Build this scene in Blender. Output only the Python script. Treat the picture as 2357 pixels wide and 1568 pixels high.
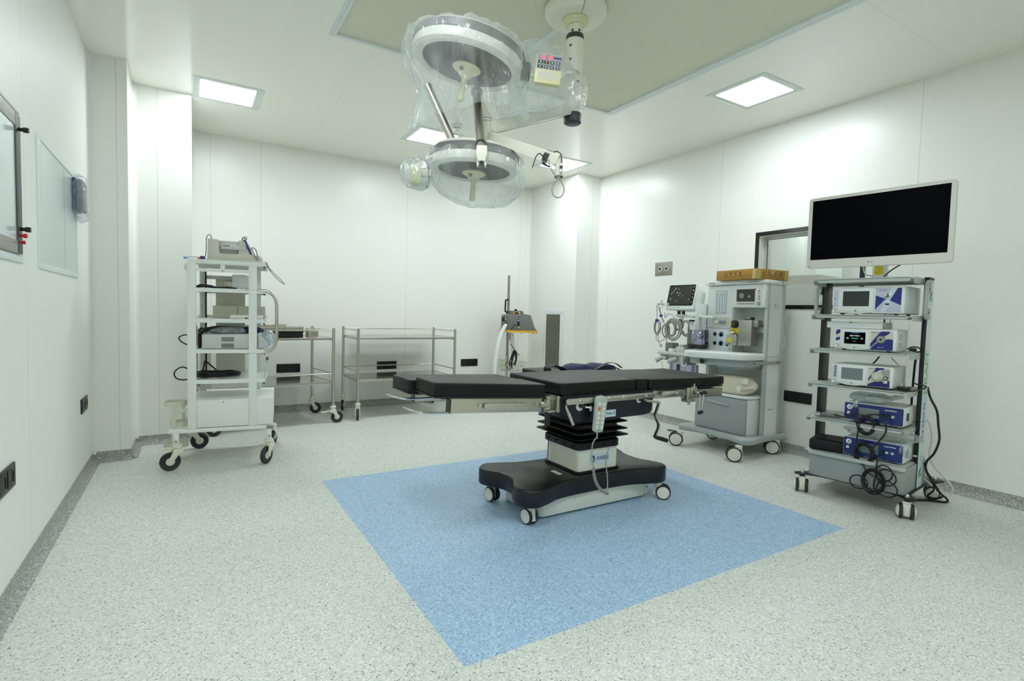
import bpy, bmesh, math, random
from mathutils import Vector, Matrix
random.seed(7)
PI = math.pi
for o in list(bpy.data.objects): bpy.data.objects.remove(o)
SC = bpy.context.scene; COL = SC.collection
# ------------------------------------------------------------------ camera
HC, XL, XR, YB, Y1, Y2, XP1, XP2, XQ, YQ = 3.021, -0.6136, 4.6783, 6.5331, 4.9886, 5.4476, -0.3804, 0.0371, 4.2815, 5.4316
def make_camera():
    yaw, pit, rol = [math.radians(a) for a in (31.5766, 2.9036, 1.4345)]
    fw = Vector((math.sin(yaw)*math.cos(pit), math.cos(yaw)*math.cos(pit), -math.sin(pit)))
    rt = Vector((math.cos(yaw), -math.sin(yaw), 0)); up = rt.cross(fw)
    r2 = rt*math.cos(rol) + up*math.sin(rol); u2 = -rt*math.sin(rol) + up*math.cos(rol)
    M = Matrix((( r2.x, u2.x, -fw.x, 0), (r2.y, u2.y, -fw.y, 0), (r2.z, u2.z, -fw.z, 1.2), (0, 0, 0, 1)))
    cd = bpy.data.cameras.new('camera'); cd.sensor_fit = 'HORIZONTAL'; cd.sensor_width = 36.0
    cd.lens = 1215.755/2357*36.0; cd.clip_start = 0.02; cd.clip_end = 60
    co = bpy.data.objects.new('camera', cd); COL.objects.link(co); co.matrix_world = M
    SC.camera = co
make_camera()
# ------------------------------------------------------------------ world, exposure
W = bpy.data.worlds.new('world'); SC.world = W; W.use_nodes = True
W.node_tree.nodes['Background'].inputs[0].default_value = (0.8, 0.86, 0.8, 1)
W.node_tree.nodes['Background'].inputs[1].default_value = 0.05
SC.view_settings.view_transform = 'Standard'; SC.view_settings.look = 'None'
SC.view_settings.exposure = 0.0; SC.view_settings.gamma = 1.0; SC.view_settings.use_curve_mapping = False
SC.cycles.max_bounces = 12; SC.cycles.diffuse_bounces = 6; SC.cycles.transparent_max_bounces = 16
LAMP_E = 34.0                        # radiance of the ceiling panels
LAMP_C = (0.94, 1.0, 1.09)
PANEL_XY = [(0.30, 5.235), (2.19, 5.255), (3.885, 5.243), (3.88, 2.70), (0.42, 1.85), (0.42, 0.15), (2.10, 0.25)]  # last panel is out of view, added to brighten the near floor
# ------------------------------------------------------------------ colours and materials
def lin(c):
    return tuple(((v/255)/12.92 if v/255 <= 0.04045 else ((v/255+0.055)/1.055)**2.4) for v in c)
MATS = {}
def mat(name, rgb, rough=0.5, metal=0.0, spec=0.5, coat=0.0, emit=None, estr=0.0, var=0.0, vscale=8.0, bump=0.0, bscale=200.0, alpha=None):
    m = bpy.data.materials.new(name); m.use_nodes = True; nt = m.node_tree; b = nt.nodes['Principled BSDF']
    c = lin(rgb)
    b.inputs['Base Color'].default_value = (*c, 1); b.inputs['Roughness'].default_value = rough
    b.inputs['Metallic'].default_value = metal; b.inputs['Specular IOR Level'].default_value = spec
    b.inputs['Coat Weight'].default_value = coat
    if emit: b.inputs['Emission Color'].default_value = (*lin(emit), 1); b.inputs['Emission Strength'].default_value = estr
    tc = nt.nodes.new('ShaderNodeTexCoord')
    if var > 0:
        n = nt.nodes.new('ShaderNodeTexNoise'); n.inputs['Scale'].default_value = vscale; n.inputs['Detail'].default_value = 4
        nt.links.new(tc.outputs['Object'], n.inputs['Vector'])
        mr = nt.nodes.new('ShaderNodeMapRange'); mr.inputs['To Min'].default_value = 1-var; mr.inputs['To Max'].default_value = 1+var
        nt.links.new(n.outputs['Fac'], mr.inputs['Value'])
        vm = nt.nodes.new('ShaderNodeVectorMath'); vm.operation = 'SCALE'; vm.inputs[0].default_value = c
        nt.links.new(mr.outputs['Result'], vm.inputs['Scale']); nt.links.new(vm.outputs['Vector'], b.inputs['Base Color'])
    if bump > 0:
        n2 = nt.nodes.new('ShaderNodeTexNoise'); n2.inputs['Scale'].default_value = bscale
        nt.links.new(tc.outputs['Object'], n2.inputs['Vector'])
        bp = nt.nodes.new('ShaderNodeBump'); bp.inputs['Strength'].default_value = bump; bp.inputs['Distance'].default_value = 0.002
        nt.links.new(n2.outputs['Fac'], bp.inputs['Height']); nt.links.new(bp.outputs['Normal'], b.inputs['Normal'])
    MATS[name] = m
    return m
def seams(m, lines, dk=0.76):
    """thin panel joints: lines = [(axis, position)] in world metres, darkening the board where two boards meet"""
    nt = m.node_tree; b = nt.nodes['Principled BSDF']
    g = nt.nodes.new('ShaderNodeNewGeometry'); sp = nt.nodes.new('ShaderNodeSeparateXYZ'); nt.links.new(g.outputs['Position'], sp.inputs[0])
    last = None
    for ax, p in lines:
        s = nt.nodes.new('ShaderNodeMath'); s.operation = 'SUBTRACT'; nt.links.new(sp.outputs[ax], s.inputs[0]); s.inputs[1].default_value = p
        a = nt.nodes.new('ShaderNodeMath'); a.operation = 'ABSOLUTE'; nt.links.new(s.outputs[0], a.inputs[0])
        l = nt.nodes.new('ShaderNodeMath'); l.operation = 'LESS_THAN'; nt.links.new(a.outputs[0], l.inputs[0]); l.inputs[1].default_value = 0.0022
        if last is None: last = l
        else:
            mx = nt.nodes.new('ShaderNodeMath'); mx.operation = 'MAXIMUM'; nt.links.new(last.outputs[0], mx.inputs[0]); nt.links.new(l.outputs[0], mx.inputs[1]); last = mx
    mix = nt.nodes.new('ShaderNodeMix'); mix.data_type = 'RGBA'
    c = b.inputs['Base Color'].default_value[:]
    mix.inputs[6].default_value = c; mix.inputs[7].default_value = (c[0]*dk, c[1]*dk, c[2]*dk*0.95, 1)
    nt.links.new(last.outputs[0], mix.inputs[0]); nt.links.new(mix.outputs[2], b.inputs['Base Color'])
def vinyl(name, base, light, dark, rough=0.42):
    m = bpy.data.materials.new(name); m.use_nodes = True; nt = m.node_tree; b = nt.nodes['Principled BSDF']
    g = nt.nodes.new('ShaderNodeNewGeometry')
    def vor(scale, seedv):
        mp = nt.nodes.new('ShaderNodeVectorMath'); mp.operation = 'ADD'; mp.inputs[1].default_value = (seedv, seedv*1.7, seedv*0.6)
        nt.links.new(g.outputs['Position'], mp.inputs[0])
        nz = nt.nodes.new('ShaderNodeTexNoise'); nz.inputs['Scale'].default_value = scale*0.8
        nt.links.new(mp.outputs[0], nz.inputs['Vector'])
        ds = nt.nodes.new('ShaderNodeVectorMath'); ds.operation = 'SCALE'; ds.inputs['Scale'].default_value = 0.012
        nt.links.new(nz.outputs['Color'], ds.inputs[0])
        ad = nt.nodes.new('ShaderNodeVectorMath'); nt.links.new(mp.outputs[0], ad.inputs[0]); nt.links.new(ds.outputs[0], ad.inputs[1])
        v = nt.nodes.new('ShaderNodeTexVoronoi'); v.inputs['Scale'].default_value = scale
        nt.links.new(ad.outputs[0], v.inputs['Vector'])
        s = nt.nodes.new('ShaderNodeSeparateColor'); nt.links.new(v.outputs['Color'], s.inputs[0])
        return s, v
    s1, v1 = vor(170, 3.1); s2, v2 = vor(230, 9.7)
    def cr(src, stops):
        r = nt.nodes.new('ShaderNodeValToRGB'); nt.links.new(src, r.inputs[0]); r.color_ramp.interpolation = 'LINEAR'
        e = r.color_ramp.elements
        while len(e) < len(stops): e.new(0.5)
        for k, (p, c) in enumerate(stops): e[k].position = p; e[k].color = (*c, 1)
        return r
    B0, L0, D0 = lin(base), lin(light), lin(dark)
    mid = tuple(x*0.86 for x in B0)
    r1 = cr(s1.outputs[0], [(0.0, mid), (0.35, B0), (0.68, B0), (0.85, L0), (1.0, L0)])
    mask = nt.nodes.new('ShaderNodeMapRange'); mask.inputs['From Min'].default_value = 0.905; mask.inputs['From Max'].default_value = 0.975
    nt.links.new(s2.outputs[1], mask.inputs['Value'])
    mx = nt.nodes.new('ShaderNodeMix'); mx.data_type = 'RGBA'; nt.links.new(mask.outputs[0], mx.inputs[0])
    nt.links.new(r1.outputs[0], mx.inputs[6]); mx.inputs[7].default_value = (*D0, 1)
    nt.links.new(mx.outputs[2], b.inputs['Base Color'])
    b.inputs['Roughness'].default_value = rough; b.inputs['Specular IOR Level'].default_value = 0.4
    MATS[name] = m
    return m
def film(name, tint=(235, 245, 248), trans=0.75, rough=0.12, bscale=14.0, bstr=0.9, glossw=0.5, edge=0.35):
    """creased polythene: mostly clear, with a milky share and sharp highlights on its creases"""
    m = bpy.data.materials.new(name); m.use_nodes = True; nt = m.node_tree
    for n in list(nt.nodes): nt.nodes.remove(n)
    out = nt.nodes.new('ShaderNodeOutputMaterial'); tr = nt.nodes.new('ShaderNodeBsdfTransparent'); tr.inputs[0].default_value = (0.97, 0.985, 0.985, 1)
    df = nt.nodes.new('ShaderNodeBsdfDiffuse'); df.inputs[0].default_value = (*lin(tint), 1)
    tl = nt.nodes.new('ShaderNodeBsdfTranslucent'); tl.inputs[0].default_value = (*lin(tint), 1)
    gl = nt.nodes.new('ShaderNodeBsdfGlossy'); gl.inputs[0].default_value = (0.95, 0.97, 0.97, 1); gl.inputs['Roughness'].default_value = rough
    tc = nt.nodes.new('ShaderNodeTexCoord')
    mp = nt.nodes.new('ShaderNodeMapping'); mp.inputs['Scale'].default_value = (1, 1, 0.35); mp.inputs['Rotation'].default_value = (0.3, 0.5, 0.2)
    nt.links.new(tc.outputs['Object'], mp.inputs[0])
    n = nt.nodes.new('ShaderNodeTexNoise'); n.inputs['Scale'].default_value = bscale; n.inputs['Detail'].default_value = 5; n.inputs['Distortion'].default_value = 1.2
    nt.links.new(mp.outputs[0], n.inputs['Vector'])
    v = nt.nodes.new('ShaderNodeTexVoronoi'); v.feature = 'DISTANCE_TO_EDGE'; v.inputs['Scale'].default_value = bscale*0.8
    nt.links.new(mp.outputs[0], v.inputs['Vector'])
    ad = nt.nodes.new('ShaderNodeMath'); nt.links.new(n.outputs['Fac'], ad.inputs[0]); nt.links.new(v.outputs['Distance'], ad.inputs[1])
    bp = nt.nodes.new('ShaderNodeBump'); bp.inputs['Strength'].default_value = bstr; bp.inputs['Distance'].default_value = 0.03
    nt.links.new(ad.outputs[0], bp.inputs['Height'])
    for q in (df, tl, gl): nt.links.new(bp.outputs['Normal'], q.inputs['Normal'])
    m1 = nt.nodes.new('ShaderNodeMixShader'); m1.inputs[0].default_value = 0.5; nt.links.new(df.outputs[0], m1.inputs[1]); nt.links.new(tl.outputs[0], m1.inputs[2])
    m2 = nt.nodes.new('ShaderNodeMixShader'); m2.inputs[0].default_value = glossw; nt.links.new(m1.outputs[0], m2.inputs[1]); nt.links.new(gl.outputs[0], m2.inputs[2])
    mr = nt.nodes.new('ShaderNodeMapRange'); mr.inputs['From Min'].default_value = 0.3; mr.inputs['From Max'].default_value = 0.75
    mr.inputs['To Min'].default_value = 1-trans-0.08; mr.inputs['To Max'].default_value = 1-trans+0.14
    nt.links.new(n.outputs['Fac'], mr.inputs['Value'])
    lw = nt.nodes.new('ShaderNodeLayerWeight'); lw.inputs[0].default_value = 0.35
    mu = nt.nodes.new('ShaderNodeMath'); mu.operation = 'MULTIPLY_ADD'; nt.links.new(lw.outputs['Facing'], mu.inputs[0]); mu.inputs[1].default_value = edge
    nt.links.new(mr.outputs[0], mu.inputs[2]); mu.use_clamp = True
    m3 = nt.nodes.new('ShaderNodeMixShader'); nt.links.new(mu.outputs[0], m3.inputs[0]); nt.links.new(tr.outputs[0], m3.inputs[1]); nt.links.new(m2.outputs[0], m3.inputs[2])
    nt.links.new(m3.outputs[0], out.inputs[0])
    MATS[name] = m
    return m
WALLC = (236, 238, 230)
for nm in ('wall_left_board', 'wall_back_board', 'wall_right_board', 'pier_board'): mat(nm, WALLC, rough=0.5 if nm == 'wall_left_board' else 0.3, spec=0.2 if nm == 'wall_left_board' else 0.35)
mat('ceiling_board', (242, 242, 230), rough=0.12, spec=0.6)
mat('corridor_paint', (230, 233, 228), rough=0.5)
seams(MATS['wall_back_board'], [(0, 0.212), (0, 0.696), (0, 2.396), (0, 4.111)])
seams(MATS['wall_right_board'], [(1, 3.581), (1, 5.252), (1, 1.849), (1, 0.35)])
seams(MATS['wall_left_board'], [(1, 3.155), (1, 1.955)])
seams(MATS['pier_board'], [(0, -0.448), (0, -0.213), (0, 4.531), (1, 6.366)])
seams(MATS['ceiling_board'], [(0, 1.13), (0, 3.285), (1, 1.608)], 0.88)
vinyl('grey_vinyl', (208, 213, 203), (226, 231, 222), (118, 122, 114))
vinyl('blue_vinyl', (160, 190, 217), (184, 212, 230), (98, 126, 150))
vinyl('skirting_vinyl', (150, 155, 147), (192, 197, 188), (88, 90, 84), rough=0.5)
mat('lamp_frame', (214, 224, 217), 0.4)
mat('lamp_panel', (255, 255, 255), 0.5); _b = MATS['lamp_panel'].node_tree.nodes['Principled BSDF']
_b.inputs['Emission Color'].default_value = (*LAMP_C, 1); _b.inputs['Emission Strength'].default_value = LAMP_E
mat('corridor_added_light', (255, 255, 255), 0.5, emit=(250, 252, 255), estr=2.6)  # glowing panel out of view, added to brighten the corridor behind the window
mat('diffuser_cloth', (224, 223, 204), 0.75, spec=0.2, var=0.02, vscale=2)
mat('white_profile', (222, 230, 228), 0.35)
mat('white_powder', (229, 233, 227), 0.4, var=0.01)
mat('cream_plastic', (222, 222, 204), 0.4)
mat('cream_yellow', (216, 213, 168), 0.42)
mat('ivory', (226, 226, 210), 0.35)
mat('head_white', (226, 226, 214), 0.35)
mat('rim_grey', (108, 112, 106), 0.4)
mat('dark_grey', (58, 61, 57), 0.4)
mat('lens_glass', (150, 152, 142), 0.12, metal=0.3, spec=0.6, var=0.05, vscale=9)
mat('pale_lens', (240, 243, 236), 0.3, spec=0.5)
mat('steel', (196, 192, 180), 0.28, metal=1.0, var=0.06, vscale=6)
mat('brushed_steel', (190, 186, 172), 0.36, metal=1.0, var=0.12, vscale=5)
mat('steel_plate', (196, 194, 184), 0.16, metal=1.0, var=0.03)
mat('chrome', (215, 215, 208), 0.12, metal=1.0)
mat('plate_steel', (150, 148, 136), 0.5, metal=0.75, var=0.08, vscale=5)
mat('vent_steel', (120, 118, 106), 0.5, metal=0.6, var=0.1, vscale=4)
mat('black_leather', (6, 6, 5), 0.45, spec=0.32, bump=0.25, bscale=420)
mat('black_plastic', (11, 12, 11), 0.38)
mat('black_gloss', (12, 12, 13), 0.12)
mat('black_rubber', (14, 15, 15), 0.55, spec=0.35)
mat('black_bellows', (5, 5, 5), 0.4, spec=0.35)
mat('tyre', (38, 41, 42), 0.55)
mat('navy_cover', (14, 20, 48), 0.3)
mat('base_top', (7, 8, 11), 0.36, spec=0.5)
mat('navy_paint', (8, 12, 24), 0.38)
mat('navy_fabric', (24, 36, 74), 0.75)
mat('blue_panel', (28, 42, 108), 0.25)
mat('print_blue', (28, 38, 120), 0.4)
mat('print_navy', (22, 28, 84), 0.4)
mat('print_green', (104, 176, 64), 0.4)
mat('print_magenta', (176, 36, 96), 0.4)
mat('print_black', (24, 24, 24), 0.5)
mat('print_grey', (150, 154, 160), 0.5)
mat('label_white', (226, 234, 234), 0.35)
mat('label_pale', (206, 222, 226), 0.3)
mat('grey_abs', (168, 176, 174), 0.42)
mat('grey_drawer', (150, 158, 156), 0.42)
mat('grey_shelf', (178, 186, 181), 0.4)
mat('grey_light', (198, 204, 200), 0.4)
mat('grey_mid', (138, 140, 134), 0.45)
mat('device_white', (226, 232, 228), 0.3)
mat('device_cream', (206, 204, 188), 0.4)
mat('silver_metal', (164, 164, 154), 0.35, metal=0.6)
mat('screen_dark', (52, 54, 52), 0.15)
mat('screen_black', (4, 5, 8), 0.35, spec=0.03)
mat('screen_grey', (116, 126, 128), 0.2)
mat('tv_bezel', (214, 214, 202), 0.25)
mat('handset_grey', (178, 186, 176), 0.4)
mat('orange', (232, 92, 24), 0.4)
mat('amber', (240, 160, 40), 0.4)
mat('yellow', (224, 206, 20), 0.4)
mat('warm_yellow', (236, 176, 30), 0.4)
mat('unit_grey', (112, 116, 112), 0.45)
mat('blue_ring', (96, 156, 200), 0.35)
mat('blue_clip', (28, 60, 160), 0.4)
mat('light_blue', (60, 140, 210), 0.4)
mat('red', (200, 24, 36), 0.4)
mat('red_led', (255, 70, 80), 0.4, emit=(255, 60, 70), estr=3.0)
mat('green_led', (60, 160, 110), 0.4, emit=(40, 150, 90), estr=0.5)
mat('screen_text', (230, 230, 230), 0.4, emit=(230, 230, 230), estr=0.7)
mat('cardboard', (170, 130, 62), 0.6, spec=0.3, var=0.06, vscale=14)
mat('tape', (196, 170, 110), 0.15, spec=0.6)
mat('jug_plastic', (218, 210, 188), 0.4)
mat('cap_white', (226, 228, 214), 0.35)
mat('hose_white', (226, 232, 230), 0.45)
mat('grey_cable', (158, 160, 150), 0.5)
mat('white_cable', (208, 214, 206), 0.45)
mat('black_cable', (14, 14, 15), 0.45)
mat('smoked_lilac', (176, 174, 200), 0.08, spec=0.6)
mat('viewer_glass', (206, 216, 214), 0.15)
mat('light_teal', (190, 218, 224), 0.5)
mat('print_lilac', (190, 194, 212), 0.35)
mat('lettering_blue', (110, 126, 178), 0.4)
mat('lettering_green', (128, 178, 84), 0.4)
mat('lettering_navy', (52, 66, 96), 0.4)
mat('alu', (186, 192, 186), 0.35, metal=0.35)
mat('blue_edge', (30, 50, 130), 0.4)
mat('socket_black', (14, 16, 16), 0.32, spec=0.4)
film('lamp_film', tint=(246, 252, 253), trans=0.80, bscale=9.0, glossw=0.22, edge=0.22)
film('clear_film', trans=0.62, bscale=26.0, glossw=0.45)
film('thin_film', tint=(225, 235, 235), trans=0.8, bscale=30.0, glossw=0.6)
def glass(name, col=(0.9, 0.97, 0.94), w=0.12, rough=0.02):
    m = bpy.data.materials.new(name); m.use_nodes = True; nt = m.node_tree
    for n in list(nt.nodes): nt.nodes.remove(n)
    out = nt.nodes.new('ShaderNodeOutputMaterial'); tr = nt.nodes.new('ShaderNodeBsdfTransparent'); tr.inputs[0].default_value = (*col, 1)
    gl = nt.nodes.new('ShaderNodeBsdfGlossy'); gl.inputs['Roughness'].default_value = rough; gl.inputs[0].default_value = (0.95, 1, 0.97, 1)
    fr = nt.nodes.new('ShaderNodeFresnel'); fr.inputs[0].default_value = 1.5
    ad = nt.nodes.new('ShaderNodeMath'); ad.inputs[1].default_value = w; nt.links.new(fr.outputs[0], ad.inputs[0])
    mx = nt.nodes.new('ShaderNodeMixShader'); nt.links.new(ad.outputs[0], mx.inputs[0]); nt.links.new(tr.outputs[0], mx.inputs[1]); nt.links.new(gl.outputs[0], mx.inputs[2])
    nt.links.new(mx.outputs[0], out.inputs[0]); MATS[name] = m
glass('window_glass', (0.94, 0.965, 0.95)); glass('canister', (0.72, 0.7, 0.86), 0.1, 0.05)
# ------------------------------------------------------------------ mesh builder
class B:
    def __init__(s, org=(0, 0, 0)):
        s.v = []; s.f = []; s.fm = []; s.mats = []; s.M = Matrix.Translation(-Vector(org))
    def mi(s, m):
        if m not in s.mats: s.mats.append(m)
        return s.mats.index(m)
    def raw(s, vs, fs, m, M=None):
        T = s.M @ M if M is not None else s.M
        n = len(s.v); s.v += [T @ Vector(v) for v in vs]; k = s.mi(m)
        flip = T.determinant() < 0
        for f in fs:
            f = [i+n for i in f]
            s.f.append(f[::-1] if flip else f); s.fm.append(k)
    def bm(s, bm, m, M=None):
        bm.verts.index_update()
        s.raw([v.co.copy() for v in bm.verts], [[v.index for v in f.verts] for f in bm.faces], m, M); bm.free()
    def box(s, x0, x1, y0, y1, z0, z1, m, bev=0.0, seg=2, M=None):
        x0, x1 = sorted((x0, x1)); y0, y1 = sorted((y0, y1)); z0, z1 = sorted((z0, z1))
        vs = [(x, y, z) for x in (x0, x1) for y in (y0, y1) for z in (z0, z1)]
        fs = [(0, 1, 3, 2), (4, 6, 7, 5), (0, 4, 5, 1), (2, 3, 7, 6), (0, 2, 6, 4), (1, 5, 7, 3)]
        if bev <= 0: s.raw(vs, fs, m, M); return
        b = bmesh.new(); vv = [b.verts.new(v) for v in vs]
        for f in fs: b.faces.new([vv[i] for i in f])
        bmesh.ops.bevel(b, geom=b.edges[:], offset=min(bev, 0.49*min(x1-x0, y1-y0, z1-z0)), segments=seg, affect='EDGES', profile=0.5)
        s.bm(b, m, M)
    def vbox(s, x0, x1, y0, y1, z0, z1, m, rad, seg=4, edge=0.0, M=None):
        s.prism(rrect(x0, x1, y0, y1, rad, seg), z0, z1, m, bev=edge, M=M)
    def prism(s, poly, z0, z1, m, bev=0.0, seg=2, M=None):
        b = bmesh.new(); n = len(poly)
        lo = [b.verts.new((p[0], p[1], z0)) for p in poly]; hi = [b.verts.new((p[0], p[1], z1)) for p in poly]
        b.faces.new(lo[::-1]); b.faces.new(hi)
        for i in range(n): b.faces.new((lo[i], lo[(i+1) % n], hi[(i+1) % n], hi[i]))
        bmesh.ops.recalc_face_normals(b, faces=b.faces[:])
        if bev > 0:
            es = [e for e in b.edges if abs(e.verts[0].co.z-e.verts[1].co.z) < 1e-7]
            bmesh.ops.bevel(b, geom=es, offset=bev, segments=seg, affect='EDGES', profile=0.5)
        s.bm(b, m, M)
    def cyl(s, p0, p1, r, m, r1=None, seg=16, caps=True, M=None):
        p0, p1 = Vector(p0), Vector(p1); r1 = r if r1 is None else r1
        d = (p1-p0).normalized(); a = d.orthogonal().normalized(); c = d.cross(a)
        vs = []
        for p, q in ((p0, r), (p1, r1)):
            for i in range(seg):
                t = 2*PI*i/seg; vs.append(p + (a*math.cos(t)+c*math.sin(t))*q)
        fs = [(i, (i+1) % seg, seg+(i+1) % seg, seg+i) for i in range(seg)]
        if caps: fs += [tuple(range(seg))[::-1], tuple(range(seg, 2*seg))]
        s.raw(vs, fs, m, M)
    def lathe(s, prof, m, seg=32, M=None, close=False):
        """prof = [(r,z)] about the z axis"""
        vs = []; n = len(prof)
        for r, z in prof:
            for i in range(seg):
                t = 2*PI*i/seg; vs.append((r*math.cos(t), r*math.sin(t), z))
        fs = []
        for k in range(n if close else n-1):
            k2 = (k+1) % n
            for i in range(seg): fs.append((k*seg+i, k*seg+(i+1) % seg, k2*seg+(i+1) % seg, k2*seg+i))
        if not close:
            if prof[0][0] > 1e-6: fs.append(tuple(range(seg))[::-1])
            if prof[-1][0] > 1e-6: fs.append(tuple(range((n-1)*seg, n*seg)))
        s.raw(vs, fs, m, M)
    def loft(s, rings, m, closed_ring=True, caps=True, M=None):
        n = len(rings[0]); vs = [p for r in rings for p in r]; fs = []
        for k in range(len(rings)-1):
            for i in range(n if closed_ring else n-1):
                j = (i+1) % n; fs.append((k*n+i, k*n+j, (k+1)*n+j, (k+1)*n+i))
        if caps: fs += [tuple(range(n))[::-1], tuple(range((len(rings)-1)*n, len(rings)*n))]
        s.raw(vs, fs, m, M)
    def tube(s, pts, r, m, seg=8, smooth=True, closed=False, res=6, M=None, caps=True):
        P = [Vector(p) for p in pts]
        if smooth and len(P) > 2: P = catmull(P, res, closed)
        n = len(P); rings = []
        t0 = (P[1]-P[0]).normalized(); a = t0.orthogonal().normalized()
        for i in range(n):
            if closed: t = (P[(i+1) % n]-P[i-1]).normalized()
            else: t = (P[min(i+1, n-1)]-P[max(i-1, 0)]).normalized()
            a = (a - t*a.dot(t))
            a = a.normalized() if a.length > 1e-6 else t.orthogonal().normalized()
            c = t.cross(a); rr = r(i/(n-1)) if callable(r) else r
            rings.append([P[i] + (a*math.cos(2*PI*k/seg)+c*math.sin(2*PI*k/seg))*rr for k in range(seg)])
        if closed:
            rings.append(rings[0]); s.loft(rings, m, caps=False, M=M)
        else: s.loft(rings, m, caps=caps, M=M)
    def sphere(s, c, r, m, seg=16, rings=10, sc=(1, 1, 1), M=None):
        vs = [(c[0], c[1], c[2]-r*sc[2])]
        for k in range(1, rings):
            ph = -PI/2+PI*k/rings
            for i in range(seg):
                t = 2*PI*i/seg; vs.append((c[0]+r*sc[0]*math.cos(ph)*math.cos(t), c[1]+r*sc[1]*math.cos(ph)*math.sin(t), c[2]+r*sc[2]*math.sin(ph)))
        vs.append((c[0], c[1], c[2]+r*sc[2])); L = len(vs)-1
        fs = [(0, 1+(i+1) % seg, 1+i) for i in range(seg)]
        for k in range(rings-2):
            for i in range(seg): fs.append((1+k*seg+i, 1+k*seg+(i+1) % seg, 1+(k+1)*seg+(i+1) % seg, 1+(k+1)*seg+i))
        fs += [(1+(rings-2)*seg+i, 1+(rings-2)*seg+(i+1) % seg, L) for i in range(seg)]
        s.raw(vs, fs, m, M)
    def text(s, body, size, m, M, align='CENTER', ext=0.0003, sx=1.0, bold=0.0):
        cu = bpy.data.curves.new('t', 'FONT'); cu.body = body; cu.size = size; cu.align_x = align; cu.align_y = 'CENTER'; cu.extrude = ext; cu.offset = bold; cu.resolution_u = 3
        o = bpy.data.objects.new('t', cu); COL.objects.link(o)
        dg = bpy.context.evaluated_depsgraph_get(); me = bpy.data.meshes.new_from_object(o.evaluated_get(dg))
        s.raw([(v.co.x*sx, v.co.y, v.co.z) for v in me.vertices], [list(p.vertices) for p in me.polygons], m, M)
        bpy.data.objects.remove(o); bpy.data.curves.remove(cu); bpy.data.meshes.remove(me)
    def poly(s, pts, m, M=None, th=0.0006):
        """flat cut-out printed/pressed on a surface, pts in the surface plane (x,y)"""
        s.prism(pts, 0, th, m, M=M)
    def obj(s, name, parent=None, sharp=38, **tags):
        me = bpy.data.meshes.new(name); me.from_pydata([tuple(v) for v in s.v], [], s.f)
        for m in s.mats: me.materials.append(MATS[m])
        me.polygons.foreach_set('material_index', s.fm); me.validate(); me.update()
        me.polygons.foreach_set('use_smooth', [True]*len(me.polygons))
        try: me.set_sharp_from_angle(angle=math.radians(sharp))
        except Exception: pass
        o = bpy.data.objects.new(name, me); COL.objects.link(o)
        if parent is not None: o.parent = parent
        for k, v in tags.items(): o[k] = v
        return o
def catmull(P, res=6, closed=False):
    out = []; n = len(P)
    rng = range(n) if closed else range(n-1)
    for i in rng:
        if closed: p0, p1, p2, p3 = P[i-1], P[i], P[(i+1) % n], P[(i+2) % n]
        else: p0, p1, p2, p3 = P[max(i-1, 0)], P[i], P[i+1], P[min(i+2, n-1)]
        for k in range(res):
            t = k/res; out.append(0.5*((2*p1)+(p2-p0)*t+(2*p0-5*p1+4*p2-p3)*t*t+(3*p1-p0-3*p2+p3)*t**3))
    if not closed: out.append(P[-1])
    return out
def rrect(x0, x1, y0, y1, r, seg=4):
    r = min(r, 0.499*(x1-x0), 0.499*(y1-y0)); out = []
    for cx, cy, a in ((x1-r, y0+r, -PI/2), (x1-r, y1-r, 0), (x0+r, y1-r, PI/2), (x0+r, y0+r, PI)):
        for k in range(seg+1):
            t = a+PI/2*k/seg; out.append((cx+r*math.cos(t), cy+r*math.sin(t)))
    return out
def circ(cx, cy, r, seg=20, ry=None):
    ry = r if ry is None else ry
    return [(cx+r*math.cos(2*PI*i/seg), cy+ry*math.sin(2*PI*i/seg)) for i in range(seg)]
def fM(o, x, y):
    """frame: origin o, surface x and y directions; normal = x cross y"""
    x = Vector(x).normalized(); y = Vector(y); y = (y-x*y.dot(x)).normalized(); z = x.cross(y)
    return Matrix(((x.x, y.x, z.x, o[0]), (x.y, y.y, z.y, o[1]), (x.z, y.z, z.z, o[2]), (0, 0, 0, 1)))
def T(x, y, z): return Matrix.Translation((x, y, z))
def Rz(a): return Matrix.Rotation(a, 4, 'Z')
def Rx(a): return Matrix.Rotation(a, 4, 'X')
def Ry(a): return Matrix.Rotation(a, 4, 'Y')
def thing(name, label, cat, loc=(0, 0, 0), rz=0.0, group=None):
    o = bpy.data.objects.new(name, None); o.empty_display_size = 0.1; COL.objects.link(o); o.location = loc; o.rotation_euler = (0, 0, rz)
    o['label'] = label; o['category'] = cat
    if group: o['group'] = group
    return o
def tag(o, label, cat, group=None):
    o['label'] = label; o['category'] = cat
    if group: o['group'] = group
    return o
def struct(b, name, parent=None):
    o = b.obj(name, parent)
    if parent is None: o['kind'] = 'structure'
    return o
def dup(root, loc, rz, label, group=None):
    r = root.copy(); COL.objects.link(r); r.location = loc; r.rotation_euler = (0, 0, rz); r['label'] = label
    if group: r['group'] = group
    for ch in root.children:
        c = ch.copy(); COL.objects.link(c); c.parent = r
        for g in ch.children:
            d = g.copy(); COL.objects.link(d); d.parent = c
    return r
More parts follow.
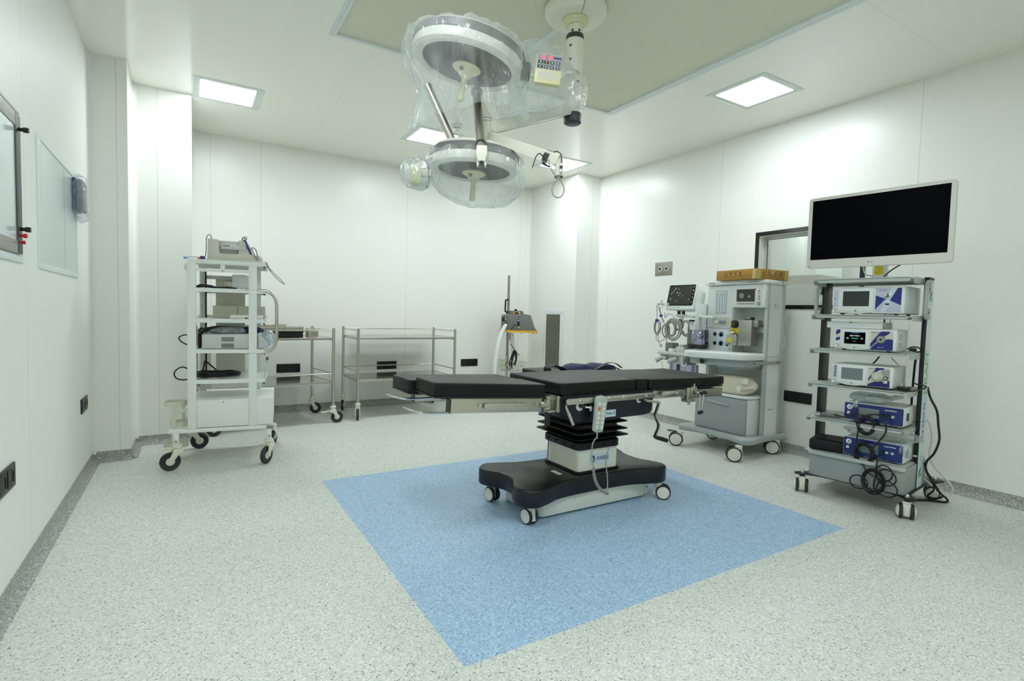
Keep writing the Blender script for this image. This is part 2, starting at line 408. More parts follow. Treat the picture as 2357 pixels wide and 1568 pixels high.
# ================================================================== the room
YF = -1.3
def room():
    b = B(); b.box(XL-0.1, XR+0.1, YF-0.1, YB+0.1, -0.1, 0, 'grey_vinyl'); struct(b, 'floor')
    b = B(); b.box(0.7925, 3.2498, 1.5445, 3.7791, 0.0, 0.0006, 'blue_vinyl'); struct(b, 'floor_inlay')
    cx0, cx1, cy0, cy1 = 0.805, 3.283, 1.61, 3.728
    b = B(); t = 0.12
    b.box(XL-0.1, XR+0.1, YF-0.1, cy0, HC, HC+t, 'ceiling_board'); b.box(XL-0.1, XR+0.1, cy1, YB+0.1, HC, HC+t, 'ceiling_board')
    b.box(XL-0.1, cx0, cy0, cy1, HC, HC+t, 'ceiling_board'); b.box(cx1, XR+0.1, cy0, cy1, HC, HC+t, 'ceiling_board')
    struct(b, 'ceiling')
    # filtered-air canopy let into the ceiling: white frame, centre bar and two cloth diffusers
    c = thing('laminar_flow_canopy', 'wide flat ceiling air canopy in a thin white frame, around the lamp column', 'air diffuser', (2.044, 2.66, HC))
    o = (2.044, 2.66, HC)
    f = B(o)
    z0, z1 = HC-0.004, HC+0.03
    f.box(cx0, 0.849, cy0, cy1, z0, z1, 'white_profile'); f.box(0.8245, 0.8255, cy0, cy1, z0-0.0005, z0, 'grey_mid')
    f.box(3.218, cx1, cy0, cy1, z0, z1, 'white_profile'); f.box(3.25, 3.251, cy0, cy1, z0-0.0005, z0, 'grey_mid')
    f.box(0.849, 3.218, 3.6966, cy1, z0, z1, 'white_profile'); f.box(0.849, 3.218, cy0, 1.65, z0, z1, 'white_profile')
    f.obj('canopy_frame', c)
    f = B(o); f.box(2.002, 2.022, 1.65, 3.6966, z0, z1, 'white_profile'); f.box(2.0225, 2.046, 1.65, 3.6966, z0, z1, 'white_profile'); f.obj('centre_bar', c)
    for x0, x1 in ((0.849, 2.002), (2.046, 3.218)):
        f = B(o); f.box(x0, x1, 1.65, 3.6966, HC+0.012, HC+0.02, 'diffuser_cloth'); f.obj('diffuser_cloth', c)
    # walls
    H = HC
    b = B(); b.box(XL-0.1, XL, YF, Y1+0.6, 0, H, 'wall_left_board'); struct(b, 'wall_left')
    b = B(); b.box(XL, XP1, Y1, Y1+0.6, 0, H, 'pier_board'); struct(b, 'wall_back_left_pier')
    b = B(); b.box(XP1-0.2, XP2, Y2, YB+0.1, 0, H, 'pier_board'); struct(b, 'wall_back_left_niche')
    b = B(); b.box(XP2, XQ, YB, YB+0.1, 0, H, 'wall_back_board'); struct(b, 'wall_back')
    b = B(); b.box(XQ, XR+0.1, YQ, YB+0.1, 0, H, 'pier_board'); struct(b, 'wall_back_right_pier')
    b = B(); b.box(XL-0.1, XR+0.1, YF-0.1, YF, 0, H, 'wall_left_board'); struct(b, 'wall_front')
    wy0, wy1, wz0, wz1 = 2.178, 3.163, 1.305, 2.037; fw = 0.037
    a0, a1, c0, c1 = wy0+fw, wy1-fw, wz0+fw, wz1-fw
    b = B(); m = 'wall_right_board'
    b.box(XR, XR+0.1, YF, a0, 0, H, m); b.box(XR, XR+0.1, a1, YQ, 0, H, m); b.box(XR, XR+0.1, a0, a1, 0, c0, m); b.box(XR, XR+0.1, a0, a1, c1, H, m)
    struct(b, 'wall_right')
    # window: black surround, deep white reveal, aluminium sash and one pane; a corridor beyond
    b = B(); th = 0.006
    b.box(XR-th, XR, wy0, wy1, c1, wz1, 'black_gloss'); b.box(XR-th, XR, wy0, wy1, wz0, c0, 'black_gloss')
    b.box(XR-th, XR, wy0, a0, c0, c1, 'black_gloss'); b.box(XR-th, XR, a1, wy1, c0, c1, 'black_gloss')
    w = struct(b, 'window_1')
    b = B(); q = 0.03; X0, X1 = XR+0.085, XR+0.1
    b.box(X0, X1, a0, a1, c1-q, c1, 'alu'); b.box(X0, X1, a0, a1, c0, c0+q, 'alu'); b.box(X0, X1, a0, a0+q, c0+q, c1-q, 'alu'); b.box(X0, X1, a1-q, a1, c0+q, c1-q, 'alu')
    b.box(X0-0.001, X0, a0+q-0.006, a1-q+0.006, c1-q-0.001, c1-q+0.003, 'dark_grey'); b.box(X0-0.001, X0, a1-q-0.004, a1-q+0.001, c0+q, c1-q, 'dark_grey')
    b.obj('window_frame', w)
    b = B(); b.box(XR+0.092, XR+0.096, a0+q, a1-q, c0+q, c1-q, 'window_glass'); b.obj('window_pane', w)
    b = B(); m = 'corridor_paint'
    X2 = XR+1.5
    b.box(X2, X2+0.05, 0.6, 5.0, 0.2, H, m); b.box(XR+0.1, X2, 0.55, 0.6, 0.2, H, m); b.box(XR+0.1, X2, 5.0, 5.05, 0.2, H, m)
    b.box(XR+0.1, X2, 0.6, 5.0, 0.15, 0.2, m); b.box(XR+0.1, X2, 0.6, 5.0, H, H+0.05, m)
    for y in (2.55, 3.1, 3.75, 4.3): b.box(X2-0.02, X2, y, y+0.03, 0.2, H, 'white_profile')
    b.box(XR+0.45, XR+1.15, 1.6, 4.2, H-0.012, H, 'corridor_added_light'); struct(b, 'wall_corridor')
    # coved vertical corners
    k = 0
    for (x, y, a) in ((XL, Y1, 0), (XP1, Y2, 0), (XP2, YB, 0), (XQ, YB, 1), (XR, YQ, 1)):
        k += 1; r = 0.035; sg = 6; b = B(); pts = [(0, 0)]
        for i in range(sg+1):
            t = PI/2*i/sg; pts.append((r-r*math.sin(t), r-r*math.cos(t)))
        sx = 1 if a == 0 else -1
        P = [(x+sx*p[0], y-p[1]) for p in pts]
        if sx < 0: P = P[::-1]
        b.prism(P, 0.06, H, 'pier_board'); struct(b, 'trim_%d' % k)
    # coved vinyl skirting, turned up from the floor
    def skirt(name, runs):
        b = B()
        prof = [(0, 0.0005), (0.045, 0.0005), (0.032, 0.004), (0.019, 0.012), (0.009, 0.026), (0.004, 0.045), (0.0035, 0.078), (0, 0.079)]
        for (p, q, n) in runs:
            p, q, n = Vector((*p, 0)), Vector((*q, 0)), Vector((*n, 0))
            rings = [[P + n*a + Vector((0, 0, z)) for a, z in prof] for P in (p, q)]
            if (q-p).cross(n).z < 0: rings = rings[::-1]
            b.loft(rings, 'skirting_vinyl')
        struct(b, name)
    skirt('baseboard_left', [((XL, YF), (XL, Y1), (1, 0))])
    skirt('baseboard_back_left', [((XL, Y1), (XP1+0.004, Y1), (0, -1)), ((XP1, Y1-0.004), (XP1, Y2), (1, 0)), ((XP1, Y2), (XP2+0.004, Y2), (0, -1)), ((XP2, Y2-0.004), (XP2, YB), (1, 0))])
    skirt('baseboard_back', [((XP2, YB), (XQ, YB), (0, -1))])
    skirt('baseboard_back_right', [((XQ, YB), (XQ, YQ-0.004), (-1, 0)), ((XQ-0.004, YQ), (XR, YQ), (0, -1))])
    skirt('baseboard_right', [((XR, YQ), (XR, YF), (-1, 0))])
    skirt('baseboard_front', [((XL, YF), (XR, YF), (0, 1))])
    # ceiling lamps
    LL = ['square ceiling light panel in the far left corner, beside the pier', 'square ceiling light panel at the back middle, behind the lamp heads',
          'square ceiling light panel at the back right, behind the cable-wrapped arm', 'large square ceiling light panel above the monitor and anaesthesia machine',
          'square ceiling light panel over the left side of the room', 'square ceiling light panel over the near left corner', 'unseen square ceiling panel added for extra light over the near middle of the room']
    for (x, y), lb in zip(PANEL_XY, LL):
        t = thing('ceiling_light', lb, 'ceiling light', (x, y, HC), 0, 'square ceiling light panels')
        h, i = 0.265, 0.203
        f = B(); fr = 'lamp_frame'
        rings = []
        for r, z in ((h, 0), (h-0.012, -0.006), (h-0.014, -0.003), (i, -0.003), (i, 0.0)):
            rings.append([(-r, -r, z), (r, -r, z), (r, r, z), (-r, r, z)])
        f.loft(rings[::-1], fr, caps=False); f.obj('frame', t, sharp=10)
        f = B(); f.prism(rrect(-i, i, -i, i, 0.012), -0.004, -0.001, 'lamp_panel'); f.obj('diffuser', t)
    # smoke detector
    b = B()
    b.lathe([(0.055, 0), (0.055, -0.018), (0.045, -0.026), (0.036, -0.028), (0.036, -0.04), (0.03, -0.046), (0.012, -0.062), (0.0, -0.066)][::-1], 'ivory', 24)
    o = b.obj('smoke_detector'); o.location = (2.243, 4.771, HC)
    tag(o, 'small round white smoke detector on the ceiling between the two lamp heads', 'smoke detector')
    b = B()
    for k in range(8):
        a = 2*PI*k/8; b.box(-0.011, 0.011, 0.0355, 0.037, -0.038, -0.030, 'black_plastic', M=Rz(a))
    b.obj('vent_slots', o)
room()
# ================================================================== wall fittings
def sockets():
    def plate(loc, rz, w, h, label, switches=2):
        t = thing('wall_socket', label, 'wall socket', loc, rz, 'black wall sockets')
        b = B(); b.prism(rrect(-w/2, w/2, -h/2, h/2, 0.006), 0, 0.008, 'socket_black', bev=0.002, M=Rx(PI/2)); b.obj('plate', t)
        for k in range(2):
            x = -w*0.26+k*w*0.42
            b = B(); M = T(x, -0.008, 0) @ Rx(PI/2)
            b.prism(rrect(-0.030, 0.030, -h*0.36, h*0.36, 0.003), 0, 0.002, 'black_plastic', M=M)
            for px, py, r in ((0, 0.018, 0.0042), (-0.011, -0.012, 0.0032), (0.011, -0.012, 0.0032)): b.prism(circ(px, py, r, 12), 0.002, 0.0026, 'black_gloss', M=M)
            b.obj('socket_outlet', t)
            b = B(); b.prism(rrect(0.034, 0.047, -0.022, 0.022, 0.002), 0, 0.004, 'black_rubber', bev=0.001, M=M); b.obj('switch', t)
    plate((0.99, YB, 0.507), 0, 0.255, 0.101, 'black socket plate on the back wall behind the left steel trolley')
    plate((2.154, YB, 0.507), 0, 0.255, 0.101, 'black socket plate on the back wall seen through the right steel trolley')
    plate((3.326, YB, 0.509), 0, 0.257, 0.101, 'black socket plate on the back wall, clear of the trolleys on their right')
    plate((XR, 2.674, 0.512), -PI/2, 0.253, 0.098, 'black socket plate on the right wall between anaesthesia machine and endoscopy cart')
    plate((XL, 4.605, 0.504), PI/2, 0.25, 0.098, 'small black socket plate at the far end of the left wall')
    plate((XL, 2.755, 0.497), PI/2, 0.25, 0.098, 'black socket plate low on the left wall at the photo edge')
    # return-air grille on the side of the back right pier
    t = thing('return_air_grille', 'tall narrow steel wall vent in a white frame beside the grey warming unit', 'wall vent', (XQ, 5.8855, 0.0), -PI/2)
    b = B(); M = Rx(PI/2); y0, y1, z0, z1 = -0.2265, 0.2265, 0.14, 1.272
    for (a, c, d, e) in ((y0, y1, z1-0.068, z1), (y0, y1, z0, z0+0.068), (y0, y0+0.054, z0+0.068, z1-0.068), (y1-0.074, y1, z0+0.068, z1-0.068)):
        b.prism([(a, d), (c, d), (c, e), (a, e)], 0, 0.008, 'white_profile', bev=0.002, M=M)
    b.obj('vent_frame', t)
    b = B(); b.box(y0+0.054, y1-0.074, -0.003, 0, z0+0.068, z1-0.068, 'vent_steel'); b.obj('perforated_panel', t)
    for x, z in ((y0+0.03, 1.10), (y0+0.03, 0.47), (y1-0.03, 1.10), (y1-0.03, 0.47)):
        b = B(); b.cyl((x, -0.008, z), (x, -0.0105, z), 0.004, 'grey_mid', seg=8); b.obj('screw', t)
    # gas outlet plate on the right wall
    t = thing('gas_outlet_plate', 'steel wall plate with two round black ports above the patient monitor', 'wall outlet', (XR, 4.313, 1.76), -PI/2)
    b = B(); b.prism(rrect(-0.128, 0.128, -0.077, 0.077, 0.008), 0, 0.004, 'plate_steel', bev=0.001, M=Rx(PI/2)); b.obj('plate', t)
    for x in (-0.05, 0.047):
        b = B(); b.lathe([(0.0, 0.0045), (0.017, 0.0045), (0.017, 0.010), (0.024, 0.010), (0.026, 0.006), (0.031, 0.005), (0.031, 0.0)], 'chrome', 24, M=T(x, 0, 0) @ Rx(PI/2))
        b.prism(circ(0, 0, 0.017, 20), 0.0, 0.006, 'black_plastic', M=T(x, 0, 0) @ Rx(PI/2)); b.obj('outlet_port', t)
    for x in (-0.118, 0.118):
        for z in (-0.066, 0.066):
            b = B(); b.cyl((x, -0.004, z), (x, -0.006, z), 0.004, 'grey_mid', seg=8); b.obj('screw', t)
    # X-ray viewer let into the left wall
    t = thing('xray_viewer', 'X-ray viewing box with dark frame and side knobs, cut by the photo left edge', 'X-ray viewer', (XL, 2.462, 1.69), PI/2)
    b = B(); M = Rx(PI/2)   # local x = world +y
    def ring(b, x0, x1, z0, z1, wl, wr, wb, wt, d0, d1, m, bev=0.002):
        for (a, c, d, e) in ((x0, x1, z1-wt, z1), (x0, x1, z0, z0+wb), (x0, x0+wl, z0+wb, z1-wt), (x1-wr, x1, z0+wb, z1-wt)):
            b.prism([(a, d), (c, d), (c, e), (a, e)], d0, d1, m, bev=bev, M=M)
    ring(b, -0.62, 0.625, -0.325, 0.325, 0.02, 0.02, 0.03, 0.02, 0, 0.006, 'white_profile'); b.obj('wall_flange', t)
    for x in (0.51, -0.583):
        b = B(); b.prism([(x, -0.29), (x+0.073, -0.29), (x+0.073, 0.291), (x, 0.291)], 0.006, 0.013, 'dark_grey', bev=0.003, M=M); b.obj('side_rail', t)
    for z0, z1 in ((0.235, 0.291), (-0.29, -0.235)):
        b = B(); b.prism([(-0.51, z0), (0.51, z0), (0.51, z1), (-0.51, z1)], 0.006, 0.012, 'silver_metal', bev=0.003, M=M); b.obj('film_clip_rail', t)
    b = B(); b.prism([(-0.51, -0.235), (0.51, -0.235), (0.51, 0.235), (-0.51, 0.235)], 0.006, 0.008, 'viewer_glass', M=M); b.obj('viewing_screen', t)
    for z, m, r, l in ((0.23, 'black_plastic', 0.011, 0.034), (-0.185, 'black_plastic', 0.011, 0.034), (-0.212, 'red', 0.009, 0.022), (-0.24, 'red', 0.008, 0.016)):
        b = B(); b.cyl((0.55, -0.012, z), (0.55, -0.012-l*0.5, z), r*0.7, m, seg=14); b.cyl((0.55, -0.012-l*0.5, z), (0.55, -0.012-l, z), r, m, seg=14)
        o = b.obj('knob', t)
        if m == 'red': o['label'] = 'red knob'
    # flush glazed panel with a white frame
    t = thing('wall_panel', 'flush white framed glossy panel on the left wall beyond the X-ray viewer', 'wall panel', (XL, 3.90, 1.68), PI/2)
    b = B(); ring(b, -0.52, 0.535, -0.318, 0.327, 0.065, 0.03, 0.03, 0.02, 0, 0.006, 'white_profile', 0.001); b.obj('panel_frame', t)
    b = B(); b.prism([(-0.455, -0.288), (0.505, -0.288), (0.505, 0.307), (-0.455, 0.307)], 0, 0.004, 'viewer_glass', M=M)
    b.prism([(-0.455, 0.3055), (0.505, 0.3055), (0.505, 0.307), (-0.455, 0.307)], 0.004, 0.005, 'black_plastic', M=M); b.prism([(0.12, -0.288), (0.122, -0.288), (0.122, 0.307), (0.12, 0.307)], 0.004, 0.0045, 'grey_mid', M=M)
    b.obj('panel_glass', t)
    # intercom wrapped in film
    t = thing('wall_intercom', 'grey wall unit with a blue edge, still wrapped in clear film', 'intercom', (XL, 4.37, 1.88), PI/2)
    b = B(); b.prism(rrect(-0.10, 0.10, -0.10, 0.10, 0.012), 0.006, 0.022, 'blue_edge', bev=0.003, M=M); b.prism(rrect(-0.095, 0.095, -0.095, 0.095, 0.012), 0.022, 0.055, 'unit_grey', bev=0.008, M=M); b.obj('body', t)
    b = B(); rings = []
    for k, (s, d) in enumerate(((1.12, 0.004), (1.2, 0.02), (1.22, 0.045), (1.1, 0.07), (0.6, 0.076))):
        rg = []
        for i in range(28):
            a = 2*PI*i/28; q = s*(0.115+0.012*math.sin(5*a+k)+0.008*math.sin(9*a+2*k)); rg.append((q*math.cos(a), -d, q*math.sin(a)*1.05-0.01))
        rings.append(rg)
    b.loft(rings[::-1], 'thin_film'); b.obj('film_wrap', t)
sockets()
# ================================================================== castors
def caster(parent, x, y, h, r, a, style='twin', org=(0, 0, 0), off=None, brake=False, tyre='tyre', hub='ivory', fork='cream_plastic'):
    """h = height of the mounting face; a = direction the wheel trails; wheel axis is across it"""
    off = r*0.55 if off is None else off
    x -= org[0]; y -= org[1]
    M = T(x, y, 0) @ Rz(a)      # local +x = trailing direction
    b = B()
    if style == 'twin':
        b.cyl((0, 0, r*1.75), (0, 0, h), r*0.52, fork, seg=18, M=M)
        b.loft([[(-r*0.62, w*0.4, r*0.55), (-r*0.45, w*0.45, r*1.9), (r*0.5, w*0.45, r*1.95), (off+r*0.35, w*0.4, r*1.1), (off, w*0.35, r*0.45)][::1] for w in (-r*0.62, r*0.62)][::1], fork, M=M)
        if brake: b.box(-r*1.25, -r*0.2, -r*0.28, r*0.28, r*1.98, r*2.12, 'dark_grey', bev=0.003, M=M); b.box(-r*1.7, -r*1.1, -r*0.34, r*0.34, r*2.0, r*2.12, 'dark_grey', bev=0.003, M=M)
        c = b.obj('caster', parent)
        for s in (-1, 1):
            w = B(); W = M @ T(off, s*r*0.42, r) @ Rx(-s*PI/2)
            w.lathe([(r*0.55, -r*0.18), (r*0.93, -r*0.18), (r, -r*0.08), (r, r*0.10), (r*0.93, r*0.2), (r*0.84, r*0.22)], tyre, 32, M=W)
            w.lathe([(r*0.84, r*0.2), (r*0.8, r*0.26), (0.0, r*0.30)], hub, 32, M=W); w.obj('wheel', c)
    else:
        b.lathe([(0, h), (r*0.42, h), (r*0.42, h-0.006), (r*0.5, h-0.012), (r*0.5, h-0.022), (0, h-0.024)], fork, 20, M=M)
        b.cyl((0, 0, r*1.9), (0, 0, h-0.02), r*0.38, fork, seg=16, M=M)
        for s in (-1, 1):
            P = [(-r*0.5, r*2.3), (r*0.35, r*2.35), (r*0.5, r*2.0), (off+r*0.28, r*1.0), (off+r*0.05, r*0.78), (off-r*0.2, r*0.95), (-r*0.1, r*1.75), (-r*0.5, r*1.9)]
            y0 = s*r*0.34; Q = [(p[0], p[1]) for p in P]
            b.prism(Q, -r*0.06, r*0.06, fork, bev=0.002, M=M @ T(0, y0, 0) @ Rx(PI/2))
        b.box(-r*0.5, r*0.42, -r*0.38, r*0.38, r*2.05, r*2.4, fork, bev=0.006, M=M)
        b.cyl((off, -r*0.46, r), (off, r*0.46, r), r*0.15, fork, seg=12, M=M)
        if brake: b.prism([(-r*0.2, -r*0.25), (-r*1.7, -r*0.18), (-r*1.75, r*0.18), (-r*0.2, r*0.25)], r*2.02, r*2.2, fork, bev=0.002, M=M @ Ry(-0.12))
        c = b.obj('caster', parent)
        w = B(); W = M @ T(off, 0, r) @ Rx(PI/2); k = r*0.2
        w.lathe([(r*0.74, -k*0.8), (r*0.9, -k), (r, -k*0.5), (r, k*0.5), (r*0.9, k), (r*0.74, k*0.8)], tyre, 36, M=W)
        w.lathe([(0, -k*0.9), (r*0.3, -k*0.9), (r*0.7, -k*0.6), (r*0.76, -k*0.8), (r*0.76, k*0.8), (r*0.7, k*0.6), (r*0.3, k*0.9), (0, k*0.9)], hub, 36, M=W)
        w.obj('wheel', c)
    return c
def screw(parent, p, n, r=0.0075, org=(0, 0, 0), m='chrome'):
    b = B(org); p = Vector(p); n = Vector(n).normalized()
    M = fM(p, n.orthogonal(), n.cross(n.orthogonal())) if True else None
    b.lathe([(0, 0.0008), (r*0.35, 0.0008), (r*0.36, 0.003), (r*0.8, 0.003), (r, 0.0)][::-1], m, 14, M=M); b.prism(circ(0, 0, r*0.35, 8), 0.0008, 0.0012, 'dark_grey', M=M)
    return b.obj('screw', parent)
# ================================================================== operating table
def operating_table():
    O = (2.18, 2.68, 0)
    t = thing('operating_table', 'black padded operating table on a cream column and dark star-shaped base', 'operating table', O)
    # base
    P = [(1.66, 2.372), (1.755, 2.398), (1.87, 2.438), (2.13, 2.452), (2.40, 2.438), (2.53, 2.398), (2.63, 2.372), (2.70, 2.40), (2.722, 2.46), (2.70, 2.54), (2.672, 2.60), (2.664, 2.68)]
    far = [(x, 5.36-y) for x, y in P[::-1]][1:]
    L = [(1.60, 2.82+0.0), (1.618, 2.76), (1.626, 2.68), (1.618, 2.60)]
    pts = P + far[:-0 or None]
    pts = pts + [(1.60, 2.96), (1.568, 2.90), (1.59, 2.82), (1.632, 2.75), (1.645, 2.68), (1.632, 2.61), (1.59, 2.54), (1.568, 2.46), (1.60, 2.40)]
    C = catmull([Vector((x, y, 0)) for x, y in pts], 4, True)
    b = B(O); b.prism([(v.x, v.y) for v in C], 0.118, 0.222, 'base_top', bev=0.014, seg=3); b.obj('base', t, sharp=60)
    b = B(O); b.vbox(1.735, 2.62, 2.478, 2.888, 0.014, 0.125, 'head_white', 0.05, edge=0.004); b.obj('plinth', t)
    b = B(O); b.box(2.585, 2.605, 2.468, 2.90, 0.03, 0.125, 'head_white', bev=0.003); b.obj('plinth_bracket', t)
    screw(t, (2.595, 2.468, 0.075), (0, -1, 0), 0.006, O, 'dark_grey')
    r = 0.048
    caster(t, 1.665, 2.455, 0.12, r, math.radians(95), 'twin', O, off=0.015, hub='ivory')
    caster(t, 2.655, 2.425, 0.12, r, math.radians(-46), 'twin', O, off=0.035, hub='ivory')
    caster(t, 1.655, 2.895, 0.12, r, math.radians(100), 'twin', O, off=-0.005, hub='ivory')
    caster(t, 2.64, 2.90, 0.12, r, math.radians(20), 'twin', O, off=0.02, hub='ivory')
    # sticker on base
    b = B(O); M = T(1.945, 2.60, 0.2222) @ Rz(math.radians(88)); b.prism(rrect(-0.045, 0.045, -0.016, 0.016, 0.002), 0, 0.0005, 'label_white', M=M)
    for k in range(3): b.prism([(-0.038, -0.009+k*0.008), (0.036-0.01*k, -0.009+k*0.008), (0.036-0.01*k, -0.006+k*0.008), (-0.038, -0.006+k*0.008)], 0.0005, 0.0007, 'print_grey', M=M)
    b.obj('rating_sticker', t)
    # column
    b = B(O); b.vbox(2.026, 2.379, 2.493, 2.861, 0.221, 0.236, 'black_rubber', 0.03, edge=0.004); b.obj('column_gasket', t)
    b = B(O); b.vbox(2.04, 2.365, 2.507, 2.847, 0.225, 0.40, 'ivory', 0.022, seg=5); b.obj('column_cover', t)
    # maker plate: pale rectangle, drop emblem and name
    b = B(O); M = fM((2.212, 2.5066, 0.303), (1, 0, 0), (0, 0, 1)); b.prism(rrect(-0.087, 0.087, -0.036, 0.036, 0.003), 0, 0.001, 'label_pale', M=M)
    def curve_poly(pts, res=5): return [(v.x, v.y) for v in catmull([Vector((x, y, 0)) for x, y in pts], res, True)]
    b.prism(curve_poly([(-0.055, 0.026), (-0.041, 0.010), (-0.040, -0.006), (-0.048, -0.014), (-0.049, 0.002), (-0.060, 0.014)]), 0.001, 0.0015, 'print_navy', M=M)
    b.prism(curve_poly([(-0.062, 0.008), (-0.052, -0.003), (-0.053, -0.018), (-0.063, -0.020), (-0.071, -0.010), (-0.069, 0.000)]), 0.001, 0.0015, 'print_green', M=M)
    b.prism(curve_poly([(-0.050, -0.014), (-0.042, -0.008), (-0.042, -0.016), (-0.049, -0.023)]), 0.001, 0.0015, 'print_magenta', M=M)
    b.text('SHREEJI', 0.0335, 'print_navy', M @ T(0.024, 0.001, 0.001), sx=0.88, bold=0.0006); b.obj('maker_plate', t)
    # bellows
    b = B(O)
    def rr(cx, cy, hx, hy, r, z): return [(p[0], p[1], z) for p in rrect(cx-hx, cx+hx, cy-hy, cy+hy, r, 4)]
    cx, cy = 2.195, 2.675
    prof = [(0.172, 0.182, 0.372), (0.175, 0.185, 0.376), (0.175, 0.185, 0.415), (0.168, 0.176, 0.422), (0.162, 0.172, 0.428), (0.170, 0.180, 0.436), (0.218, 0.228, 0.447), (0.218, 0.228, 0.450), (0.168, 0.178, 0.462),
            (0.166, 0.176, 0.474), (0.214, 0.224, 0.486), (0.214, 0.224, 0.489), (0.168, 0.176, 0.502), (0.166, 0.174, 0.518), (0.212, 0.222, 0.533), (0.212, 0.222, 0.536), (0.165, 0.175, 0.55), (0.165, 0.175, 0.60)]
    b.loft([rr(cx, cy, hx, hy, 0.035, z) for hx, hy, z in prof], 'black_bellows'); b.obj('bellows', t, sharp=25)
    for k in range(4):
        b = B(O); b.cyl((2.06+0.088*k, 2.491, 0.395), (2.06+0.088*k, 2.484, 0.395), 0.008, 'black_plastic', seg=12); b.obj('collar_bolt', t)
    for k in range(4):
        b = B(O); b.cyl((2.021, 2.55+0.083*k, 0.395), (2.014, 2.55+0.083*k, 0.395), 0.008, 'black_plastic', seg=12); b.obj('collar_bolt', t)
    # navy body
    poly = [(1.797, 0.737), (1.797, 0.655), (1.845, 0.61), (1.90, 0.582), (1.95, 0.576), (2.25, 0.577), (2.47, 0.579), (2.515, 0.585), (2.54, 0.606), (2.545, 0.737)]
    b = B(O); M = Matrix(((1, 0, 0, 0), (0, 0, -1, 0), (0, 1, 0, 0), (0, 0, 0, 1)))   # (x,z) outline, extruded along -y
    b.prism(poly, -2.972, -2.388, 'navy_paint', bev=0.008, M=M)
    b.prism([(1.90, 0.60), (2.02, 0.515), (2.30, 0.525), (2.40, 0.58)], -2.84, -2.48, 'navy_paint', bev=0.006, M=M); b.obj('tilting_body', t)
    b = B(O); M = fM((2.1745, 2.3878, 0.6125), (1, 0, 0), (0, 0, 1)); b.prism(rrect(-0.048, 0.048, -0.021, 0.021, 0.003), 0, 0.001, 'label_pale', M=M)
    b.text('Pride.10', 0.0235, 'print_navy', M @ T(0.006, 0, 0.001), sx=0.88, bold=0.0004)
    b.prism(curve_poly([(-0.037, 0.006), (-0.033, 0.0), (-0.036, -0.008), (-0.041, -0.004), (-0.041, 0.002)]), 0.001, 0.0014, 'print_green', M=M); b.obj('model_plate', t)
    # side rails
    def rail(x0, x1, z0, z1, y, out, xs, name='side_rail'):
        b = B(O); M = fM((0, y, 0), (1, 0, 0), (0, 0, 1)); r = (z1-z0)*0.42
        P = rrect(x0, x1, z0, z1, r, 4)
        b.prism(P, -0.004, 0.005, 'steel', bev=0.0015, M=M)
        for x in xs: b.cyl((x, y, (z0+z1)/2), (x, out, (z0+z1)/2), 0.011, 'steel', seg=12)
        b.obj(name, t)
        for x in xs: screw(t, (x, y-0.005 if y < 2.68 else y+0.005, (z0+z1)/2), (0, -1 if y < 2.68 else 1, 0), 0.0095, O)
    rail(1.816, 2.518, 0.692, 0.727, 2.355, 2.39, (1.92, 2.13, 2.25, 2.44)); rail(1.816, 2.518, 0.692, 0.727, 3.005, 2.97, (1.92, 2.19, 2.44))
    # back and head section frame
    b = B(O); b.box(2.55, 2.84, 2.40, 2.42, 0.673, 0.742, 'brushed_steel', bev=0.002); b.box(2.55, 2.84, 2.94, 2.96, 0.673, 0.742, 'brushed_steel', bev=0.002); b.box(2.54, 2.56, 2.42, 2.94, 0.66, 0.74, 'dark_grey'); b.obj('back_frame', t)
    b = B(O); b.box(2.86, 3.245, 2.40, 2.42, 0.655, 0.712, 'brushed_steel', bev=0.002); b.box(2.86, 3.245, 2.94, 2.96, 0.655, 0.712, 'brushed_steel', bev=0.002); b.box(3.215, 3.235, 2.42, 2.94, 0.665, 0.705, 'dark_grey', bev=0.002); b.obj('head_frame', t)
    rail(2.595, 2.80, 0.689, 0.723, 2.372, 2.40, (2.64, 2.74)); rail(2.595, 2.80, 0.689, 0.723, 2.988, 2.96, (2.64, 2.74))
    # hinge block with clamp levers
    b = B(O)
    b.box(2.838, 2.885, 2.368, 2.43, 0.655, 0.735, 'steel', bev=0.006); b.box(2.88, 2.95, 2.375, 2.43, 0.672, 0.74, 'steel', bev=0.012); b.box(2.845, 2.93, 2.372, 2.425, 0.635, 0.662, 'silver_metal', bev=0.004)
    b.cyl((2.885, 2.39, 0.615), (2.885, 2.39, 0.64), 0.01, 'steel', seg=10); b.cyl((2.92, 2.37, 0.70), (2.92, 2.35, 0.70), 0.017, 'steel', seg=14); b.cyl((2.97, 2.39, 0.70), (2.97, 2.36, 0.70), 0.015, 'steel', seg=14)
    b.cyl((2.925, 2.385, 0.735), (2.925, 2.385, 0.758), 0.006, 'chrome', seg=10); b.box(2.94, 2.985, 2.38, 2.425, 0.665, 0.72, 'steel', bev=0.006); b.obj('hinge_block', t)
    for x0, x1, y in ((2.915, 2.922, 2.335), (2.965, 2.955, 2.345)):
        b = B(O); b.cyl((x0+0.012, y, 0.695), (x1, y, 0.572), 0.0055, 'chrome', seg=10); b.cyl((x0+0.014, y, 0.70), (x0+0.012, 2.375, 0.70), 0.008, 'chrome', seg=10)
        l = b.obj('clamp_lever', t)
        for p in ((x0+0.013, y-0.01, 0.70), (x1, y-0.004, 0.568)):
            q = B(O); q.sphere(p, 0.0135, 'navy_cover', 14, 10); q.obj('knob', l)
